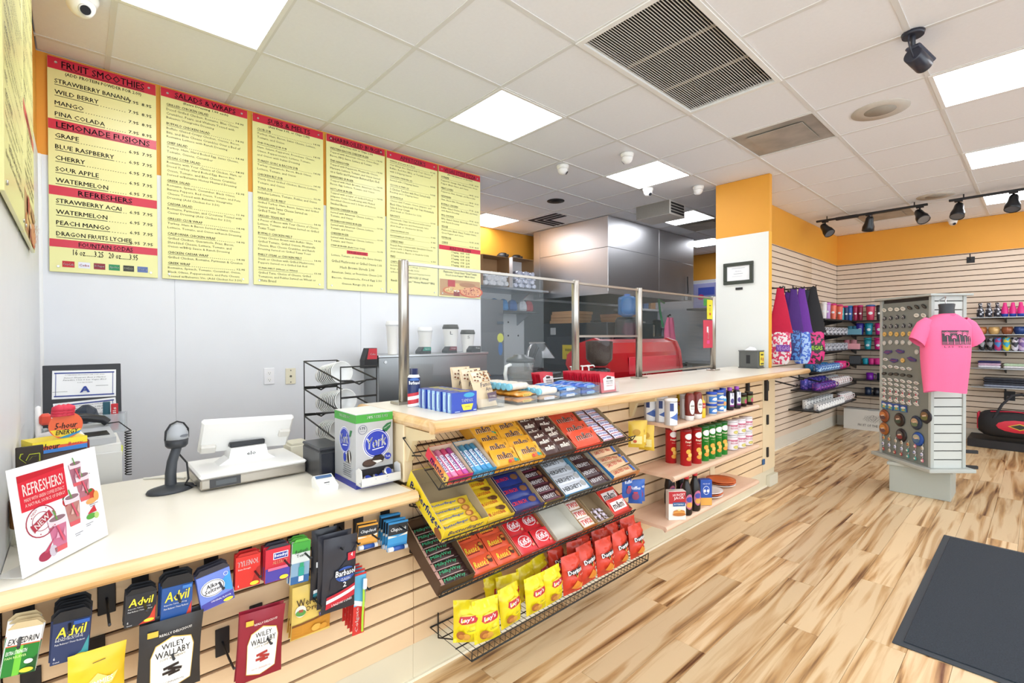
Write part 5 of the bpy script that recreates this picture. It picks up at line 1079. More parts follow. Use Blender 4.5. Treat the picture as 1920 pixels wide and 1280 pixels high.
def open_box(k, pa, pb, h, desc, outer, dec_front=None, dec_left=None, d=.285, y0=.006, hf=None, inner=CARD, back=None):
    """open display carton standing on rack k between two photo columns"""
    x0, x1 = rxl(pa), rxl(pb)-.002; w = x1-x0; hf = hf or h*.6; hb = back or h; T = .0022
    m = MB(); OC = C(outer, .45)
    m.bx(0, w, 0, d, 0, T, inner); m.bx(0, w, 0, T, T, hf, OC, 0, {'k': inner}); m.bx(0, w, d-T, d, T, hb, OC, 0, {'f': inner})
    for xa, ia, key in ((0, 'r', 'l'), (w-T, 'l', 'r')):
        vs = [(xa, T, T), (xa+T, T, T), (xa+T, d-T, T), (xa, d-T, T), (xa, T, hf), (xa+T, T, hf), (xa+T, d-T, hb), (xa, d-T, hb)]
        m.add(vs, [(0, 4, 7, 3)], OC if key == 'l' else inner); m.add(vs, [(1, 2, 6, 5)], inner if key == 'l' else OC); m.add(vs, [(4, 5, 6, 7)], CARDL); m.add(vs, [(0, 1, 5, 4), (2, 3, 7, 6)], OC)
    o = m.build('display_box', label=desc, cat='display box', group='candy display boxes on wire shelves')
    lb = MB()
    if dec_front: lb.deco(dec_front(w, hf), front(-.0004))
    if dec_left:
        if lb.f: lb.build('label_print', parent=o); lb = MB()
        lb.deco(dec_left(d, (hf+hb)/2), plane((-.0004, d, 0), (0, -1, 0), (0, 0, 1)))
    if lb.f: lb.build('label_print', parent=o)
    o.matrix_world = racks[k] @ Matrix.Translation((x0, y0, .003))
    return x0, w, y0, d
def fill(k, box, name, desc, group, cols, rows, d, t, col, dec, lean=.2, z=.012, zup=.008, y1=None, marg=.004, wob=.04, gap=None, rough=.3, seed=0, ystart=.004, colnames=None, jit=.04, nx=8):
    """bars shingled up the slope; long side across the box"""
    x0, w, y0, D = box; cw = (w-.008)/cols; bw = cw-.003
    m = MB(); fn = flatbar(m, bw, d, t, C(col, rough), nx, 4, .06, wob, seed)
    o = m.build(name, cat='candy', group=group); lb = MB(); lb.deco(dec(bw, d), fn, 5); lb.build('wrapper_print', parent=o)
    P = Proto(o); step = gap or (D-.012-ystart)/rows; rnd = random.Random(seed+3)
    for c in range(cols):
        for r in range(rows):
            cn = '' if cols == 1 else (('left column, ', 'right column, ') if cols == 2 else ('left column, ', 'middle column, ', 'right column, '))[c]
            q = P.put((0, 0, 0), (0, 0, 0), '%s, %s%s' % (desc, cn, ('frontmost' if r == 0 else ORD[r]+' from front') if rows > 1 else 'single'), group)
            q.matrix_world = racks[k] @ Matrix.Translation((x0+.004+cw*c+.0015, y0+ystart+step*r, z+zup)) @ Matrix.Rotation(lean+rnd.uniform(-jit, jit), 4, 'X') @ Matrix.Rotation(rnd.uniform(-jit, jit)*.6, 4, 'Z')
def logo(txt, col, c2=None, hw=.74, hh=.5, x=.5, y=.5, bold=.02, shear=0.0, extra=None):
    def f(w, d):
        out = []
        if c2: out.append(('r', w*.5, d*.5, w*.86, d*.92, c2))
        out.append(('t', txt, w*x, d*y, w*hw, d*hh, col, 0, bold, shear))
        return out+(extra(w, d) if extra else [])
    return f
# --- top shelf
b = open_box(0, 838, 884, .045, 'pink and orange open box of rainbow mint rolls', '#d2563f', lambda w, h: [('r', w*.5, h*.85, w, h*.3, '#b3207a'), ('t', 'mentos', w*.5, h*.45, w*.7, h*.4, '#2a2f7c', 0, .02)], lambda w, h: [('r', w*.2, h*.5, w*.4, h*.9, '#d83a4a'), ('r', w*.6, h*.5, w*.4, h*.9, '#e88a4a'), ('r', w*.9, h*.5, w*.2, h*.9, '#e8c05a'), ('t', 'mentos', w*.58, h*.45, w*.7, h*.55, '#2a2f7c', 0, .02)], .165, hf=.036, inner=C('#c9b29a', .8))
b2 = open_box(0, 885, 928, .045, 'blue open box of mint rolls', '#2f8fc0', lambda w, h: [('t', 'mentos', w*.5, h*.5, w*.7, h*.5, '#f0f4f8', 0, .02)], None, .165, hf=.036, inner=C('#c9b29a', .8))
def rolls(box, n, cols, desc, group):
    x0, w, y0, D = box
    for i in range(n):
        r = (w-.006)/n/2*.98; m = MB(); c = cols[i % len(cols)]
        m.lathe([(.002, 0), (r, .002), (r, D-.012), (.002, D-.01)], C(c, .3), 12, (0, 0, 0), 'y'); o = m.build('mint_roll', label='%s, %s from left' % (desc, ORD[i]), cat='candy', group=group)
        lb = MB(); f = lambda u, v, l=0, r=r: Vector(((r+.0004*l+.0003)*math.sin(u/r), v, (r+.0004*l+.0003)*math.cos(u/r)))
        lb.rect(0, D*.45, r*1.6, D*.55, C('#f2e4ee' if 'pink' in desc else '#dcecf8'), f, 1, 0, 6); lb.text('mentos', 0, D*.45, D*.5, r*1.1, C('#2a2f7c'), f, 3, R(-90), .02); lb.build('wrapper_print', parent=o)
        o.matrix_world = racks[0] @ Matrix.Translation((x0+.003+(w-.006)*(i+.5)/n, y0+.005, .007+r))
rolls(b, 4, ('#d85a9a', '#e68ab0', '#d8487a', '#c04aa0'), 'pink mint roll in front-left box', 'pink mint rolls'); rolls(b2, 4, ('#4a9fd0', '#63b0da', '#3f90c4'), 'blue mint roll in blue box', 'blue mint rolls')
def mm(bg, nut, c2=None): return lambda w, d: [('t', 'm&m', w*.46, d*.56, w*.6, d*.42, '#f2e6d8', 0, .045), ('t', 'm&m', w*.46, d*.56, w*.58, d*.39, nut, 0, .02), ('t', 's', w*.82, d*.66, w*.06, d*.16, nut, 0, .02)]+([('e', w*.55, d*.2, w*.06, d*.09, '#c83a2c'), ('e', w*.66, d*.22, w*.06, d*.09, '#d86a2c'), ('e', w*.78, d*.24, w*.06, d*.1, '#2a8fa0'), ('e', w*.88, d*.22, w*.05, d*.09, '#3f9a4a')] if c2 else [])
b = open_box(0, 928, 1020, .055, 'yellow open display box of peanut candy packs', '#dc9c2c', lambda w, h: [('t', 'PEANUT', w*.5, h*.5, w*.5, h*.5, '#f4ead8', 0, .02)], lambda w, h: [('e', w*.4, h*.5, .02, h*.3, '#c8641c'), ('t', 'm&m', w*.75, h*.5, w*.3, h*.5, '#4a2a18', 0, .03)], inner=C('#c88a2a', .7))
fill(0, b, 'candy_pack', 'yellow peanut candy pack with brown lettering', 'yellow peanut candy packs', 2, 5, .085, .014, '#e6a832', mm('#e6a832', '#42261a', 1), .3, .012, wob=.25, seed=1, jit=.1)
b = open_box(0, 1020, 1078, .055, 'brown open display box of chocolate candy packs on top shelf', '#4a3028', None, lambda w, h: [('t', 'm&m', w*.5, h*.5, w*.5, h*.5, '#e8dccc', 0, .03)], inner=C('#8a6a48', .8))
fill(0, b, 'candy_pack', 'brown chocolate candy pack with white lettering', 'brown chocolate candy packs', 2, 7, .06, .012, '#4c3330', mm('#4c3330', '#efe6da'), .3, .012, wob=.3, seed=2, jit=.14)
b = open_box(0, 1078, 1128, .05, 'orange-red open display box of candy packs on top shelf', '#d8432c', lambda w, h: [('t', 'PEANUT BUTTER', w*.5, h*.5, w*.7, h*.4, '#f4ead8', 0, .02)], lambda w, h: [('r', w*.5, h*.5, w*.98, h*.96, '#cf3a26')], inner=C('#7a5a3c', .8))
fill(0, b, 'candy_pack', 'red-orange candy pack with brown lettering', 'red-orange candy packs', 1, 4, .09, .014, '#dc5034', mm('#dc5034', '#42261a'), .28, .012, wob=.25, seed=3, jit=.1)
b = open_box(0, 1128, 1172, .05, 'dark brown open display box of nougat bars on top shelf', '#4a3226', None, lambda w, h: [('r', w*.5, h*.5, w*.98, h*.96, '#5a3a2a')], inner=C('#a8906c', .8))
fill(0, b, 'candy_bar', 'brown nougat bar with blue and white lettering', 'brown nougat bars', 2, 8, .034, .016, '#5a3434', logo('SNICKERS', '#3a4aa0', '#e6e2ec', .8, .34, bold=.02, extra=lambda w, d: [('r', w*.5, d*.12, w*.8, d*.08, '#b0343c')]), .12, .010, wob=.1, seed=4)
# --- middle shelf
b = open_box(1, 826, 910, .09, 'tall yellow open display box with blue lettering, mostly empty', '#e8cc2e', lambda w, h: [('t', 'Butterfinger', w*.5, h*.6, w*.8, h*.42, '#3a3f7c', .0, .02, .2)], lambda w, h: [('t', 'Butterfinger', w*.5, h*.55, w*.84, h*.5, '#2a3f8c', 0, .03), ('e', w*.9, h*.25, w*.09, h*.22, '#8a5226'), ('e', w*.2, h*.2, .006, .005, '#c8862a'), ('e', w*.3, h*.14, .006, .005, '#c8862a'), ('e', w*.42, h*.18, .006, .005, '#c8862a')], hf=.06, inner=C('#a89674', .8))
fill(1, b, 'candy_bar', 'yellow peanut bar with blue lettering in tall yellow box', 'yellow peanut bars', 1, 4, .045, .016, '#e2c236', logo('Butterfinger', '#2456a8', None, .6, .3, .38, .6, .02, .1, extra=lambda w, d: [('e', w*.8, d*.5, w*.1, d*.3, '#a8682c'), ('e', w*.78, d*.5, w*.06, d*.2, '#d89a4a')]), .18, .010, gap=.036, wob=.08, seed=5, jit=.08)
b = open_box(1, 911, 962, .055, 'yellow open display box of peanut chocolate bars, second', '#d8b82c', lambda w, h: [('t', "HERSHEY'S", w*.4, h*.5, w*.5, h*.3, '#5a3a1c', 0, .02)], None, inner=C('#8a7450', .8))
fill(1, b, 'candy_bar', 'yellow chocolate bar with red lettering in yellow box', 'yellow chocolate bars', 1, 5, .058, .010, '#e2be2c', logo('MR.GOODBAR', '#b8321e', None, .7, .26, .46, .42, .02, 0, extra=lambda w, d: [('e', w*.75, d*.75, w*.16, d*.2, '#5c3a20'), ('e', w*.6, d*.8, w*.08, d*.12, '#7a5028')]), .12, .010, wob=.05, seed=6)
b = open_box(1, 963, 1017, .06, 'dark blue open display box of crisp bars on middle shelf', '#37305f', lambda w, h: [('t', 'CRUNCH', w*.5, h*.5, w*.6, h*.5, '#d8343c', .0, .03), ], None, inner=C('#a08866', .8))
fill(1, b, 'candy_bar', 'dark blue crisp bar with red lettering on white', 'dark blue crisp bars', 1, 4, .062, .011, '#26357c', logo('CRUNCH', '#cf2c38', None, .5, .3, .3, .6, .03, 0, extra=lambda w, d: [('e', w*.78, d*.6, w*.14, d*.24, '#7a5236')]), .14, .010, wob=.08, seed=7)
b = open_box(1, 1018, 1057, .05, 'brown open display box of almond chocolate bars on middle shelf', '#6a5a3a', lambda w, h: [('r', w*.05, h*.5, w*.1, h, '#e0c030'), ('t', "HERSHEY'S", w*.55, h*.5, w*.6, h*.3, '#d8d0c0')], None, inner=C('#5a4632', .8))
fill(1, b, 'candy_bar', 'dark brown almond chocolate bar with silver lettering', 'almond chocolate bars', 1, 6, .05, .010, '#3f2228', logo("HERSHEY'S", '#d2cccc', None, .62, .4, .4, .5, .02, 0, extra=lambda w, d: [('e', w*.86, d*.5, w*.1, d*.3, '#8a5a38'), ('r', w*.5, d*.12, w*.8, d*.1, '#6a2038')]), .12, .010, wob=.06, seed=8)
b = open_box(1, 1058, 1108, .05, 'white and blue open display box of white chocolate bars', '#2f8cc0', lambda w, h: [('r', w*.55, h*.5, w*.85, h*.9, '#7a7a70'), ('t', "COOKIES 'N' CREME", w*.55, h*.5, w*.6, h*.3, '#e8e8e8')], None, inner=C('#4a8aa8', .8))
fill(1, b, 'candy_bar', 'white chocolate bar with black lettering in blue-edged box', 'white chocolate bars', 1, 5, .058, .010, '#d9dde4', logo("HERSHEY'S", '#3a3a3c', None, .66, .42, .4, .52, .02, 0, extra=lambda w, d: [('e', w*.87, d*.6, w*.1, d*.28, '#b4b2ae')]), .12, .010, wob=.05, seed=9)
b = open_box(1, 1109, 1146, .05, 'dark open display box of plain chocolate bars on middle shelf', '#5a564e', lambda w, h: [('t', "HERSHEY'S", w*.5, h*.5, w*.6, h*.35, '#d8d8d0')], None, inner=C('#b8ae98', .8))
fill(1, b, 'candy_bar', 'dark brown plain chocolate bar with white lettering', 'plain chocolate bars', 1, 5, .055, .010, '#3c2026', logo("HERSHEY'S", '#e2dede', None, .66, .42, .42, .52, .02, 0, extra=lambda w, d: [('e', w*.88, d*.5, w*.09, d*.3, '#6a4432')]), .12, .010, wob=.05, seed=10)
b = open_box(1, 1147, 1197, .06, 'blue and orange open display box with few wafer packs', '#b8743c', lambda w, h: [('t', 'PAYDAY', w*.5, h*.5, w*.6, h*.4, '#8a2a20', 0, .02)], lambda w, h: [('r', w*.5, h*.5, w*.98, h*.96, '#2a72b0'), ('t', 'NUT', w*.2, h*.6, w*.2, h*.5, '#e8a030', 0, .03)], inner=C('#a8906c', .8))
fill(1, b, 'candy_bar', 'pale red-lettered nut bar in blue and orange box', 'pale nut bars', 1, 4, .05, .018, '#e0b890', logo('SALTED Nut', '#c0392c', None, .6, .4, .45, .55, .01, .2, extra=lambda w, d: [('r', w*.9, d*.5, w*.12, d*.8, '#2f62b0')]), .16, .010, wob=.15, gap=.05, seed=11, jit=.15)
# --- lowest sloping shelf
b = open_box(2, 819, 885, .075, 'dark brown open display box of caramel bars, leftmost', '#4c3628', None, lambda w, h: [('r', w*.5, h*.5, w*.98, h*.96, '#4a3326')], hf=.05, inner=C('#5a4028', .8))
fill(2, b, 'candy_bar', 'brown caramel bar with green and white lettering', 'brown caramel bars', 1, 8, .036, .018, '#3a2420', logo('MilkyWay', '#4aa878', None, .66, .5, .5, .55, .02, .15, extra=lambda w, d: [('r', w*.1, d*.5, w*.1, d*.8, '#c89a8a'), ('r', w*.5, d*.1, w*.7, d*.08, '#b08a80')]), .1, .012, wob=.15, seed=12)
b = open_box(2, 886, 974, .05, 'orange open display box of peanut cup packs', '#dc5a32', lambda w, h: [('t', "REESE'S", w*.5, h*.5, w*.4, h*.4, '#e8c83a', 0, .02)], None, hf=.03, inner=C('#a8764c', .8))
fill(2, b, 'candy_pack', 'orange peanut cup pack with yellow lettering', 'orange peanut cup packs', 2, 4, .068, .012, '#e25a38', logo("Reese's", '#ecd23c', None, .6, .42, .42, .5, .03, .2, extra=lambda w, d: [('r', w*.42, d*.24, w*.5, d*.05, '#6a2a18'), ('e', w*.84, d*.56, w*.11, d*.24, '#5a3420'), ('e', w*.84, d*.64, w*.1, d*.1, '#c8803a')]), .12, .012, wob=.06, seed=13, jit=.06)
b = open_box(2, 975, 1040, .05, 'red open display box of wafer packs on lowest slope', '#cf2c2c', lambda w, h: [('t', 'KitKat', w*.5, h*.5, w*.4, h*.5, '#f4eaea', 0, .02)], None, hf=.03, inner=C('#a8764c', .8))
fill(2, b, 'candy_pack', 'red wafer pack with white oval lettering', 'red wafer packs', 2, 3, .085, .012, '#d42a30', lambda w, d: [('e', w*.5, d*.55, w*.36, d*.32, '#f2ecec'), ('e', w*.5, d*.55, w*.33, d*.29, '#c8262c'), ('t', 'KitKat', w*.5, d*.55, w*.58, d*.34, '#f6f2f2', .12, .03, .1), ('r', w*.84, d*.25, w*.14, d*.12, '#d89a7a', .3)], .14, .012, wob=.08, seed=14, jit=.08)
b = open_box(2, 1041, 1090, .065, 'empty white open display box on lowest sloping shelf', '#b9b2a4', lambda w, h: [('r', w*.5, h*.4, w*.98, h*.7, '#c0503c')], None, hf=.035, inner=C('#d8d2c4', .8))
b = open_box(2, 1091, 1117, .05, 'gold open display box of twin biscuit bars', '#b87a3a', lambda w, h: [('r', w*.5, h*.4, w*.98, h*.8, '#c8602c')], None, hf=.035, inner=C('#a8845c', .8))
fill(2, b, 'candy_bar', 'gold twin biscuit bar with red lettering', 'gold biscuit bars', 1, 5, .05, .014, '#d8a060', logo('TWIX', '#cf2a2c', '#f0dcd0', .8, .5, bold=.03, shear=.1), .16, .012, wob=.12, seed=15, jit=.1)
b = open_box(2, 1118, 1148, .065, 'plain card box with a few loose wrapped sweets', '#a8906c', None, None, hf=.035)
m = MB(); m.lathe([(.001, 0), (.009, .003), (.012, .008), (.009, .013), (.001, .016)], C('#d8c8d4', .3, 0, .3, 0, 80), 8); m.bx(-.02, .02, -.003, .003, .007, .009, C('#e8dce6', .3)); sw_ = Proto(m.build('wrapped_sweet', label='small pale wrapped sweet loose in plain card box', cat='candy', group='loose wrapped sweets'))
for i in range(9):
    q = sw_.put((0, 0, 0))
    q.matrix_world = racks[2] @ Matrix.Translation((b[0]+b[1]*(.22+.28*(i % 3)), .018+.03*(i//3), .008)) @ Matrix.Rotation(i*1.1, 4, 'Z')
b = open_box(2, 1149, 1182, .05, 'red open display box of caramel candy packs, rightmost', '#c8322c', lambda w, h: [('r', w*.5, h*.4, w*.98, h*.8, '#d23a30')], None, hf=.035, inner=C('#8a5a3c', .8))
fill(2, b, 'candy_pack', 'red caramel candy pack with black and white lettering', 'red caramel candy packs', 1, 4, .085, .014, '#d63c30', lambda w, d: [('r', w*.5, d*.5, w*.8, d*.55, '#ecdcd8'), ('t', 'm&m', w*.46, d*.52, w*.6, d*.42, '#2c1c18', 0, .03), ('t', 's', w*.82, d*.62, w*.06, d*.14, '#2c1c18', 0, .02)], .3, .012, wob=.15, seed=16, jit=.08)
# --- bags hung beside the racks
def hungbag(name, cat, label, px, Y, w, h, t, col, dec, rz, group, wob=.12, rot=0):
    p = PY(px[0], px[1], Y); m = MB(); fn = pillow(m, w, h, t, C(col, .3), 6, 8, wob, .06, seed=len(label))
    o = m.build(name, label=label, cat=cat, group=group, loc=(p.x, p.y, p.z), rot=(0, rot, rz)); lb = MB(); lb.deco(dec(w, h), fn, 4); lb.build('label_print', parent=o)
for k, (px, py, rz) in enumerate(((1178, 838, -50), (1186, 836, -35), (1198, 842, -70))):
    hungbag('gummy_bag', 'candy bag', 'yellow gummy candy bag hanging edge-on right of top shelf, %s from left' % ORD[k], (px, py), 1.60, .09, .15, .03, '#d8b43a', lambda w, h: [('r', w*.5, h*.3, w*.7, h*.3, '#e8d890'), ('e', w*.5, h*.6, w*.25, h*.12, '#b88a1c'), ('e', w*.4, h*.25, w*.12, h*.06, '#c85a3a')], R(rz), 'yellow gummy bags')
for k, (px, py, rz) in enumerate(((1166, 935, -10), (1178, 943, -48), (1186, 941, -30))):
    hungbag('blue_candy_bag', 'candy bag', 'blue candy bag hanging right of middle shelf, %s from left' % ORD[k], (px, py), 1.52, .075, .125, .03, '#2a5cae', lambda w, h: [('t', 'Ruffles', w*.5, h*.72, w*.7, h*.14, '#e8ecf4', 0, .03), ('e', w*.5, h*.35, w*.26, h*.16, '#8a4468'), ('r', w*.5, h*.52, w*.3, h*.06, '#c83a44')], R(rz), 'blue candy bags')
# --- chip bags
def chipbag(col, dec, w, h, t, seed):
    m = MB(); fn = pillow(m, w, h, t, C(col, .25), 10, 13, .13, .06, seed=seed); lb = MB(); lb.deco(dec(w, h), fn, 6); return m, lb
def lays(w, h): return [('e', w*.52, h*.6, w*.3, h*.13, '#e8c43a'), ('p', [(w*.2, h*.56), (w*.25, h*.68), (w*.82, h*.7), (w*.84, h*.6), (w*.78, h*.54), (w*.3, h*.5)], '#b8242c'), ('t', "Lay's", w*.5, h*.605, w*.46, h*.12, '#f6f0ec', .12, .03, .2), ('t', 'Classic', w*.62, h*.36, w*.3, h*.045, '#4a6a2c', .08, .01, .3), ('e', w*.28, h*.24, w*.16, h*.11, '#a8652c'), ('e', w*.45, h*.2, w*.14, h*.09, '#d8a040'), ('e', w*.3, h*.22, w*.1, h*.06, '#c8843c')]
def dors(w, h): return [('p', [(w*.14, h*.74), (w*.36, h*.66), (w*.52, h*.44), (w*.66, h*.72), (w*.86, h*.78), (w*.5, h*.62)], '#231a1a'), ('r', w*.47, h*.615, w*.7, h*.11, '#2a1a1c', .1), ('t', 'Doritos', w*.47, h*.62, w*.68, h*.12, '#f6f4f2', .1, .04), ('p', [(w*.44, h*.56), (w*.52, h*.44), (w*.6, h*.57), (w*.52, h*.48)], '#e8c04a'), ('p', [(w*.25, h*.2), (w*.5, h*.38), (w*.8, h*.24), (w*.5, h*.14)], '#e0862c'), ('p', [(w*.5, h*.14), (w*.85, h*.26), (w*.86, h*.12)], '#e8a040'), ('t', 'NACHO', w*.76, h*.5, w*.2, h*.03, '#f8e0d0', .05)]
m, lb = chipbag('#ecd522', lays, .118, .16, .065, 3); o = m.build('potato_chip_bag', cat='chip bag', group='yellow potato chip bags'); lb.build('label_print', parent=o); LP = Proto(o)
def bagat(P, px, py, Y, rz, tilt, label, s=1.0, z=None):
    p = PY(px, py, Y); P.put((p.x-.06*s, Y, z if z is not None else .203), (R(tilt), 0, R(rz)), label, None, (s, s, s))
Lp = [(912, 1.462, -12, 'front row, first from left'), (960, 1.462, 4, 'front row, second from left'), (1005, 1.462, -2, 'front row, third from left'), (1040, 1.458, 3, 'front row, beside red bags'), (872, 1.53, -38, 'leftmost, turned sideways'), (935, 1.57, 8, 'behind the front pair, creased top'), (953, 1.545, -14, 'behind second front bag'), (990, 1.55, 6, 'behind third front bag'), (1022, 1.555, 12, 'back row next to red bags')]
for q in Lp: bagat(LP, q[0], 1180, q[1], q[2], random.uniform(-12, -5), 'yellow potato chip bag, '+q[3], random.uniform(.95, 1.0))
m, lb = chipbag('#d2402a', dors, .122, .18, .068, 9); o = m.build('tortilla_chip_bag', cat='chip bag', group='red tortilla chip bags'); lb.build('label_print', parent=o); DP = Proto(o)
Dp = [(1072, 1.462, -6, 'front row, first from left'), (1104, 1.462, 3, 'front row, second from left'), (1134, 1.462, -4, 'front row, third from left'), (1164, 1.462, 2, 'front row, fourth from left'), (1194, 1.46, -2, 'front row, rightmost'), (1050, 1.56, 10, 'second row, leftmost beside yellow bags'), (1080, 1.545, -12, 'second row, second from left'), (1104, 1.545, 14, 'second row, third from left'), (1128, 1.548, -8, 'second row, fourth from left'), (1154, 1.545, 8, 'second row, fifth from left'), (1178, 1.545, -6, 'second row, rightmost'), (1082, 1.63, 6, 'back row, leftmost'), (1106, 1.632, -8, 'back row, second from left'), (1130, 1.63, 10, 'back row, third from left'), (1152, 1.63, -6, 'back row, rightmost')]
for q in Dp: bagat(DP, q[0], 1100, q[1], q[2], random.uniform(-11, -4), 'red tortilla chip bag, '+q[3], random.uniform(.95, 1.0))

# ================================================================== WOOD SHELVES AND GROCERIES
SX0, SX1, SYF = 2.555, 3.80, 1.42
SZ = [.875, .577, .307]
for k in range(3):
    t = thing('wood_shelf', '%s pinkish wood shelf of groceries on the counter front' % ('top', 'middle', 'lowest')[k], 'shelf', 'wood shelves on counter front')
    x0 = SX0 if k < 2 else 2.47; z = SZ[k]
    m = MB(); pr = [(1.692, z-.02), (1.692, z), (SYF+.016, z)]+[(SYF+.016+.016*math.sin(a), z-.016+.016*math.cos(a)) for a in [-PI/6*q for q in range(1, 7)]]+[(SYF+.012, z-.034), (SYF+.03, z-.02)]
    m.prism(pr[::-1], x0, SX1, SHELFW, 'x'); m.build('board', parent=t)
    for x in (x0+.1, SX1-.1):
        m = MB(); m.prism([(1.692, z-.021), (1.692, z-.055), (1.66, z-.05), (1.50, z-.03), (1.50, z-.021)], x-.006, x+.006, BLACK, 'x'); m.build('bracket', parent=t)
def sp(px, py, k): p = PZ(px, py, SZ[k]); return (min(max(p.x, SX0-.05), SX1-.02), min(max(p.y, SYF+.03), 1.66), SZ[k])
FACE = R(-28)     # groceries face a little towards the till
def canister(col, cap, r, h, dec, name, cat, capm=None, prof=None):
    m = MB(); m.lathe(prof or [(r, 0), (r, h-.012), (r*1.03, h-.012), (r*1.03, h)], C(col, .35), 22)
    o = m.build(name, cat=cat)
    c = MB(); c.lathe([(r*1.035, h-.013), (r*1.035, h+.002), (r*.6, h+.003)], C(cap, .35), 22)
    if not prof: c.build('lid', parent=o)
    lb = MB(); lb.deco(dec(r, h), cylf((max(q[0] for q in prof) if prof else r)+.0003), 8); lb.build('label_print', parent=o)
    return Proto(o)
def creamer(r, h): return [('r', 0, h*.45, r*2.4, h*.85, '#eef0f2'), ('p', [(-r*1.2, h*.3), (r*.2, h*.5), (r*1.2, h*.5), (r*1.2, h*.25), (r*.2, h*.18)], '#4a6ab0'), ('r', -r*.9, h*.7, r*.6, h*.3, '#2a3f7c'), ('e', r*.7, h*.72, r*.4, h*.05, '#23367a'), ('t', 'COFFEE', r*.55, h*.56, r*1.0, h*.07, '#eef2f8', 0, .02), ('t', 'CREAMER', r*.55, h*.47, r*1.1, h*.07, '#eef2f8', 0, .02)]
P = canister('#dfe2e8', '#f2f2f2', .036, .152, creamer, 'creamer_canister', 'canister')
for q, (px, py, l) in enumerate(((1196, 777, 'rearmost, half hidden'), (1219, 788, 'second from left'), (1240, 790, 'third from left'), (1265, 797, 'frontmost near shelf end'))):
    P.put(sp(px, py, 0), (0, 0, FACE+.25*(q-1)), 'white and blue creamer canister on top shelf, '+l, 'creamer canisters')
def sugar(r, h): return [('r', 0, h*.42, r*2.4, h*.78, '#f0efec'), ('r', r*.4, h*.45, r*2, h*.34, '#c83a34'), ('e', r*.4, h*.74, r*.5, h*.06, '#23367a'), ('t', 'PURE', r*.4, h*.55, r*.9, h*.07, '#f6eeee', 0, .02), ('t', 'SUGAR', r*.4, h*.45, r*1.1, h*.09, '#f6eeee', 0, .02)]
P = canister('#f0efec', '#f2f2f2', .036, .155, sugar, 'sugar_canister', 'canister'); P.put(sp(1286, 784, 0), (0, 0, FACE), 'white and red sugar canister beside the creamers')
def sauce(r, h): return [('e', 0, h*.5, r*.7, h*.27, '#e6e4dc'), ('o', 0, h*.5, r*.72, h*.28, .0015, '#6a2a1c'), ('t', 'HEINZ', 0, h*.55, r*.9, h*.07, '#3a2a24', 0, .02), ('t', 'Ketchup', 0, h*.44, r*.8, h*.06, '#3a2a24')]
P = canister('#74281f', '#f0ece8', .027, .165, sauce, 'ketchup_bottle', 'bottle', prof=[(.026, 0, C('#f0ece8', .35)), (.027, .03, C('#74281f', .3)), (.028, .035), (.030, .09), (.028, .15), (.02, .165), (.001, .166)])
P.put(sp(1297, 788, 0), (0, 0, FACE), 'upside-down dark red ketchup bottle, left of two', 'ketchup bottles'); P.put(sp(1309, 784, 0), (0, 0, FACE), 'upside-down dark red ketchup bottle, right of two', 'ketchup bottles')
def must(r, h): return [('e', 0, h*.45, r*.8, h*.1, '#b83a24'), ('t', 'French', 0, h*.45, r*1.2, h*.06, '#f6f0e0', 0, .02)]
P = canister('#e6be2a', '#e6be2a', .027, .175, must, 'mustard_bottle', 'bottle', prof=[(.024, 0), (.027, .006), (.027, .05), (.024, .065), (.026, .09), (.02, .108), (.012, .114), (.011, .135), (.004, .15), (.001, .151)])
P.put(sp(1321, 783, 0), (0, 0, FACE), 'yellow mustard squeeze bottle in front', 'mustard bottles'); P.put((sp(1321, 783, 0)[0]-.01, 1.60, SZ[0]), (0, 0, FACE), 'yellow mustard squeeze bottle hidden behind ketchup', 'mustard bottles')
def mayo(r, h): return [('r', 0, h*.4, r*2.2, h*.5, '#2f74c0'), ('e', r*.2, h*.42, r*.6, h*.14, '#e6eef6'), ('t', 'MAYO', 0, h*.35, r*1.0, h*.14, '#f2f4f8', 0, .02)]
P = canister('#f0ece2', '#1f4ab0', .033, .072, mayo, 'mayonnaise_jar', 'jar')
a, b_ = sp(1334, 777, 0), sp(1347, 772, 0)
for (q, z, l) in ((a, 0, 'front stack, lower'), (a, .075, 'front stack, upper'), (b_, 0, 'rear stack, lower'), (b_, .075, 'rear stack, upper')): P.put((q[0], q[1], q[2]+z), (0, 0, FACE), 'blue-lidded mayonnaise jar, '+l, 'mayonnaise jars')
P = canister('#eef0f2', '#26408f', .022, .15, lambda r, h: [('r', 0, h*.38, r*2, h*.45, '#3f9ac8'), ('e', 0, h*.38, r*.7, h*.1, '#d89a5a')], 'dressing_bottle', 'bottle', prof=[(.022, 0), (.023, .01), (.023, .09), (.02, .105), (.021, .106, C('#26408f', .35)), (.021, .16), (.001, .161)])
P.put(sp(1355, 771, 0), (0, 0, FACE), 'white bottle with tall blue cap beside mayonnaise jars')
def grape(r, h): return [('r', 0, h*.42, r*1.3, h*.5, '#dcdce4'), ('e', 0, h*.36, r*.5, h*.1, '#4a3a7c'), ('r', 0, h*.18, r*1.3, h*.06, '#8a2a7c'), ('t', 'GRAPE', 0, h*.6, r*.9, h*.05, '#33264a', R(90), .01)]
P = canister('#1f1822', '#8a3aa0', .026, .18, grape, 'grape_jelly_bottle', 'bottle', prof=[(.025, 0), (.028, .01), (.029, .06), (.024, .08), (.027, .1), (.022, .125), (.014, .132), (.016, .134, C('#8f3fa8', .35)), (.016, .156), (.001, .157)])
P.put(sp(1368, 768, 0), (0, 0, FACE), 'dark grape jelly bottle with purple cap, left', 'grape jelly bottles'); P.put(sp(1381, 765, 0), (0, 0, FACE), 'dark grape jelly bottle with purple cap, right', 'grape jelly bottles')
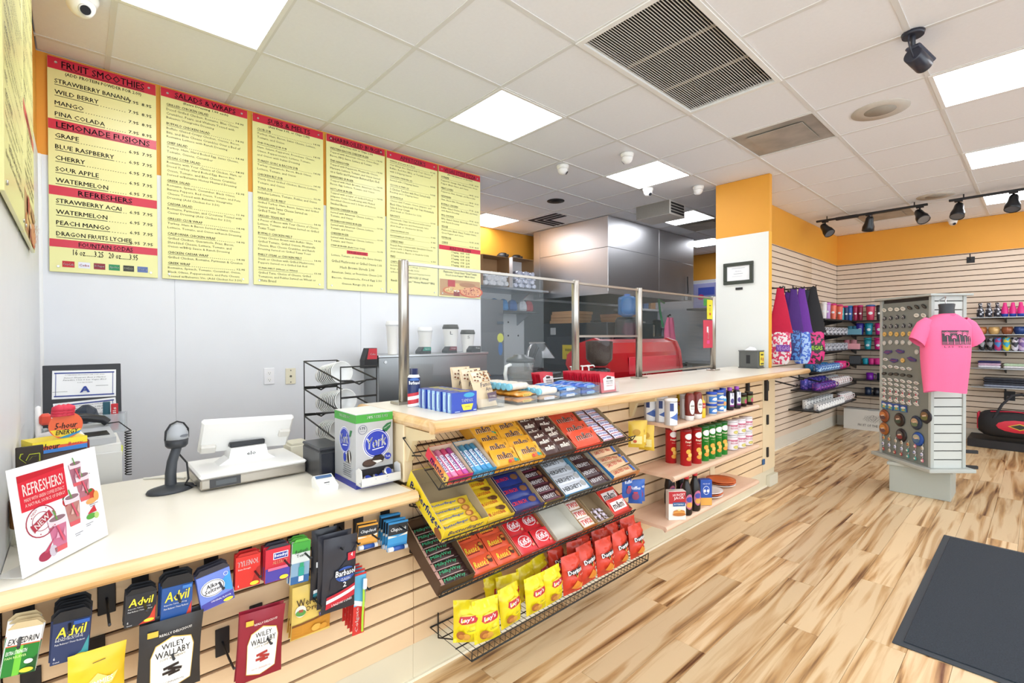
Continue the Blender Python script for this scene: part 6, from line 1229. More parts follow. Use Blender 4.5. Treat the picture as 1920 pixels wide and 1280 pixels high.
def jam(r, h): return [('r', 0, h*.5, r*2, h*.5, '#6a7a3a'), ('e', r*.3, h*.4, r*.5, h*.18, '#b83a5a')]
P = canister('#2a1418', '#23231c', .028, .095, jam, 'jam_jar', 'jar')
P.put(sp(1392, 761, 0), (0, 0, FACE), 'small dark jam jar with green label, left', 'jam jars'); P.put(sp(1404, 758, 0), (0, 0, FACE), 'small dark jam jar with red fruit label, right', 'jam jars')
def crisps(col): 
    def d(r, h): return [('e', 0, h*.82, r*.75, h*.085, '#eeeae4'), ('t', 'Pringles', 0, h*.665, r*1.25, h*.07, '#f2e6c8', 0, .03), ('t', 'Original', 0, h*.58, r*.9, h*.025, '#f4e8d0'), ('e', -r*.1, h*.4, r*.45, h*.07, '#e0a43a'), ('e', r*.2, h*.3, r*.45, h*.06, '#e8b85a'), ('e', 0, h*.2, r*.5, h*.06, '#d89430')]
    return d
P = canister('#c6242a', '#8a1a20', .034, .225, crisps('#c6242a'), 'crisp_tube', 'chip can')
for px, py, l in ((1258, 866, 'leftmost'), (1286, 871, 'second, in front'), (1305, 867, 'third, beside the green ones')): P.put(sp(px, py, 1), (0, 0, FACE), 'red crisp tube on middle shelf, '+l, 'red crisp tubes')
P = canister('#2a9a36', '#1c5a2a', .034, .225, crisps('#2a9a36'), 'crisp_tube', 'chip can')
for q, (px, py) in enumerate(((1319, 862), (1331, 858), (1343, 854), (1354, 850))): P.put(sp(px, py, 1), (0, 0, FACE), 'green crisp tube on middle shelf, %s from left' % ORD[q], 'green crisp tubes')
def noodle(r, h): return [('r', 0, h*.5, r*2.4, h*.86, '#ecdfe2'), ('r', 0, h*.72, r*2.4, h*.1, '#d88aa0'), ('t', 'INSTANT', 0, h*.68, r*1.3, h*.12, '#b83a5c', 0, .02), ('t', 'NOODLES', 0, h*.52, r*1.4, h*.13, '#b83a5c', 0, .02), ('e', r*.2, h*.25, r*.5, h*.12, '#a8b04a'), ('e', r*.1, h*.25, r*.35, h*.08, '#d8c070')]
P = canister('#e4dcdc', '#d8d0cc', .043, .10, noodle, 'noodle_cup', 'noodle cup', prof=[(.032, 0), (.036, .02), (.043, .095), (.046, .098), (.046, .104), (.001, .105)])
for q, (px, py) in enumerate(((1370, 842), (1385, 838), (1398, 833))):
    for z, l in ((0, 'lower'), (.106, 'upper')): c = sp(px, py, 1); P.put((c[0], c[1], c[2]+z), (0, 0, FACE), 'white and pink noodle cup, %s tier, %s from left' % (l, ORD[q]), 'noodle cups')
def grocery_box(name, label, px, py, k, w, d, h, col, deco, cat='box', side=None, rz=FACE):
    m = MB(); m.bx(-w/2, w/2, -d/2, d/2, 0, h, C(col, .4), .0012, {'l': C(side or col, .4)}); o = m.build(name, label=label, cat=cat, loc=sp(px, py, k), rot=(0, 0, rz)); lb = MB(); lb.deco(deco(w, h), front(-d/2-.0003)); lb.build('label_print', parent=o); return o
o = grocery_box('pancake_mix_box', 'red and white pancake mix box on lowest shelf', 1267, 972, 2, .105, .045, .17, '#e8e2da', lambda w, h: [('r', 0, h*.78, w*.98, h*.42, '#b3242c'), ('t', 'HUNGRY', .01, h*.88, w*.7, h*.09, '#f4ecea', .08, .02), ('t', 'JACK', .01, h*.76, w*.6, h*.12, '#f4ecea', .08, .03), ('r', .01, h*.55, w*.7, h*.14, '#2a5a8a'), ('t', 'BUTTERMILK', .01, h*.55, w*.55, h*.05, '#eef2f6'), ('e', .01, h*.3, w*.34, h*.06, '#c8843c'), ('e', .01, h*.25, w*.36, h*.06, '#d89a4a'), ('e', .01, h*.2, w*.38, h*.06, '#b8702c'), ('e', .01, h*.36, w*.1, h*.03, '#f0e0a0')], side='#d8d2cc', rz=R(-38))
def syr(r, h): return [('e', 0, h*.36, r*.8, h*.2, '#c06a8a'), ('e', 0, h*.42, r*.6, h*.07, '#4a4a9c'), ('e', 0, h*.28, r*.6, h*.07, '#d8a04a')]
P = canister('#1a1210', '#b8242c', .033, .235, syr, 'syrup_bottle', 'bottle', prof=[(.03, 0), (.034, .01), (.035, .06), (.031, .09), (.034, .12), (.026, .17), (.015, .2), (.014, .215), (.016, .216, C('#c42a30', .35)), (.016, .24), (.001, .241)])
for px, py, l in ((1293, 965, 'front left with red cap'), (1309, 957, 'front right with red cap'), (1256, 945, 'rear, behind the pancake box'), (1277, 938, 'rear right in shadow')): P.put(sp(px, py, 2), (0, 0, FACE), 'dark syrup bottle on lowest shelf, '+l, 'syrup bottles')
grocery_box('pasta_box', 'blue pasta box with heart on lowest shelf', 1323, 946, 2, .075, .04, .165, '#2450a8', lambda w, h: [('r', 0, h*.16, w*.98, h*.3, '#e0a44a'), ('e', 0, h*.6, w*.28, h*.17, '#e6ecf6'), ('e', 0, h*.6, w*.25, h*.15, '#2a56b0'), ('t', 'macaroni', 0, h*.86, w*.6, h*.06, '#eef2fa', 0, .01), ('e', -.01, h*.58, w*.1, h*.06, '#f4f4f4'), ('e', .01, h*.58, w*.1, h*.06, '#f4f4f4')], rz=R(-40))
m = MB(); m.lathe([(.001, .004), (.05, .004), (.075, .012), (.1, .022), (.101, .026), (.075, .017), (.05, .009), (.001, .008)], C('#e2733a', .4), 26, cap=False); po = m.build('orange_plate', cat='plate'); PO = Proto(po)
m = MB(); m.lathe([(.001, .004), (.05, .004), (.075, .012), (.1, .022), (.101, .026), (.075, .017), (.05, .009), (.001, .008)], C('#eeeae6', .4), 26, cap=False); pw = m.build('white_plate', cat='plate'); PWt = Proto(pw)
ca, cb = PZ(1345, 934, SZ[2]), PZ(1372, 914, SZ[2])
def plates(c, y, seq, which):
    for q, s_ in enumerate(seq): (PO if s_ == 'o' else PWt).put((c.x, y, SZ[2]-.003+.0125*q), (0, 0, 0), '%s plate in the %s stack on lowest shelf, %s from bottom' % ('orange' if s_ == 'o' else 'white', which, ORD[q]), 'stacked plates')
plates(ca, SYF+.10, 'wow', 'nearer'); plates(PZ(1376, 915, SZ[2]), 1.56, 'woo', 'farther')

# ================================================================== GOODS ON THE TALL COUNTER
P = canister('#22305f', '#1c2850', .027, .15, lambda r, h: [('p', [(-r*1.3, h*.08), (r*1.3, h*.16), (r*1.3, h*.28), (-r*1.3, h*.2)], '#c8303c'), ('p', [(-r*1.3, h*.2), (r*1.3, h*.28), (r*1.3, h*.38), (-r*1.3, h*.3)], '#eef0f2'), ('p', [(-r*1.3, h*.3), (r*1.3, h*.38), (r*1.3, h*.47), (-r*1.3, h*.39)], '#c8303c'), ('p', [(-r*1.3, h*.02), (r*1.3, h*.06), (r*1.3, h*.16), (-r*1.3, h*.08)], '#eef0f2'), ('e', 0, h*.76, r*.9, h*.1, '#3f6ab0'), ('r', 0, h*.72, r*2, h*.12, '#1c2850'), ('t', 'Barbasol', 0, h*.72, r*1.7, h*.1, '#f4f6f8', 0, .03)], 'shaving_cream_can', 'can', prof=[(.026, 0, C('#e8e8ea', .3)), (.028, .004, C('#22305f', .3)), (.028, .125), (.027, .13, C('#e8e8ea', .3)), (.021, .142, C('#1b2750', .35)), (.018, .143), (.018, .168), (.001, .169)])
P.put((1.098, 1.853, ZU), (0, 0, R(-25)), 'dark blue shaving cream can with red stripes by first post')
m = MB(); w, h, d = .126, .082, .034; m.bx(0, w, 0, d, 0, h, C('#2a45a8', .35), .0008, {'l': C('#9fc4e6', .35), 't': C('#2f3f9c', .35)}); o = m.build('tampon_box', cat='box')
lb = MB(); lb.deco([('e', w*.68, h*.84, w*.22, h*.12, '#3f9ac0'), ('t', 'TAMPAX', w*.6, h*.58, w*.46, h*.16, '#f0f4fa', 0, .02), ('p', [(w*.36, h*.4), (w*.84, h*.4), (w*.76, h*.1), (w*.44, h*.1)], '#ecd83a'), ('r', w*.6, h*.27, w*.2, h*.08, '#b8a83a'), ('r', w*.2, h*.06, w*.2, h*.03, '#c8d8f0'), ('r', w*.9, h*.08, w*.12, h*.04, '#c8d8f0')], front(-.0004)); lb.build('label_print', parent=o); lb = MB(); lb.deco([('r', -d*.5, h*.5, d*.5, h*.8, '#bcd8ee'), ('r', -d*.35, h*.5, d*.1, h*.7, '#5a78b8'), ('r', -d*.92, h*.5, d*.15, h, '#2a45a8'), ('r', -d*.06, h*.5, d*.12, h, '#2a45a8')], plane((-.0004, 0, 0), (0, -1, 0), (0, 0, 1))); lb.build('label_print', parent=o); lb = MB(); lb.deco([('r', w*.6, d*.5, w*.4, d*.5, '#d8cc3a')], topf(h+.0003)); lb.build('label_print', parent=o); P = Proto(o)
for k in range(7): P.put((1.105+.003*math.sin(k*2.1), 1.575+.038*k, ZU), (0, 0, random.uniform(-.03, .03)), 'blue tampon box with yellow band, '+('frontmost' if k == 0 else ORD[k]+' from front'), 'blue tampon boxes')
CLR = glass('#dfe6e8', .08, .05)
def tray(x, y, w, d, h, label):
    m = MB(); T = .002
    m.bx(0, w, 0, d, 0, T, CLR)
    for a in ((0, w, 0, T), (0, w, d-T, d), (0, T, T, d-T), (w-T, w, T, d-T)): m.bx(*a, T, h, CLR)
    m.build('clear_tray', label=label, cat='tray', group='clear plastic counter trays', loc=(x, y, ZU))
# cookie bags
m = MB(); fn = pillow(m, .115, .165, .036, C('#dcc6a2', .5), 8, 10, .06, .06); o = m.build('cookie_bag', cat='cookie bag'); lb = MB()
lb.deco([('r', .0575, .135, .1, .05, '#e8d8bc')]+[('e', random.uniform(.012, .103), random.uniform(.112, .156), .005, .004, ('#7a4a2a', '#a8703c', '#5a3420')[k % 3]) for k in range(26)]+[('t', 'Famous', .055, .092, .075, .02, '#2c2a44', .08, .02, .3), ('t', 'Amos', .062, .07, .05, .016, '#2c2a44', .08, .02, .3), ('p', [(.04, .05), (.1, .056), (.095, .018), (.045, .014)], '#5c4a5a'), ('t', 'COOKIES', .07, .036, .04, .008, '#e8dcc8')], fn, 6); lb.build('label_print', parent=o); P = Proto(o)
tray(1.25, 1.57, .13, .3, .045, 'clear tray holding beige cookie bags')
P.put((1.262, 1.605, ZU+.004), (R(-24), 0, R(4)), 'beige cookie bag leaning in front of clear tray', 'beige cookie bags'); P.put((1.258, 1.70, ZU+.004), (R(-14), 0, R(-3)), 'beige cookie bag behind the front one', 'beige cookie bags'); P.put((1.264, 1.79, ZU+.004), (R(-8), 0, R(3)), 'beige cookie bag at the back of tray', 'beige cookie bags')
def packs(x, w, d, h, col, n, lay, txt, c2, label, group, name='snack_pack', y=1.565, step=.058, pd=.054, pt=.024, wob=.08):
    tray(x, y, w, d, h, 'clear tray of '+label+'s')
    m = MB(); fn = flatbar(m, w-.008, pd, pt, C(col, .3), 8, 4, .06, wob, len(label)); o = m.build(name, cat='snack pack'); lb = MB(); lb.deco([('r', (w-.008)/2, pd*.5, w*.5, pd*.4, c2), ('t', txt, (w-.008)/2, pd*.5, w*.42, pd*.26, '#3a2a24', 0, .02)], fn, 5)
    lb.deco([('r', (w-.008)/2, pt*.5, w*.42, pt*.4, c2), ('t', txt, (w-.008)/2, pt*.5, w*.36, pt*.26, '#3a2a24', 0, .02)], front(-.0012)); lb.build('wrapper_print', parent=o); P = Proto(o)
    for q in range(lay):
        for k in range(n): P.put((x+.004, y+.004+step*k, ZU+.003+(pt+.001)*q), (0, 0, 0), '%s, %s layer, %s' % (label, ('bottom', 'upper', 'top')[q], 'frontmost' if k == 0 else ORD[k]+' from front'), group)
packs(1.452, .125, .27, .035, '#dc9a3c', 4, 2, "REESE'S", '#e8c860', 'orange peanut snack pack', 'orange peanut snack packs', pt=.026)
packs(1.742, .145, .27, .045, '#3f86d0', 4, 2, 'Rice Krispies', '#e8ecf4', 'bright blue cereal snack pack', 'bright blue cereal packs', pt=.028)
packs(1.90, .145, .27, .05, '#2a5fc0', 4, 2, 'Rice Krispies', '#8fc0e8', 'deep blue cereal snack pack', 'deep blue cereal packs', pt=.030)
tray(1.592, 1.565, .14, .3, .04, 'clear tray of pale pastry rolls')
m = MB(); fn = flatbar(m, .132, .05, .024, C('#c8a07c', .35), 8, 4, .06, .06); o = m.build('pastry_pack', cat='snack pack'); lb = MB(); lb.deco([('r', .066, .012, .07, .012, '#d8e0e8'), ('t', 'Mrs. Freshley', .066, .012, .06, .008, '#a03a2a')], front(-.0012)); lb.build('wrapper_print', parent=o); P = Proto(o)
for k in range(4): P.put((1.596, 1.57+.06*k, ZU+.003), (0, 0, 0), 'tan pastry pack under the rolls, '+('frontmost' if k == 0 else ORD[k]+' from front'), 'tan pastry packs')
m = MB(); m.lathe([(.004, 0), (.015, .004), (.016, .01), (.016, .118), (.015, .124), (.004, .128)], C('#dfd8cc', .3, 0, .25, 0, 40), 14, (0, 0, 0), 'x'); m.lathe([(.013, -.001), (.0165, .0), (.0165, .014)], C('#7fc4dc', .3), 14, (0, 0, 0), 'x'); o = m.build('pastry_roll', cat='snack pack'); P = Proto(o)
for k in range(14): P.put((1.60 if k < 7 else 1.46, 1.585+.036*(k if k < 7 else k-5.6), ZU+.047+(0 if k < 7 else .028)), (0, 0, R(random.uniform(-6, 6))), 'pale pastry roll with blue end on the trays, '+(ORD[k]+' from front' if k < 7 else ORD[k-7]+' on the orange packs'), 'pale pastry rolls')
# red drink-mix packets
m = MB(); m.bx(0, .15, 0, .30, 0, .002, CLR); o = m.build('clear_tray', label='clear box of upright red packets at right end of goods', cat='tray', group='clear plastic counter trays', loc=(2.065, 1.562, ZU))
for a in ((0, .15, 0, .002), (0, .15, .298, .3), (0, .002, .002, .298), (.148, .15, .002, .298)): q = MB(); q.bx(*a, .002, .06, CLR); q.build('wall', parent=o)
m = MB(); fn = pillow(m, .135, .105, .012, C('#c8283c', .3), 6, 6, .05, .06); o = m.build('red_packet', cat='packet'); lb = MB(); lb.deco([('p', [(.02, .012), (.115, .012), (.125, .08), (.06, .09), (.02, .075)], '#ece4e2'), ('r', .07, .077, .04, .012, '#2a2424'), ('t', 'WESTERN', .07, .06, .06, .008, '#33303a', 0, .01), ('t', 'TOP CUTS', .07, .048, .06, .009, '#33303a', 0, .01), ('t', 'BEEF JERKY', .07, .034, .06, .007, '#b82a38', 0, .01)], fn, 5); lb.build('label_print', parent=o); P = Proto(o)
for k in range(16): P.put((2.072, 1.575+.0178*k, ZU+.004), (R(random.uniform(-8, -2)), 0, 0), 'red snack packet standing in clear box, '+('frontmost with white panel' if k == 0 else ORD[k]+' from front'), 'upright red packets')
for k in range(6): P.put((1.90+.004*(k % 3), 1.845+.0145*k, ZU+.0), (R(-12), 0, R(10)), 'red snack packet in row behind blue packs, %s from front' % ORD[k], 'red packets behind blue packs')
m = MB(); fn = flatbar(m, .13, .06, .03, C('#d8a078', .35), 8, 4, .06, .1); P = Proto(m.build('wafer_pack', cat='snack pack'))
for k in range(3): P.put((1.75, 1.845+.065*k, ZU), (0, 0, R(3)), 'peach wafer pack behind the blue trays, %s from front' % ORD[k], 'peach wafer packs')
# napkin dispenser
t = thing('napkin_dispenser', 'grey napkin dispenser with yellow card at counter end', 'napkin dispenser', None, (4.80, 1.87, ZU), (0, 0, R(-90)))
m = MB(); m.bx(-.09, .09, -.065, .065, .008, .165, C('#5f625f', .45), .004); m.bx(-.095, .095, -.07, .07, 0, .01, C('#4f524f', .45), .003); m.bx(-.095, .095, -.07, .07, .16, .17, C('#6a6d6a', .45), .003); m.build('body', parent=t)
m = MB(); m.bx(-.02, .015, -.068, -.064, .045, .125, C('#26282a', .6), .001); m.build('slot', parent=t)
m = MB(); m.bx(.0955, .0975, -.05, .05, .03, .155, C('#e8d84a', .4)); m.deco([('r', 0, .13, .06, .015, '#3a3a2a'), ('e', -.02, .09, .012, .015, '#8a6a3a'), ('e', .02, .085, .012, .018, '#b8502a'), ('r', 0, .045, .07, .012, '#3a3a2a')], plane((.098, 0, 0), (0, 1, 0), (0, 0, 1))); m.build('yellow_card', parent=t)
m = MB(); m.add([(-.05, -.03, .17), (.05, -.02, .17), (.04, .04, .17), (-.04, .03, .17), (-.01, 0, .205), (.03, .01, .195)], [(0, 1, 5, 4), (1, 2, 5), (2, 3, 4, 5), (3, 0, 4)], PAPER); m.build('napkin', parent=t)
# framed notice on the partition
t = thing('framed_notice', 'dark framed paper notice on the white partition wall', 'picture frame', None, (4.919, 2.04, 2.02), (0, 0, R(-90)))
m = MB(); W2, H2 = .146, .108
for a in ((-W2, W2, -H2, -H2+.035), (-W2, W2, H2-.035, H2), (-W2, -W2+.035, -H2+.035, H2-.035), (W2-.035, W2, -H2+.035, H2-.035)): m.bx(a[0], a[1], -.018, 0, a[2], a[3], C('#3b413a', .4), .003)
m.build('frame', parent=t)
m = MB(); m.bx(-W2+.035, W2-.035, -.006, 0, -H2+.035, H2-.035, PAPER); m.deco([('r', 0, .05, .13, .003, '#9aa0a8'), ('t', 'Notice', -.0, .02, .06, .012, '#a8acb4', 0, 0, .3), ('r', 0, -.005, .09, .003, '#8a9098'), ('r', -.01, -.03, .1, .002, '#b8bcc4')], front(-.0063)); m.build('paper', parent=t)
m = MB(); q = PX(1386, 541, 4.919); m.bx(4.912, 4.919, q.y-.035, q.y+.035, q.z-.012, q.z+.012, C('#2c2c30', .4), .002); m.build('wall_tag', label='small black tag on partition under the framed notice', cat='tag')

# ================================================================== BEHIND THE COUNTER
t = thing('back_worktop', 'steel back worktop behind the sneeze guard', 'worktop')
m = MB(); m.bx(1.26, 4.85, 2.13, 2.85, .92, .96, STEEL, .003); m.build('top', parent=t)
m = MB(); m.bx(1.28, 4.83, 2.16, 2.80, 0, .92, DSTEEL); m.build('body', parent=t)
WZ = .96
t = thing('blender_jar', 'clear plastic blender jar with black lid behind snack trays', 'blender', None, (2.18, 2.32, WZ))
m = MB(); m.lathe([(.075, 0), (.08, .02), (.07, .06), (.06, .09)], C('#2a2c30', .4), 20); m.build('base', parent=t)
m = MB(); m.lathe([(.06, .09), (.075, .11), (.09, .265)], glass('#c8d0d2', .22), 22, cap=False); m.lathe([(.0605, .14), (.086, .24)], glass('#c8c8c4', .12), 22, cap=False); m.build('jar', parent=t)
m = MB(); m.lathe([(.093, .262), (.096, .275), (.09, .29), (.05, .3), (.045, .312), (.001, .314)], C('#33383a', .35), 22); m.build('lid', parent=t)
m = MB(); m.tube([(-.085, .0, .25), (-.125, .0, .24), (-.135, 0, .19), (-.12, 0, .12), (-.07, 0, .11)], .012, C('#e6eaea', .3), 8); m.build('handle', parent=t)
for k, (px, lab) in enumerate(((1072, 'behind second post'), (1092, 'right of second post'), (1104, 'beside the grinder'))):
    p = PY(px, 690, 2.2); t = thing('syrup_pump_bottle', 'white pump syrup bottle '+lab, 'pump bottle', 'syrup pump bottles', (p.x, 2.2, WZ))
    m = MB(); m.lathe([(.035, 0), (.036, .12), (.015, .15), (.014, .16)], C(('#c08a5a', '#d8c8a8', '#c9a070')[k], .25), 16); m.build('bottle', parent=t)
    m = MB(); m.lathe([(.016, .16), (.016, .175), (.005, .18), (.005, .215), (.014, .218), (.014, .225)], WHITE, 12); m.tube([(0, 0, .22), (.04, -.01, .222), (.05, -.012, .212)], .005, WHITE, 6); m.build('pump', parent=t)
t = thing('coffee_grinder', 'coffee grinder with clear hopper of dark beans', 'grinder', None, (2.87, 2.2, WZ))
m = MB(); m.bx(-.07, .07, -.07, .08, 0, .15, BLACK, .01); m.lathe([(.075, .15), (.08, .165), (.08, .19), (.05, .2)], C('#202226', .3), 20); m.build('body', parent=t)
m = MB(); m.lathe([(.04, .2), (.05, .215), (.094, .255), (.1, .27), (.104, .435)], glass('#a8a4a0', .02), 24, cap=False); m.build('hopper', parent=t)
m = MB(); m.lathe([(.05, .216), (.09, .256), (.096, .27), (.1, .395), (.05, .402), (.001, .40)], C('#2a1810', .6, 0, .8, .9, 130), 24); m.build('coffee_beans', parent=t)
t = thing('espresso_machine', 'large glossy red espresso machine behind the sneeze guard', 'espresso machine')
RD_ = C('#a8141e', .18)
pr = [(2.27, .99), (2.25, 1.10), (2.27, 1.26), (2.31, 1.35), (2.40, 1.38), (2.55, 1.34), (2.68, 1.24), (2.70, 1.16), (2.60, 1.02), (2.52, .98)]
m = MB(); m.prism(pr, 3.06, 3.10, RD_, 'x'); m.build('end_panel', parent=t)
m = MB(); m.prism(pr, 4.16, 4.20, RD_, 'x'); m.build('end_panel', parent=t)
m = MB(); n = len(pr)
sc = [(2.475+(a-2.475)*.93, 1.18+(b-1.18)*.94) for a, b in pr]; m.prism(sc, 3.10, 4.16, C('#a5161f', .15), 'x'); m.build('body', parent=t)
m = MB(); m.bx(3.35, 4.1, 2.262, 2.27, 1.08, 1.22, C('#c42a3a', .15), .002); m.text('elektra', 3.6, 1.06, .16, .03, C('#e8c8c8', .3), front(2.262), 1, 0, .01, .3); m.build('back_panel', parent=t)
for x in (3.2, 4.05):
    for y in (2.36, 2.55): m = MB(); m.lathe([(.02, WZ), (.025, 1.0)], BLACK, 12, (x, y, 0)); m.build('foot', parent=t)
# soda station with cups
t = thing('soda_station', 'stainless drink station against the menu wall', 'drink station', None, (1.70, 3.38, 0))
m = MB(); m.bx(0, 1.06, 0, .255, .0, 1.235, C('#a9acae', .32, 1.0, .06, 0, 3), .003); m.build('cabinet', parent=t)
m = MB(); m.bx(-.008, 1.07, -.012, .255, 1.235, 1.255, C('#c2c4c6', .28, 1.0), .003); m.build('top', parent=t)
m = MB(); m.bx(.2, .205, -.003, 0, .7, 1.2, DSTEEL); m.build('seam_strip', parent=t)
m = MB(); m.lathe([(.012, -.006), (.012, 0)], CHROME, 12, (.055, -.0, 1.2), 'y'); m.build('lock', parent=t)
for x, col, tx in ((-.118, '#c8303c', 'Coke'), (.36, '#1f8f7c', 'Sprite'), (.62, '#7a2a3a', 'Dr Pepper'), (.88, '#40403c', 'Tea')):
    q = thing('drink_valve', 'black drink dispenser valve with %s label panel' % {'#c8303c': 'red', '#1f8f7c': 'teal', '#7a2a3a': 'maroon', '#40403c': 'grey'}[col], 'dispenser valve', 'drink dispenser valves', (1.70+x, 3.42, 1.2555 if x > 0 else 1.16))
    m = MB(); h0 = .055 if x > 0 else .15; m.prism([(0, 0), (.1, 0), (.1, h0), (.03, h0), (.0, h0*.4)], -.05, .03, BLACK, 'y'); m.build('body', parent=q)
    m = MB(); m.deco([('p', [(.02, h0*.45), (.1, h0*.45), (.1, h0*.98), (.035, h0*.98)], col), ('t', tx, .066, h0*.7, .045, .014, '#f0ecec', 0, .02)], front(-.0503)); m.build('label_print', parent=q)
def papercup(px, label, h, lid, letter, r=.05, Y=3.5):
    p = PY(px, 655, Y); t = thing('paper_cup', label, 'cup', 'cups on the drink station', (p.x, Y, 1.2555))
    m = MB(); m.lathe([(r*.72, 0), (r*.72, .003), (r*.98, h-.01), (r, h-.008), (r, h)], C('#f1efeb', .5), 22); m.build('cup', parent=t)
    m = MB(); m.lathe([(r*1.05, h-.004), (r*1.06, h+.012), (r*.98, h+.02), (r*.93, h+.035), (r*.5, h+.036)], C('#38362f' if lid == 'k' else '#f0f0f0', .4), 22); m.build('lid', parent=t)
    if letter: m = MB(); m.text(letter, .0, h*.82, .022, .028, C('#33312c'), cylf(r*.95, -.5), 2, 0, .01); m.build('size_letter', parent=t)
papercup(845, 'tall paper cup with black lid marked with letter L', .21, 'k', 'L', .068); papercup(877, 'shorter paper cup with black lid marked with letter S', .165, 'k', 'S', .064)
papercup(797, 'plain white cup with white lid on drink station', .185, 'w', None, .06); papercup(736, 'plain white cup half hidden by first guard post', .23, 'w', None, .05)

# ================================================================== KITCHEN
x0, x1 = PY(903, 600, 4.6).x, PY(919, 600, 4.6).x
t = thing('tall_refrigerator', 'tall grey steel refrigerator edge at the kitchen doorway', 'refrigerator', None, (x0-.5, 4.35, 0))
m = MB(); m.bx(0, .5+x1-x0, 0, .6, 0, PY(910, 560, 4.35).z, C('#84878c', .35, .8), .004); m.build('body', parent=t)
m = MB(); w = .5+x1-x0; m.bx(.02, w-.0, -.012, -.001, .1, 1.45, C('#8d9095', .35, .8), .003); m.build('door', parent=t)
m = MB(); q = w-.06; m.deco([('e', q, 1.38, .05, .055, '#d8dc4a'), ('e', q, 1.25, .035, .08, '#2f6ab0'), ('t', 'TRUE', q, 1.66, .09, .03, '#5a5e66', 0, .02), ('r', q, 1.56, .1, .03, '#3a4a5c')], front(-.013)); m.build('stickers', parent=t)
# passage wall shelves
za = PY(940, 541, 4.95).z
t = thing('upper_wall_shelf', 'upper steel wall shelf stacked with open cartons in kitchen passage', 'shelf'); m = MB(); m.bx(3.6, 5.03, 4.75, 5.29, za-.03, za, DSTEEL, .003); m.build('board', parent=t)
for x in (3.9, 4.8): m = MB(); m.prism([(5.29, za-.03), (5.29, za-.25), (4.9, za-.03)], x-.01, x+.01, DSTEEL, 'x'); m.build('bracket', parent=t)
zb_ = PY(950, 583, 5.1).z
t = thing('lower_wall_shelf', 'lower dark wall shelf with blue packages in kitchen passage', 'shelf'); m = MB(); m.bx(4.15, 5.03, 4.95, 5.29, zb_-.025, zb_, C('#44464a', .5), .002); m.build('board', parent=t)
for x in (4.4, 4.9): m = MB(); m.prism([(5.29, zb_-.03), (5.29, zb_-.2), (5.0, zb_-.03)], x-.01, x+.01, DSTEEL, 'x'); m.build('bracket', parent=t)
def cupcarton(px0, px1, Y, z, h, label, foil):
    a, b = PY(px0, 520, Y).x, PY(px1, 520, Y).x; w = b-a; d = .25
    t = thing('cup_carton', label, 'carton', 'open cartons of cups', (a, Y, z))
    m = MB(); T = .005; K = C('#b08a62', .8) if not foil else C('#e4e4e8', .5)
    m.bx(0, w, 0, d, 0, T, K); m.bx(0, T, 0, d, T, h, K); m.bx(w-T, w, 0, d, T, h, C('#b08a62', .8)); m.bx(T, w-T, d-T, d, T, h, K); m.bx(T, w-T, 0, d, h-T, h, C('#b08a62', .8)); m.build('carton', parent=t)
    r = .032
    proto = None
    nx_ = int((w-.01)/(2*r)); nz = int((h*.55)/(1.75*r))
    for j in range(nz):
        for i in range(nx_ - (j % 2)):
            if proto is None:
                m = MB(); m.lathe([(r*.7, .0), (r, .0), (r*.98, .14)], C('#dfe1e6' if not foil else '#c4c8d8', .3, .0 if not foil else .7, .15, 0, 30), 12, (0, 0, 0), 'y'); m.lathe([(.001, .012), (r*.7, .012), (r*.72, .0)], C('#cfd2d8', .5), 12, (0, 0, 0), 'y', cap=False); proto = m.build('cup_sleeve', parent=t); o = proto
            else: o = proto.copy(); COL.objects.link(o); o.parent = t
            o.location = (.008+r+2*r*i+(r if j % 2 else 0), -.03-.03*((i+j) % 2), .007+r+1.74*r*j)
cupcarton(905, 955, 4.78, za, .40, 'open brown carton full of white cup sleeves on upper shelf', False)
cupcarton(961, 1001, 4.80, za, .42, 'open carton of silver wrapped cup sleeves on upper shelf', True)
for px, lab in ((946, 'left'), (972, 'right')):
    p = PY(px, 520, 5.1); t = thing('coffee_airpot', 'black and steel coffee airpot on upper shelf, '+lab, 'airpot', 'coffee airpots', (p.x, 5.14, za))
    m = MB(); m.lathe([(.075, 0), (.08, .01), (.08, .44), (.06, .47)], BLACK if lab == 'right' else CHROME, 20); m.build('body', parent=t); m = MB(); m.lathe([(.082, .44), (.082, .5), (.05, .53), (.001, .535)], BLACK, 20); m.bx(-.015, .015, -.12, -.06, .47, .5, BLACK, .004); m.build('lid', parent=t)
for k, (px, c) in enumerate(((928, '#2a78b8'), (945, '#2f86c8'), (962, '#2a62a8'), (980, '#d8dce2'), (992, '#b83a44'))):
    p = PY(px, 575, 5.1); m = MB(); m.lathe([(.07, 0), (.09, .03), (.085, .1), (.06, .15), (.02, .17)], C(c, .35, 0, .3, .6, 25), 9, smooth=False, sx=.8); m.build('supply_bag', label='%s plastic supply bag on lower kitchen shelf, %s from left' % ({'#d8dce2': 'white', '#b83a44': 'red'}.get(c, 'blue'), ORD[k]), cat='bag', group='supply bags on lower shelf', loc=(p.x, 5.12, zb_))
t = thing('wall_board', 'pale wall board with four black dots in kitchen passage', 'wall board'); m = MB(); m.bx(4.0, 5.04, 5.283, 5.295, .9, zb_-.06, C('#dfe4e8', .4), .002); m.build('board', parent=t)
for x in (4.72, 4.92):
    for px_ in (604, 629): z = PY(960, px_, 5.28).z; m = MB(); m.lathe([(.014, -.004), (.014, 0)], BLACK, 10, (x, 5.283, z), 'y'); m.build('anchor', parent=t)
t = thing('meat_slicer', 'grey meat slicer behind the blender in kitchen', 'slicer', None, (3.75, 3.75, 1.0), (0, 0, R(15)))
m = MB(); m.bx(-.25, .25, -.2, .2, -.06, 0, STEEL, .01); m.build('base', parent=t)
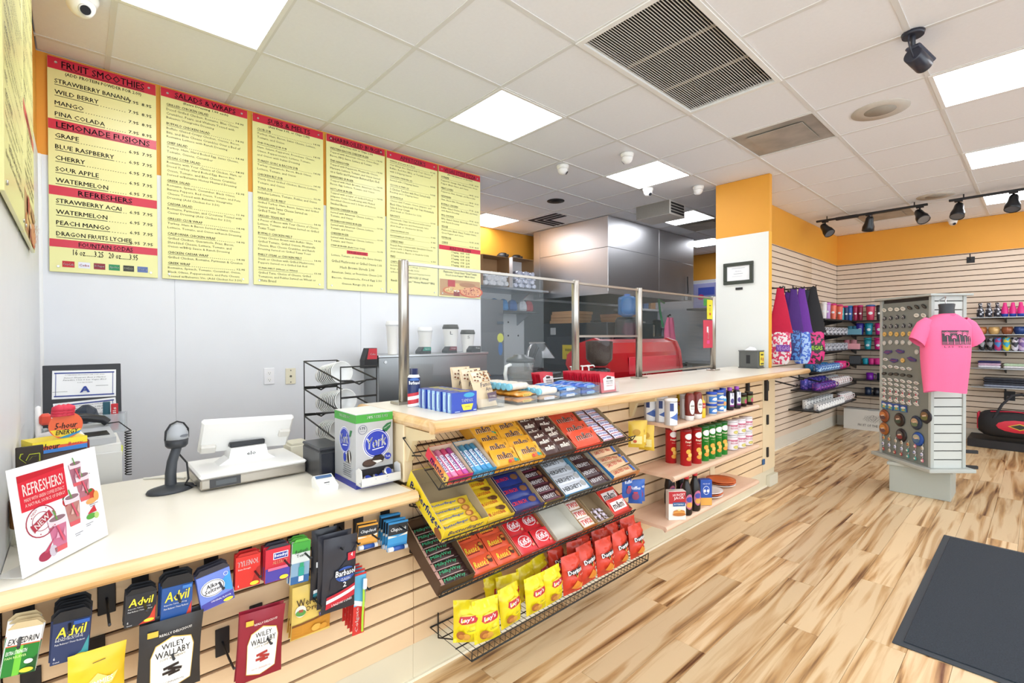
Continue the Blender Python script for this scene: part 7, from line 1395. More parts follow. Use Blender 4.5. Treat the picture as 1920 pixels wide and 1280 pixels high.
m = MB(); m.lathe([(.15, -.015), (.15, .015)], STEEL, 26, (-.02, 0, .17), 'y'); m.build('blade', parent=t)
m = MB(); m.T = Matrix.Translation((.12, -.02, .24)) @ Matrix.Rotation(R(35), 4, 'Y'); m.bx(-.15, .15, -.1, .1, -.01, .01, STEEL, .003)
for k in range(6): m.bx(-.11+.045*k, -.095+.045*k, -.09, .09, .01, .016, C('#3a3c42', .4))
m.build('food_chute', parent=t)
m = MB(); m.tube([(-.22, -.1, .1), (-.3, -.16, .2), (-.26, -.18, .28)], .014, BLACK, 8); m.build('handle', parent=t)
t = thing('prep_table', 'steel prep table in the kitchen passage', 'table'); m = MB(); m.bx(3.0, 4.6, 3.85-.3, 4.3, .9, .94, STEEL, .003); m.build('top', parent=t)
for x in (3.05, 4.55):
    for y in (3.6, 4.25): m = MB(); m.lathe([(.02, 0), (.02, .9)], DSTEEL, 10, (x, y, 0)); m.build('leg', parent=t)
# pizza oven with boxes
OZ = 1.58
t = thing('pizza_oven', 'dark steel pizza oven under the hood', 'oven', None, (5.10, 3.78, 0))
m = MB(); m.bx(0, 1.1, 0, 1.15, .3, OZ, C('#4c5058', .32, .85, .1, 0, 4), .006); m.build('body', parent=t)
m = MB(); m.bx(-.012, -.001, .08, 1.07, 1.0, 1.4, C('#565a64', .3, .85), .003); m.build('door', parent=t)
m = MB(); m.bx(-.01, -.001, .9, 1.0, 1.42, 1.52, C('#c8ccd0', .4), .002); m.build('switch_plate', parent=t)
for x in (.06, 1.04):
    for y in (.06, 1.09): m = MB(); m.lathe([(.03, 0), (.03, .3)], DSTEEL, 10, (x, y, 0)); m.build('leg', parent=t)
for k in range(4):
    m = MB(); m.bx(0, .42, 0, .42, 0, .042, C('#c49a70', .7, 0, .08, 0, 20), .002); m.bx(-.001, .421, -.001, .421, .028, .0295, C('#8a6440', .8)); m.build('pizza_box', label='brown pizza box on the oven, %s from bottom' % ORD[k], cat='pizza box', group='pizza boxes on the oven', loc=(5.14+.01*(k % 2), 4.42-.012*k, OZ+.0005+.0435*k))
for k in range(3):
    m = MB(); m.bx(0, .42, 0, .42, 0, .042, C('#a87850', .7, 0, .08, 0, 20), .002); m.bx(-.001, .421, -.001, .421, .028, .0295, C('#7a5436', .8)); m.build('pizza_box', label='darker pizza box at right on the oven, %s from bottom' % ORD[k], cat='pizza box', group='pizza boxes on the oven', loc=(5.60, 3.84+.01*k, OZ+.0005+.0435*k))
# yellow caution card on the oven, seen by the second post
m = MB(); p = PX(1068, 660, 5.08); m.bx(5.075, 5.085, p.y-.13, p.y+.13, p.z-.1, p.z+.1, C('#dfc92e', .5)); m.deco([('t', 'WARNING', 0, .03, .16, .04, '#2a2410', 0, .02), ('t', 'HOT', 0, -.04, .1, .04, '#2a2410', 0, .02)], plane((5.0745, p.y, p.z), (0, -1, 0), (0, 0, 1))); m.build('caution_card', label='yellow caution card on the oven behind second post', cat='sign')
# far kitchen line
t = thing('kitchen_line_shelf', 'long white and steel shelf on the far kitchen wall', 'shelf'); zz = PX(1260, 587, 8.5).z
m = MB(); m.bx(7.33, 8.3, 4.85, 5.29, 1.86, 1.90, C('#dfe1e4', .35), .003); m.build('board', parent=t)
t = thing('steel_sink_bench', 'steel bench along the right kitchen wall', 'bench'); m = MB(); m.bx(8.0, 8.83, 2.5, 4.8, .86, .92, STEEL, .004); m.build('top', parent=t); m = MB(); m.bx(8.05, 8.83, 2.55, 4.75, .1, .86, DSTEEL); m.build('body', parent=t)
t = thing('drink_urn', 'black insulated drink urn behind the espresso machine', 'urn', None, (6.35, 3.45, 0)); p = PY(1176, 615, 3.45); t.location = (p.x, 3.45, .92); UH = PY(1176, 594, 3.45).z-.92
m = MB(); m.lathe([(.14, 0), (.15, .02), (.15, UH-.05), (.13, UH-.02)], C('#1e2024', .35), 22); m.build('body', parent=t); m = MB(); m.tube([(0, -.15, .1), (0, -.2, .1), (0, -.2, .06)], .012, CHROME, 8); m.build('tap', parent=t)
m = MB(); m.lathe([(.13, UH-.02), (.14, UH-.01), (.1, UH), (.001, UH)], C('#2a2c30', .3), 22); m.build('lid', parent=t)
t = thing('kitchen_island', 'steel kitchen island carrying urn and water jug', 'table'); m = MB(); m.bx(4.9, 7.0, 3.14, 3.65, .88, .92, STEEL, .003); m.build('top', parent=t); m = MB(); m.bx(4.95, 6.95, 3.18, 3.6, 0, .88, DSTEEL); m.build('body', parent=t)
t = thing('water_jug', 'blue plastic water jug on top of the black urn', 'jug', None, (p.x, 3.45, .92+UH+.001)); m = MB(); m.lathe([(.05, 0), (.11, .03), (.115, .1), (.11, .12), (.115, .2), (.11, .24), (.05, .26)], glass('#3f86c8', .55), 22); m.build('bottle', parent=t); m = MB(); m.lathe([(.037, .255), (.037, .28), (.001, .282)], C('#2a62b0', .4), 14); m.build('cap', parent=t)
# pink cloth hanging on a stand
p = PY(1257, 640, 2.9); t = thing('pink_apron', 'pink cloth apron hanging beyond the espresso machine', 'apron', None, (p.x, 2.9, PY(1257, 640, 2.9).z))
m = MB(); hh = PY(1257, 597, 2.9).z-PY(1257, 642, 2.9).z
vs = []; N = 14
for j in range(9):
    for i in range(N+1): u = i/N; wv = .13*(1-.5*(j/8)**2.2); vs.append(((u-.5)*2*wv, .02*math.sin(u*13+j*.3)*(1-j/10), hh*j/8))
m.add(vs, [(j*(N+1)+i, j*(N+1)+i+1, (j+1)*(N+1)+i+1, (j+1)*(N+1)+i) for j in range(8) for i in range(N)], C('#d8608a', .8), True); m.build('cloth', parent=t)
m = MB(); m.tube([(0, .03, -p.z+.02), (0, .03, hh+.02), (0, 0, hh+.03)], .012, BLACK, 8); m.lathe([(.09, -p.z), (.09, -p.z+.02)], BLACK, 16, (0, .03, 0)); m.build('stand', parent=t)
t = thing('dish_rack', 'black metal dish rack at right end of the back worktop', 'rack', None, (4.32, 2.3, WZ))
for k in range(5): m = MB(); m.bx(0, .45, .0+.05*k, .02+.05*k, .02+.03*k, .032+.03*k, C('#2a2c2e', .3, .7)); m.build('bar', parent=t)
for x in (.0, .43): m = MB(); m.bx(x, x+.02, 0, .25, 0, .02, BLACK); m.bx(x, x+.02, .2, .22, .02, .16, BLACK); m.build('side_frame', parent=t)
# tags taped to the glass by the last post
for n_, (pa, pb), lab, col, dec in (('guard_sticker', ((1327, 1337), (562, 598)), 'yellow sticker on glass by the last guard post', '#e2d42e', [('r', 0, .035, .03, .008, '#3a3a1a'), ('o', 0, .0, .012, .012, .002, '#3a3a1a'), ('r', 0, -.04, .03, .02, '#c8502c')]), ('guard_leaflet', ((1320, 1337), (600, 652)), 'red and white leaflet on glass under yellow sticker', '#c83a50', [('r', -.01, .04, .03, .05, '#e8e8e8'), ('t', 'Coke', 0, 0, .09, .02, '#f4f0f0', R(90), .02), ('r', 0, -.07, .05, .03, '#d84a8a')])):
    x, w, z, h = pxbox(pa[0], pa[1] if False else pb and pa[1], pb[0], pb[1], YG-.012)
    m = MB(); m.bx(x, x+w, YG-.0075, YG-.0045, z, z+h, C(col, .4)); m.deco(dec, front(YG-.0078, x+w/2, z+h/2)); m.build(n_, label=lab, cat='sticker')
m = MB(); p = PX(1330, 540, 8.6); m.bx(8.4, 8.8, 3.85, 4.3, 1.9, 2.35, C('#d8d8e2', .4), .004, {'l': C('#8a8ab0', .4)}); m.deco([('r', 0, .08, .3, .14, '#3a4a9c'), ('r', .05, -.1, .2, .16, '#4ac84a'), ('e', -.1, -.02, .06, .05, '#b83a6a')], plane((8.399, 4.05, 2.12), (0, -1, 0), (0, 0, 1))); m.build('supply_box', label='purple and green supply box beside the partition in kitchen', cat='box')
t = thing('corner_wall_shelf', 'small wall shelf carrying the supply box in kitchen', 'shelf'); m = MB(); m.bx(8.35, 8.84, 3.8, 4.4, 1.87, 1.899, DSTEEL); m.build('board', parent=t)

# shelf of pots and tubs against the far kitchen wall
t = thing('pot_shelf', 'long steel shelf of pots and tubs on far kitchen wall', 'shelf'); m = MB(); m.bx(6.3, 8.8, 4.9, 5.29, 1.36, 1.39, DSTEEL, .003); m.build('board', parent=t)
for x in (6.6, 7.6, 8.6): m = MB(); m.prism([(5.29, 1.36), (5.29, 1.2), (5.0, 1.36)], x-.01, x+.01, DSTEEL, 'x'); m.build('bracket', parent=t)
KC = ['#2a2c30', '#b8bcc0', '#d8d8d4', '#1f7a5a', '#8a9098', '#c8c4b8', '#3a3c42', '#a8202c', '#dcdcd8', '#5a5e64', '#e4dcc8', '#2f2f34', '#98a0a6']
KN = ['black', 'steel grey', 'white', 'green', 'slate', 'cream', 'charcoal', 'red', 'bright white', 'dark grey', 'ivory', 'jet black', 'silver grey']
for k in range(13):
    x = 6.42+.185*k; h = (.18, .26, .14, .2, .3, .16, .22)[k % 7]; r = (.07, .06, .08)[k % 3]
    m = MB(); m.lathe([(r*.9, 0), (r, .01), (r, h), (r*1.08, h), (r*1.08, h+.015), (r*.3, h+.03)], C(KC[k], .35, .6 if 'grey' in KN[k] or 'slate' in KN[k] else 0), 16); m.build('kitchen_tub', label='%s kitchen tub on the far pot shelf' % KN[k], cat='tub', group='tubs on far pot shelf', loc=(x, 5.08, 1.3905))
for k in range(4):
    x = 7.45+.24*k; h = .16+.05*(k % 3)
    m = MB(); m.bx(-.08, .08, -.1, .1, 0, h, C(('#c9a27a', '#e2e2de', '#4a6a9a', '#b8885a', '#3a3a40')[k % 5], .6), .004); m.build('stock_box', label='stock box on the high white kitchen shelf, %s from left' % ORD[k], cat='box', group='stock boxes on white shelf', loc=(x, 5.08, 1.9005))
t = thing('prep_counter', 'steel prep counter along the far kitchen wall', 'counter'); m = MB(); m.bx(6.3, 7.9, 4.6, 5.28, .88, .92, STEEL, .003); m.build('top', parent=t); m = MB(); m.bx(6.35, 7.85, 4.65, 5.28, 0, .88, DSTEEL); m.build('body', parent=t)
for k in range(6):
    x = 6.5+.25*k; h = .2+.06*(k % 3); m = MB(); m.bx(-.1, .1, -.12, .12, 0, h, C(('#9a9ea4', '#2c2e33', '#d8d8d4')[k % 3], .35, .5), .006); m.bx(-.08, .08, -.125, -.12, h*.3, h*.8, C('#17181a', .3), .001); m.build('kitchen_appliance', label='boxy kitchen appliance on far prep counter, %s from left' % ORD[k], cat='appliance', group='appliances on far prep counter', loc=(x, 4.9, .9205))
m = MB(); p = PY(1235, 570, 3.9); m.tube([(0, 0, .0), (.04, 0, -.18), (.12, 0, -.42)], .018, C('#3fae6a', .5), 6); m.tube([(.0, 0, 0), (.16, 0, -.05)], .016, C('#3fae6a', .5), 6); m.build('green_strap', label='green strap hanging under the hood edge', cat='strap', loc=(p.x, 3.9, 1.955))

# ================================================================== GIFT SHOP
# floor mat
a_, b_ = PZ(1772, 1004, 0), PZ(1673, 1203, 0)
t = thing('door_mat', 'dark grey rubber-edged floor mat on the plank floor', 'mat')
m = MB(); m.bx(2.72, 4.455, -.75, .447, .0005, .007, C('#2f373e', .6), .002); m.build('rubber_border', parent=t)
m = MB(); m.bx(2.755, 4.42, -.715, .412, .007, .0115, C('#2b323a', .95, 0, .5, .9, 160), .003); m.build('pile', parent=t)
# display spinner
th_ = math.atan2(-.684, .73); SP0 = Vector((5.21, .607, 0)); SPR = (0, 0, th_)
def LW(x, y, z): return SP0 + Vector((x*math.cos(th_)-y*math.sin(th_), x*math.sin(th_)+y*math.cos(th_), z))
sw_, sd_, sz0, sz1 = .288, .568, .295, 1.715
t = thing('display_spinner', 'grey rotating display stand with magnet panel and slatted side', 'display stand', None, SP0, SPR)
SG = C('#aeb2ac', .45); SGD = C('#8e938e', .5); SLG = C('#c2c5bf', .45)
m = MB(); m.bx(.02, sw_-.02, .02, sd_-.02, sz0, sz1, C('#3a3634', .7)); m.build('core', parent=t)
for x in (0, sw_-.028):
    for y in (0, sd_-.028): m = MB(); m.bx(x, x+.028, y, y+.028, sz0, sz1, SG, .003); m.build('corner_post', parent=t)
z = sz0
while z < sz1-.01:
    zz = min(z+PITCH-.008, sz1)
    for yy in (0.008, sd_-.02): m = MB(); m.bx(.028, sw_-.028, yy, yy+.012, z, zz, SLG, .001); m.build('slat', parent=t)
    z += PITCH
for xx in (.010, sw_-.018): m = MB(); m.bx(xx, xx+.008, .028, sd_-.028, sz0, sz1-.03, C('#7e827c', .5), .001); m.build('magnet_panel', parent=t)
m = MB(); m.bx(-.03, sw_+.03, -.03, sd_+.03, sz1, sz1+.018, SG, .003); m.build('top_cap', parent=t)
m = MB(); m.bx(-.045, sw_+.045, -.045, sd_+.045, sz0-.03, sz0, SG, .004); m.build('bottom_tray', parent=t)
bx_ = MB(); bx_.T = Matrix.Translation(SP0) @ Matrix.Rotation(th_, 4, 'Z'); T_ = bx_.T.inverted()
m = MB(); m.T = T_; m.bx(5.39, 5.75, .50, .91, 0, .235, C('#a9aea6', .45), .003); m.build('base_box', parent=t)
m = MB(); m.T = T_; m.bx(5.375, 5.765, .485, .925, .235, .264, C('#b4b8b0', .45), .003); m.build('base_rim', parent=t)
# T-shirt on a half-torso hanger
tc = LW(-.015, -.15, 0); st = thing('pink_t_shirt', 'pink t-shirt with black palm print on spinner front', 't-shirt', None, (tc.x, tc.y, .07), (0, 0, th_)); st.scale = (.72, .85, .955)
def shirt_mesh():
    m = MB(); L = []
    zb, zt = .915, 1.555; n = 16; rows = []
    for j in range(15):
        v = j/14; z = zb+(zt-zb)*v
        hw = .245+.012*math.sin(v*PI) - (.02*(1-v)) ; hw = hw if v < .86 else hw*(1-((v-.86)/.14)**1.6*.62)
        dp = .06+.05*math.sin(v*PI*.9)
        row = []
        for i in range(n*2):
            a = 2*PI*i/(n*2); x = hw*math.copysign(abs(math.cos(a))**.7, math.cos(a)); y = dp*math.copysign(abs(math.sin(a))**.9, math.sin(a))
            fold = .006*math.sin(x*34+v*2)*(1-v)+.004*math.sin(x*17-v*5)
            row.append((x, y+fold*(1 if y < 0 else 0), z + .012*math.sin(a*2)*(1 if j == 0 else 0)))
        rows += row
    N = n*2
    m.add(rows, [(j*N+i, j*N+(i+1) % N, (j+1)*N+(i+1) % N, (j+1)*N+i) for j in range(14) for i in range(N)], C('#f06c98', .85, 0, .04, .15, 90), True)
    return m
shirt_mesh().build('shirt_body', parent=st)
for s_ in (-1, 1):
    m = MB(); P0 = [Vector((s_*.17, 0, 1.50)), Vector((s_*.235, -.005, 1.455)), Vector((s_*.29, -.01, 1.39)), Vector((s_*.325, -.012, 1.325))]; rs = [.065, .082, .082, .084]
    vs = []
    for p, r in zip(P0, rs):
        d = Vector((s_*.5, 0, -.86)).normalized(); u = Vector((.86*s_, 0, .5)).normalized(); w_ = d.cross(u)
        for k in range(14): a = 2*PI*k/14; vs.append(p+u*(r*math.cos(a))+w_*(r*.62*math.sin(a)))
    m.add(vs, [(j*14+k, j*14+(k+1) % 14, (j+1)*14+(k+1) % 14, (j+1)*14+k) for j in range(3) for k in range(14)], C('#f06c98', .85, 0, .04, .15, 90), True); m.build('sleeve', parent=st)
m = MB(); m.lathe([(.075, 1.53), (.082, 1.545), (.078, 1.56), (.07, 1.562)], C('#e85e8c', .85), 20, (0, -.015, 0), cap=False, sy=.75); m.build('collar', parent=st)
m = MB(); m.lathe([(.085, 1.50), (.072, 1.55), (.068, 1.60), (.075, 1.64), (.06, 1.645)], C('#33353a', .5), 20, (0, -.01, 0), sy=.75); m.tube([(0, .0, 1.64), (0, .0, 1.70), (.03, .05, 1.70), (.08, .15, 1.68)], .006, CHROME, 8); m.build('torso_hanger', parent=st)
m = MB()
def shf(x, z, l=0):
    v = (z-.915)/.64; dp = .06+.05*math.sin(v*PI*.9); hw = .25; q = max(0.0, 1-(abs(x)/hw)**2.8)**.65
    return Vector((x, -dp*q-.008-.0006*l, z))
dk = '#2c2126'
m.deco([('r', .02, 1.365, .32, .115, dk)]+[('r', .02, 1.315+.012*k, .32, .003, '#f06c98') for k in range(2)]+[('r', .02, 1.40+.008*k, .32, .0022, '#f06c98') for k in range(2)], shf, 8)
for px_, pz, hgt in ((-.095, 1.36, .09), (-.03, 1.345, .06), (.03, 1.365, .095), (.09, 1.36, .085), (.145, 1.355, .075)):
    m.rect(px_, pz-.015, .006, hgt*.75, C('#f06c98'), shf, 6, .06, 2, 6)
    for a in (.2, .9, 1.6, 2.3, 3.0, -.4, 3.6): m.rect(px_+.014*math.cos(a), pz+hgt*.35+.009*math.sin(a), .028, .006, C('#f06c98'), shf, 6, a, 4, 1)
for k, ch in enumerate('LAS VEGAS'):
    if ch != ' ': m.text(ch, -.115+.034*k, 1.29, .02, .014, C(dk), shf, 4, 0, .02)
m.build('palm_print', parent=st)
# magnets on the spinner's left panel (local x=0 face)
def magnet(v, z, proto, rot, label, group, off=.004):
    p = LW(.009-off, v, z); o = proto.put((p.x, p.y, p.z), (0, rot, th_+R(-90)), label, group); return o
def mk(name, pts, col, t=.006, dec=None, rim=None):
    m = MB(); m.prism(pts, -t, 0, C(col, .35), 'y', C(rim or col, .4)); o = m.build(name, cat='magnet')
    if dec: lb = MB(); lb.deco(dec, front(-t-.0003)); lb.build('print', parent=o)
    return Proto(o)
def oval(a, b, n=14): return [(a*math.cos(2*PI*k/n), b*math.sin(2*PI*k/n)) for k in range(n)]
mw = mk('oval_magnet', oval(.026, .017), '#dcd8cc', dec=[('r', 0, 0, .03, .004, '#8a8478'), ('r', 0, .006, .02, .002, '#a8a296')])
mdk = mk('dark_magnet', oval(.028, .013), '#2c2a26', dec=[('r', 0, 0, .03, .003, '#8a8274')])
mr = mk('round_magnet', oval(.02, .02), '#d6d4ce', dec=[('o', 0, 0, .014, .014, .002, '#8a8a8a')])
mg = mk('gold_magnet', oval(.021, .021), '#d8b060', dec=[('o', 0, 0, .014, .014, .002, '#f0d898'), ('r', 0, 0, .02, .004, '#b8862c')])
ms = mk('dice_magnet', [(-.02, -.012), (-.004, -.02), (.02, -.008), (.016, .014), (-.006, .02)], '#33353c', dec=[('e', -.006, .004, .004, .004, '#e8e8e8'), ('e', .008, -.004, .004, .004, '#e8e8e8'), ('e', .006, .008, .003, .003, '#e8e8e8'), ('e', -.008, -.006, .003, .003, '#e8e8e8')])
mp_ = mk('sign_magnet', [(-.05, -.008), (.0, -.022), (.05, .0), (.046, .018), (-.02, .016)], '#4a3f78', dec=[('r', 0, 0, .06, .006, '#8a3a5a', .1)])
mo = mk('welcome_magnet', [(-.03, 0), (-.012, -.012), (.012, -.012), (.03, 0), (.012, .012), (-.012, .012)], '#e6e2da', dec=[('r', 0, 0, .03, .006, '#7a8a9a'), ('r', 0, -.007, .016, .003, '#c0504a')])
mc = mk('star_topped_magnet', [(-.03, -.004), (-.01, -.014), (.014, -.012), (.03, .0), (.012, .010), (.004, .03), (-.004, .03), (-.012, .010)], '#e4ded6', dec=[('e', 0, .022, .007, .008, '#c0304a'), ('r', 0, -.002, .03, .005, '#8a7a7a')])
def row(z, vs, proto, desc, group, rot=0.25):
    for k, v in enumerate(vs): magnet(v+random.uniform(-.004, .004), z+random.uniform(-.006, .006), proto, rot+random.uniform(-.15, .15), '%s, %s from left' % (desc, ORD[k]), group)
V7 = [.51-.072*k for k in range(7)]
row(1.625, V7[:4], mw, 'cream oval magnet in top row of grey panel', 'fridge magnets'); row(1.63, V7[4:], mdk, 'dark oval magnet in top row of grey panel', 'fridge magnets', .5)
row(1.55, V7[:4], ms, 'black dice magnet in second row', 'fridge magnets'); row(1.56, V7[5:], mw, 'cream oval magnet in second row', 'fridge magnets')
row(1.475, V7[:5], ms, 'black dice magnet in third row', 'fridge magnets'); row(1.48, V7[6:], mw, 'cream oval magnet alone in third row', 'fridge magnets')
row(1.405, V7[:6], mg, 'gold round magnet in fourth row', 'fridge magnets'); row(1.40, V7[6:], mr, 'silver round magnet ending the gold row', 'fridge magnets')
row(1.325, V7[:5], mr, 'silver round magnet in fifth row', 'fridge magnets'); row(1.335, V7[5:], mdk, 'dark oval magnet in fifth row', 'fridge magnets')
row(1.245, [.47, .33], mp_, 'purple sign magnet in sixth row', 'fridge magnets', .1); row(1.25, V7[5:], mr, 'silver round magnet in sixth row', 'fridge magnets')
row(1.175, [.50], mo, 'white welcome magnet in seventh row', 'fridge magnets'); row(1.165, [.40], mp_, 'purple sign magnet in seventh row', 'fridge magnets', .1); row(1.175, [.30], mg, 'gold round magnet in seventh row', 'fridge magnets'); row(1.18, [.20], mp_, 'small purple magnet near shirt sleeve', 'fridge magnets')
row(1.105, V7[:5], mo, 'white welcome magnet in eighth row', 'fridge magnets', .2); row(1.04, V7[:5], mdk, 'dark oval magnet in ninth row', 'fridge magnets', -.1)
for j, z in enumerate((.985, .945, .905)): row(z, V7[:6], mo, 'white welcome magnet, %s row above the red-tipped ones' % ('upper', 'middle', 'lower')[j], 'white welcome magnets', .25)
for j, z in enumerate((.86, .805)): row(z, V7[:6], mc, 'white red-tipped magnet, %s row' % ('upper', 'lower')[j], 'red-tipped magnets', .2)
mh = mk('card_magnet', [(-.036, -.03), (.036, -.03), (.036, .03), (-.036, .03)], '#33509a', .005, [('p', [(-.03, -.026), (.03, -.026), (.03, .004), (0, .022), (-.03, .004)], '#4a9a9a'), ('e', 0, .008, .026, .01, '#e2ded8'), ('p', [(-.02, -.02), (.02, -.02), (0, .004)], '#c0a04a')])
row(.745, [.51, .435, .36, .285], mh, 'blue carded magnet above the round plaques', 'blue carded magnets', 0)
def plaque(c1, c2, c3):
    m = MB(); m.lathe([(.001, -.016), (.03, -.015), (.052, -.009), (.06, -.002), (.058, 0)], C(c1, .3), 22, (0, 0, 0), 'y', sx=1); o = m.build('round_plaque', cat='plaque'); lb = MB(); lb.deco([('e', 0, .008, .036, .03, c2), ('e', 0, -.012, .034, .02, c3), ('r', 0, .006, .04, .012, '#d8b8a0', .25)], front(-.0168)); lb.build('picture', parent=o); return Proto(o)
for k, (v, z, cs, lb_) in enumerate(((.51, .645, ('#8a4a2a', '#c87a3a', '#5a3a3a'), 'orange, upper left'), (.33, .64, ('#2a1e1c', '#6a4a3a', '#3a4a3a'), 'dark, upper middle'), (.15, .645, ('#26344a', '#b89a7a', '#6a7a5a'), 'slate, upper right'), (.05, .715, ('#26262e', '#7a5a3a', '#6a6a3a'), 'dark, highest at right edge'), (.51, .525, ('#9a5a2a', '#d08a3a', '#6a4a4a'), 'orange, lower left'), (.31, .505, ('#241c20', '#5a5a5a', '#7a2a2a'), 'dark, lower middle'), (.13, .51, ('#2450a0', '#a8a890', '#4a6a8a'), 'blue rimmed, lower right'))):
    p = LW(.004, v, z); P = plaque(*cs); P.put((p.x, p.y, p.z), (0, 0, th_+R(-90)), 'round souvenir plaque on grey panel, '+lb_, 'round souvenir plaques')
kc = []
for c1, c2 in (('#d8cfc0', '#b8a088'), ('#e4dce8', '#7a8ab0'), ('#a83a3c', '#d8c0a0'), ('#3a9a90', '#e0d8d0'), ('#c8a86a', '#c05a4a'), ('#d87a8a', '#e8e0d8')):
    m = MB(); m.tube([(0, -.004, .0), (.004, -.01, -.012), (0, -.012, -.02)], .002, CHROME, 5); m.lathe([(.001, -.052), (.011, -.048), (.013, -.035), (.008, -.022), (.001, -.02)], C(c1, .3), 9, (0, -.012, 0), sy=.5); m.bx(-.007, .007, -.02, -.016, -.042, -.03, C(c2, .4)); kc.append(Proto(m.build('keychain', cat='keychain')))
for j, (z, n0, ss) in enumerate(((.425, 7, 0), (.375, 6, 1), (.345, 6, 2))):
    pass
kr = [(.470, (4, 4, 0, 0, 4, 5, 0), 'first'), (.415, (1, 1, 1, 1, 3, 1, 1), 'second'), (.365, (2, 0, 2, 2, 3, 3, 5), 'third'), (.352-.0, (), 'x')]
for z, idx, nm in kr[:3]:
    for k, i in enumerate(idx):
        p = LW(.005, .51-.072*k, z+.01); kc[i].put((p.x, p.y, p.z), (0, random.uniform(-.2, .2), th_+R(-90)), 'small keychain low on grey panel, %s row from plaques, %s from left' % (nm, ORD[k]), 'keychains on grey panel')
# things hanging on the far right side of the spinner
for k, (z, c) in enumerate(((1.62, '#c8a030'), (1.52, '#e0dcd8'), (1.30, '#c86a98'), (1.15, '#2a2a30'), (1.02, '#dcd8e0'), (.88, '#b8a8b8'), (.74, '#6a6458'), (.66, '#e0dcd8'), (.58, '#dcd6cc'), (.52, '#e2ded8'))):
    p = LW(sw_+.03, .12, z); m = MB(); m.tube([(0, 0, .0), (.03, 0, .005), (.05, 0, -.01)], .0025, CHROME, 5); m.lathe([(.001, -.07), (.022, -.06), (.026, -.03), (.012, -.008), (.001, -.005)], C(c, .35), 9, (.035, 0, 0), sy=.6, smooth=False); m.build('hanging_souvenir', label='small souvenir hanging on right side of spinner, %s from top' % ORD[k], cat='souvenir', group='souvenirs on spinner side', loc=p, rot=(0, 0, th_))
m = MB(); p = LW(sw_+.06, .15, .31)
vs = []
for j in range(7):
    for i in range(7): vs.append(((i/6-.5)*.09*(1-.25*j/6), .012*math.sin(i*2.2+j*.4), .33*j/6))
m.add(vs, [(j*7+i, j*7+i+1, (j+1)*7+i+1, (j+1)*7+i) for j in range(6) for i in range(6)], C('#2a5cae', .7), True); m.bx(-.012, .012, -.01, .01, .32, .36, WHITE, .003); m.build('blue_lanyards', label='blue lanyard cloth hanging low on spinner side', cat='lanyard', loc=p, rot=(0, 0, R(-80)))
for k, z in enumerate((.33, .46)):
    p = LW(sw_+.04, .1, z-.06); m = MB(); m.bx(0, .12, -.012, .012, 0, .028, BLACK, .003); m.build('bare_hook', label='black bare display hook low on spinner, %s' % ('lower', 'upper')[k], cat='hook', group='bare display arms', loc=p, rot=(0, 0, R(-60)))
# ---- sling bags on the far slat wall
def sling(px, ztop, zbot, c1, pat, label, w, rz, word=None, wc='#8a3ab0', yy=1.96, py0=None):
    X = PY(px, 640, yy).x; H = ztop-zbot; ph = H*.42
    t = thing('sling_bag', label, 'bag', 'sling bags hanging in a row', (X, yy, zbot), (0, 0, R(rz)))
    m = MB(); n = 10; rows = []
    def ring(z, hw, dp, k): return [(hw*math.cos(2*PI*i/16), dp*math.sin(2*PI*i/16)+.004*math.sin(i*3+k), z) for i in range(16)]
    for k in range(9):
        v = k/8; hw = w*.5*(math.sin(PI*min(1, (v*.8+.2)))**.5 if v < .5 else 1-.12*(v-.5)); rows += ring(ph*v, hw*(.82 if k == 0 else 1), .03+.03*math.sin(PI*(v*.8+.1)), k)
    m.add(rows, [(j*16+i, j*16+(i+1) % 16, (j+1)*16+(i+1) % 16, (j+1)*16+i) for j in range(8) for i in range(16)], pat, True); m.add(rows[:16], [tuple(range(16))[::-1]], pat); m.build('pouch', parent=t)
    if word:
        f = lambda x, z, l=0: Vector((x, -.066-.001*l, z)); m = MB(); m.rect(0, ph*.5, w*.62, ph*.2, C(wc), f, 1); m.text(word, 0, ph*.5, w*.55, ph*.13, C('#c8a8e0' if wc != '#2a2a22' else '#b8f03a'), f, 2, 0, .03); m.build('lettering', parent=t)
    m = MB(); rows = []
    for k in range(10):
        v = k/9; hw = w*.44*(1-v)**1.1+.035; rows += ring(ph*.97+(H-ph*.97)*v, hw, .03*(1-v)+.008, k)
    m.add(rows, [(j*16+i, j*16+(i+1) % 16, (j+1)*16+(i+1) % 16, (j+1)*16+i) for j in range(9) for i in range(16)], c1, True); m.build('strap_body', parent=t)
    m = MB(); m.tube([(0, 0, H-.01), (0, 0, H+.016)], .012, BLACK, 6); m.build('loop', parent=t)
    dy = YF-.0165-yy; m = MB(); m.bx(-.02, .02, -.004, 0, -.04, .04, BLACK, .002); m.tube([(0, 0, 0), (0, -dy-.02, .0), (0, -dy-.03, .02)], .008, BLACK, 6); m.build('bag_hook', label='black wall hook holding the '+label.split(',')[0], cat='hook', group='bag hooks on slat wall', loc=(X, YF-.0165, ztop+.0))
FB = lambda h: C(h, .8, 0, .08, .2, 30)
sling(1463, 1.93, 1.075, FB('#c8103e'), speck('#e03a6a', '#f4eef0', 26, .5), 'crimson sling bag with white lettering pattern, leftmost', .235, -48, 'VEGAS', '#7a3ab0', 1.97)
sling(1478, 1.93, 1.12, FB('#5a2a8a'), speck('#2a3f8c', '#5a8ad8', 26, .5), 'purple sling bag half hidden behind crimson one', .17, -48, None, yy=2.09)
sling(1488, 1.955, 1.10, FB('#4a2378'), speck('#1f2f78', '#4a86d0', 26, .52), 'deep purple sling bag with dark blue pouch', .18, -50, None, yy=2.0)
sling(1503, 1.97, 1.055, FB('#6a2f98'), speck('#3f6ad0', '#a8c8f0', 26, .5), 'violet sling bag with light blue pouch', .215, -50, None, yy=1.96)
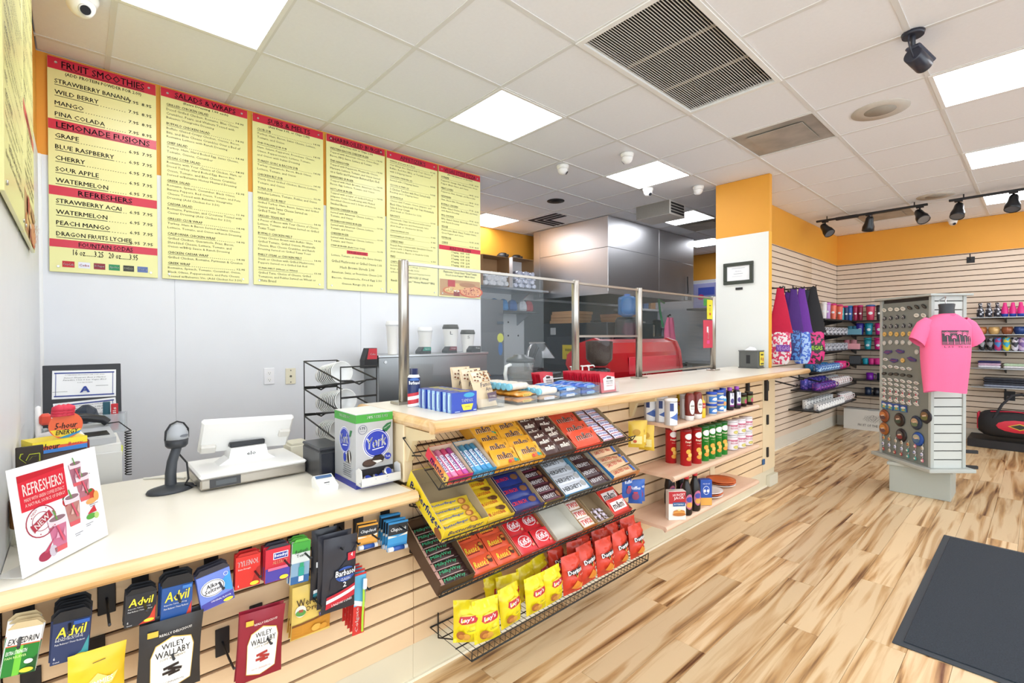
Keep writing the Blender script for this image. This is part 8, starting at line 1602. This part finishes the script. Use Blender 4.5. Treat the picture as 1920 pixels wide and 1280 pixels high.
sling(1514, 2.0, 1.15, FB('#2a2f3c'), speck('#26262e', '#d83a6a', 26, .6), 'dark slate sling bag behind the black one', .17, -50, None, yy=2.09)
sling(1525, 2.0, 1.04, FB('#1d1d21'), speck('#d8207a', '#26161e', 22, .52), 'black sling bag with pink pouch and green word', .27, -50, 'VEGAS', '#2a2a22', 1.92)
for k, (px, py) in enumerate(((1452, 715), (1466, 703), (1500, 708))):
    p = PY(px, py, 2.14); m = MB(); m.bx(-.02, .02, -.004, 0, -.04, .04, BLACK, .002); m.tube([(0, 0, .01), (0, -.2, -.03), (0, -.25, -.04), (0, -.26, -.015)], .009, BLACK, 6); m.build('empty_hook', label='empty black display arm below the bags, %s from left' % ORD[k], cat='hook', group='empty display arms on slat wall', loc=(p.x, YF-.0165, p.z))
# ---- shelves
SHB = C('#1f1d1c', .4); SHG = C('#a8acae', .15, .3)
def shelf(name, box, label, brackets, mat=SHB):
    t = thing(name, label, 'shelf', 'gift shop shelves'); m = MB(); m.bx(*box, mat, .002); m.build('board', parent=t)
    x0, x1, y0, y1, z0, z1 = box
    for b in brackets:
        m = MB()
        if name == 'side_shelf': m.prism([(y1-.002, z0), (y1-.002, z0-.06), (y0+.05, z0-.015), (y0+.05, z0)], b-.006, b+.006, BLACK, 'x')
        else: m.prism([(x1-.002, z0), (x1-.002, z0-.06), (x0+.05, z0-.015), (x0+.05, z0)], b-.006, b+.006, BLACK, 'y')
        m.build('bracket', parent=t)
ZR = [1.617, 1.406, 1.190, .970, .743, .524]
nmR = ['top', 'second', 'third', 'fourth', 'fifth', 'lowest']
ZFs = [1.617, 1.406, 1.190, .922, .703, .465]
for k in range(6): shelf('side_shelf', ((7.2, 7.25, 7.15, 7.06, 6.77, 6.69)[k], 8.45, YF-.017-.27-(.07 if k > 3 else 0), YF-.017, ZFs[k]-.018, ZFs[k]), '%s black shelf along the slat wall beside the bags' % nmR[k], (7.5, 8.2))
for k in range(6): shelf('end_shelf', (8.53, XR-.017, .95, YF-.02, ZR[k]-.016, ZR[k]), '%s black shelf on back wall left of spinner' % nmR[k], (1.2, 1.9))
ZQ = [1.62, 1.402, 1.196, .975, .735]
for k in range(5): shelf('glass_shelf', (8.53, XR-.017, -.7, .62, ZQ[k]-.012, ZQ[k]), '%s pale shelf on back wall right of spinner' % nmR[k], (.3, -.4), SHG)
# generic vessels
def tumbler(col, lid, h=.2, r=.042, mat=None, txt=True):
    m = MB(); m.lathe([(r*.78, 0), (r*.8, .004), (r, h*.9), (r, h)], mat or C(col, .3), 16); o = m.build('tumbler', cat='tumbler'); b = MB(); b.lathe([(r*1.05, h-.006), (r*1.06, h+.012), (r*.8, h+.02), (r*.3, h+.022)], C(lid, .3), 16); b.build('lid', parent=o)
    if txt: b = MB(); b.ell(0, h*.5, r*.5, r*.4, C('#e4e8ea'), cylf(r*.92+.001), 1, 12, 0, 2); b.build('logo', parent=o)
    return Proto(o)
def mug(col, mat=None, h=.09, r=.042, hand=True, ins='#e8e6e2'):
    m = MB(); m.lathe([(r*.9, 0), (r, .006), (r, h), (r*.93, h), (r*.92, .01), (.001, .008)], mat or C(col, .3), 16, cap=False); m.lathe([(.001, .0005), (r*.9, 0)], mat or C(col, .3), 16, cap=False); o = m.build('mug', cat='mug')
    if hand: b = MB(); b.tube([(r*.95, 0, h*.85), (r*1.5, 0, h*.8), (r*1.65, 0, h*.5), (r*1.4, 0, h*.22), (r*.95, 0, h*.18)], .006, mat or C(col, .3), 6); b.build('handle', parent=o)
    return Proto(o)
AX = R(-80)
def on_side(proto, px, k, label, group, yy=1.98, dz=0, rz=AX): p = PY(px, 650, yy); return proto.put((min(p.x, 8.38), yy, ZFs[k]+dz), (0, 0, rz), label, group)
def on_end(proto, px, k, label, group, xx=8.70, dz=0, rz=AX): p = PX(px, 650, xx); return proto.put((xx, p.y, ZR[k]+dz), (0, 0, rz), label, group)
def on_right(proto, px, k, label, group, xx=8.66, dz=0, rz=AX): p = PX(px, 650, xx); return proto.put((xx, p.y, ZQ[k]+dz), (0, 0, rz), label, group)
# row 1
T1 = [(1529, '#d8206a', '#d8206a', 'hot pink'), (1544, '#e4e0dc', '#e8e4e0', 'silver white'), (1551, '#b88ac8', '#c87ad0', 'lilac'), (1562, '#e8705a', '#d8307a', 'coral'), (1574, '#e2604a', '#c8306a', 'orange-red')]
for px, c, l, d in T1: on_side(tumbler(c, l, .21, .04), px, 0, d+' lidded tumbler on top shelf beside bags', 'tumblers on top shelf')
m = MB(); m.tube([(0, 0, .2), (.01, 0, .32)], .005, C('#d85a4a', .4), 6); p = PY(1529, 600, 1.98); m.build('drinking_straw', label='red straw in the hot pink tumbler', cat='straw', loc=(p.x, 1.98, ZFs[0]+.02))
T2 = [(1579, '#4ac0cc', '#c8287a', 'aqua'), (1587, '#2a3f6c', '#d8307a', 'navy'), (1594, '#2a5ca8', '#2a72b8', 'blue'), (1604, '#a8184a', '#b8203a', 'wine red'), (1613, '#8a1038', '#c8287a', 'dark magenta')]
for px, c, l, d in T2: on_end(tumbler(c, l, .21, .033), px, 0, d+' lidded tumbler on top end shelf', 'tumblers on top shelf')
on_end(tumbler('#c83a5a', '#2a5c9c', .21, .056), 1632, 0, 'large pink jug tumbler with blue lid on top end shelf', 'tumblers on top shelf'); on_end(tumbler('#26262c', '#1c1c20', .2, .035), 1648, 0, 'black tumbler at spinner edge of top end shelf', 'tumblers on top shelf')
# row 2, 3: bucket cups
def bucket(col, h=.17, r=.062): return mug(col, None, h, r, False)
for px, c, d in ((1594, '#5a9ab0', 'grey-blue'), (1603, '#4a8aa8', 'steel blue')): on_end(bucket(c, .13, .034), px, 1, d+' ceramic cup on second end shelf', 'bucket cups')
for px, c, d in ((1612, '#3a2a9a', 'indigo'), (1629, '#1f9ab0', 'teal'), (1648, '#d8208a', 'magenta')): on_end(tumbler(c, c, .15, .05), px, 1, d+' travel cup with pale logo on second end shelf', 'bucket cups')
for px, c, d in ((1588, '#d88a94', 'rose'), (1601, '#e09aa0', 'pale pink')): on_end(bucket(c, .14, .04), px, 2, d+' ceramic cup on third end shelf', 'bucket cups')
for px, c, d in ((1627, '#1f9aa8', 'teal'), (1646, '#d8247e', 'magenta')):
    P = tumbler(c, c, .12, .045); on_end(P, px, 2, d+' stacked party cup on third end shelf', 'bucket cups'); 
    m = MB(); m.lathe([(.046, 0), (.05, .028), (.046, .028)], C(c, .3), 16); q = PX(px, 650, 8.68); m.build('nested_cup', label='second %s cup nested on the stack, third end shelf' % d, cat='cup', group='bucket cups', loc=(8.68, q.y, ZR[2]+.143))
for px, c, d in ((1623, '#1f9ab0', 'teal'), (1634, '#d83a8a', 'pink, left'), (1645, '#d82a86', 'pink, right')): on_end(tumbler(c, c, .07, .04, None, False), px, 3, 'small %s shot cup on fourth end shelf' % d, 'small shot cups')
on_end(mug('#7a1fa0', None, .1, .045), 1631, 4, 'purple mug with white logo on fifth end shelf', 'end shelf mugs'); on_end(mug('#26303c', None, .1, .042), 1651, 4, 'dark mug beside the spinner on fifth end shelf', 'end shelf mugs')
on_end(mug('#22304a', None, .1, .04), 1628, 5, 'navy mug on lowest end shelf', 'end shelf mugs'); on_end(mug('#1c1c22', None, .1, .04), 1644, 5, 'black mug on lowest end shelf', 'end shelf mugs')
# patterned boxes and mugs along the side shelves
def gift(name, w, d, h, mat): m = MB(); m.bx(-w/2, w/2, -d/2, d/2, 0, h, mat, .003); return Proto(m.build(name, cat='gift box'))
bwp = speck('#dcdce2', '#26262e', 45, .5); wbp = speck('#ecebe8', '#3a3c4a', 70, .6); blp = speck('#3a6ab0', '#b8d8f0', 40, .55); prp = speck('#4a2a8a', '#b04ab0', 38, .55, .4, '#2a2a5c'); rwp = speck('#e8e4e2', '#b8303c', 50, .58, .4, '#2a2a3a')
A = gift('gift_box', .11, .15, .10, bwp)
def srow(k, n, x0, x1, proto, desc, yy, group, dz=0, rz=R(-90)):
    for i in range(n):
        x = x0+(x1-x0)*(i+.5)/n; proto.put((x, yy, ZFs[k]+dz), (0, 0, rz), '%s on %s side shelf, %s from left' % (desc, nmR[k], ORD[i]), group)
srow(1, 6, 7.3, 8.4, A, 'black and white printed gift box', 1.96, 'patterned gift boxes'); srow(1, 4, 7.3, 8.2, gift('gift_box', .1, .1, .09, C('#7a6a54', .6)), 'brown gift box behind the printed ones', 2.09, 'patterned gift boxes')
on_end(gift('gift_box', .06, .2, .085, C('#6aa0b4', .4)), 1600, 1, 'grey-blue gift box on second end shelf', 'patterned gift boxes', 8.575, 0, 0.0)
srow(2, 6, 7.25, 8.4, gift('gift_box', .11, .15, .10, speck('#c8ccd4', '#5a5c68', 45, .5)), 'grey printed gift box', 1.96, 'patterned gift boxes'); on_end(gift('gift_box', .06, .2, .085, C('#e2a0a8', .4)), 1597, 2, 'pale pink gift box on third end shelf', 'patterned gift boxes', 8.575, 0, 0.0)
mb_ = mug('#2a6ab0', blp, .085, .048); srow(3, 8, 7.15, 8.1, mb_, 'blue printed mug', 1.97, 'printed mugs'); srow(3, 5, 7.2, 8.0, mug('#2f86c0', None, .09, .05), 'bright blue mug behind', 2.09, 'printed mugs'); srow(3, 2, 8.1, 8.42, mug('#d8307a', None, .1, .055), 'hot pink mug', 1.97, 'printed mugs'); on_end(gift('gift_box', .14, .2, .12, C('#1f2328', .4)), 1604, 3, 'black boxed mug on fourth end shelf', 'patterned gift boxes')
srow(4, 6, 6.85, 7.6, mug('#4a2a8a', prp, .085, .05), 'purple galaxy mug', 1.90, 'printed mugs'); srow(4, 6, 6.9, 7.8, mug('#3a3a9a', speck('#3a3a9a', '#8a6ac8', 38, .55), .13, .045), 'tall indigo mug behind', 2.06, 'printed mugs'); srow(4, 7, 7.66, 8.42, mug('#e8e4e2', rwp, .10, .05), 'white mug with red print', 1.93, 'printed mugs'); srow(4, 4, 7.9, 8.42, mug('#e8e4e2', speck('#e6e4e6', '#3a3a5a', 50, .58), .11, .05), 'white mug with dark print behind', 2.07, 'printed mugs')
srow(5, 10, 6.76, 7.9, mug('#ecebe8', wbp, .075, .045, False), 'white speckled cup', 1.86, 'printed mugs'); srow(5, 9, 6.8, 7.9, mug('#ecebe8', wbp, .11, .045, False), 'taller white speckled cup behind', 2.0, 'printed mugs'); srow(5, 5, 7.95, 8.42, mug('#e8e4e2', rwp, .11, .05), 'white mug with red print', 1.90, 'printed mugs')
# cardboard box on the floor
t = thing('cardboard_box', 'open white cardboard carton with printed logo on shop floor', 'carton', None, (8.58, 2.0, 0), (0, 0, R(-90)))
m = MB(); W_, D_, H_ = .62, .22, .295; KB = C('#d3cfc6', .7, 0, .03, 0, 8)
m.bx(0, W_, 0, .006, 0, H_, KB); m.bx(0, W_, D_-.006, D_, 0, H_, KB); m.bx(0, .006, .006, D_-.006, 0, H_, KB); m.bx(W_-.006, W_, .006, D_-.006, 0, H_, KB); m.bx(.006, W_-.006, .006, D_-.006, 0, .006, KB); m.build('carton', parent=t)
m = MB(); m.bx(.006, W_-.006, .02, D_-.01, .2, .22, C('#1e1c1c', .8)); m.build('dark_contents', parent=t)
m = MB(); m.bx(.0, .3, -.0, .1, H_, H_+.004, KB); m.build('flap', parent=t)
m = MB(); f = front(-.0005); m.text('FRUIT OF THE LOOM', .36, .075, .36, .036, C('#45423f'), f, 1, 0, .005); m.build('brand_print', parent=t); m = MB()
for k in range(26):
    a = k*2.399; r = .018*math.sqrt(k+1); m.ring(.36+r*1.15*math.cos(a), .175+r*.5*math.sin(a), .017, .015, .0018, C('#45423f'), f, 1, 12)
m.build('fruit_print', parent=t); m = MB(); m.ring(.36, .195, .04, .034, .002, C('#45423f'), f, 2); m.rect(.365, .22, .004, .02, C('#45423f'), f, 2, .3); m.build('apple_print', parent=t)
# ---- right of the spinner
for k, px in enumerate((1838, 1854, 1870)):
    m = MB(); m.lathe([(.032, 0), (.036, .03), (.035, .09), (.02, .13), (.015, .16), (.02, .162), (.02, .185), (.001, .187)], speck('#2a2a32', '#c8c8d0', 30, .55), 14); p = PX(px, 600, 8.68); m.build('bottle_souvenir', label='black and silver souvenir bottle on top right shelf, %s from left' % ORD[k], cat='bottle', group='souvenir bottles', loc=(8.68, p.y, ZQ[0]))
for k, px in enumerate((1884, 1899, 1914)):
    m = MB(); m.lathe([(.03, 0, C('#2a4aa8', .3)), (.034, .04, C('#d8287e', .3)), (.033, .1), (.02, .14), (.016, .18), (.001, .182)], C('#2a4aa8', .3), 14); p = PX(px, 600, 8.68); m.build('bottle_souvenir', label='pink and blue souvenir bottle on top right shelf, %s from left' % ORD[k], cat='bottle', group='souvenir bottles', loc=(8.68, p.y, ZQ[0]))
for px, c, d in ((1840, '#b8703c', 'copper'), (1864, '#d8b070', 'tan'), (1889, '#9a5a3a', 'brown'), (1912, '#23407c', 'navy')):
    m = MB(); m.lathe([(.035, 0), (.05, .025), (.055, .06), (.047, .095), (.042, .095), (.048, .06), (.001, .02)], C(c, .25, .2, .2, 0, 20), 18, cap=False); p = PX(px, 600, 8.66); m.build('bowl_mug', label=d+' rounded bowl cup on second right shelf', cat='cup', group='rounded cups', loc=(8.66, p.y, ZQ[1]))
def canp(c1, c2, px, d):
    m = MB(); m.lathe([(.03, 0), (.034, .012), (.034, .15), (.03, .165), (.026, .166)], speck(c1, c2, 22, .5), 16); p = PX(px, 640, 8.66); m.build('drink_can_cup', label=d+' can-shaped cup on third right shelf', cat='cup', group='can-shaped cups', loc=(8.66, p.y, ZQ[2]))
for a in (('#1c1c20', '#9a9a9e', 1841, 'black, leftmost'), ('#1a1a1e', '#8a8a90', 1856, 'black, second'), ('#c83a7a', '#4a8ad0', 1871, 'pink and blue'), ('#e8d83a', '#3ab0d0', 1887, 'yellow and aqua'), ('#e4dce8', '#3a3a44', 1903, 'white cartoonish-printed'), ('#d8c0e0', '#8a6ab0', 1917, 'lilac')): canp(a[0], a[1], a[2], a[3] if a[3] != 'white cartoonish-printed' else 'white and black')
def packt(px0, px1, k, lay, cols, name, desc):
    a, b = PX(px0, 690, 8.62).y, PX(px1, 690, 8.62).y; w = abs(a-b)
    for q in range(lay):
        m = MB(); m.bx(0, w-.01, 0, .22, 0, .029, C(cols[q % len(cols)], .2, 0, .35, .6, 45), .012); m.build(name, label='%s, %s layer from bottom' % (desc, ORD[q]), cat='packed shirt', group='folded shirts in plastic', loc=(8.58, a-.005, ZQ[k]+.001+.03*q), rot=(0, 0, R(-90)))
packt(1832, 1878, 3, 3, ('#dcd8e2', '#c8a8c0', '#2a2a5a'), 'folded_shirt', 'plastic-wrapped pale shirt left on fourth right shelf'); packt(1880, 1935, 3, 2, ('#e0d8dc', '#b8d0b0'), 'folded_shirt', 'plastic-wrapped pastel shirt right on fourth right shelf')
packt(1843, 1935, 4, 4, ('#8a90a0', '#33363e', '#2a2c34', '#3a3c44'), 'folded_shirt', 'plastic-wrapped dark shirt on lowest right shelf')
# duffel bag
dy0, dy1 = PX(1835, 780, 8.40).y, PX(1835, 780, 8.40).y-.62
t = thing('duffel_bag', 'black and red duffel bag hanging low on the slat wall', 'bag', None, (8.42, (dy0+dy1)/2, .13), (0, 0, R(-90)))
m = MB(); n = 18; rows = []; Lh = .31
for k in range(13):
    u = k/12*2-1; x = u*Lh; s_ = (1-abs(u)**6*.35)
    for i in range(n): a = 2*PI*i/n; rows.append((x, .17*s_*math.copysign(abs(math.cos(a))**.8, math.cos(a)), .175+.165*s_*math.copysign(abs(math.sin(a))**.75, math.sin(a))))
m.add(rows, [(j*n+i, (j+1)*n+i, (j+1)*n+(i+1) % n, j*n+(i+1) % n) for j in range(12) for i in range(n)], C('#1d1d20', .75, 0, .2, .3, 60), True); m.add(rows[:n], [tuple(range(n))], C('#1d1d20', .75)); m.add(rows[-n:], [tuple(range(n))[::-1]], C('#1d1d20', .75)); m.build('body', parent=t)
f = lambda x, z, l=0: Vector((x, -.171*(max(0.0, 1-abs((z-.175)/.168)**2.6)**.45)-.002-.001*l, z))
m = MB(); m.deco([('e', .05, .17, .2, .075, '#c8243a'), ('p', [(-.05, .17), (.05, .21), (.15, .17), (.05, .13)], '#d8b83a'), ('p', [(-.03, .17), (.05, .2), (.13, .17), (.05, .14)], '#2a2a22')], f, 8); m.build('red_panel', parent=t)
for s_ in (-1, 1):
    m = MB(); m.bx(s_*.31-.012, s_*.31+.012, -.1, .1, .1, .3, C('#b8203a', .7), .008); m.build('end_patch', parent=t)
m = MB(); m.tube([(-.17, -.15, .25), (-.1, -.14, .42), (-.02, -.04, .53), (.06, -.02, .545), (.12, -.04, .53), (.2, -.14, .40), (.26, -.15, .25)], .016, C('#242428', .8), 6); m.build('handle', parent=t)
m = MB(); m.tube([(-.2, -.10, .325), (0, -.09, .34), (.25, -.10, .325)], .008, C('#b8203a', .6), 6); m.build('zip', parent=t)
m = MB(); p = PX(1893, 742, XR-.02); m.bx(XR-.021, XR-.0165, p.y-.05, p.y+.05, p.z-.06, p.z+.06, BLACK, .002); m.tube([(XR-.02, p.y, p.z), (8.40, p.y, p.z+.0), (8.37, p.y, p.z+.03)], .012, BLACK, 6); m.build('duffel_hook', label='black wall arm above the duffel bag', cat='hook')
m = MB(); m.bx(8.30, XR-.017, -1.5, .62, .0, .10, C('#1e1c1e', .6), .004); m.build('base_plinth', label='low black plinth under the duffel bag', cat='plinth')
m = MB(); p = PX(1820, 487, XR-.02); m.bx(XR-.022, XR-.0165, p.y-.04, p.y+.04, p.z-.04, p.z+.04, BLACK, .002); m.tube([(XR-.02, p.y, p.z), (XR-.10, p.y, p.z+.01), (XR-.11, p.y, p.z+.07)], .006, BLACK, 6); m.build('wall_hook', label='single black hook high on the slatted back wall', cat='hook')
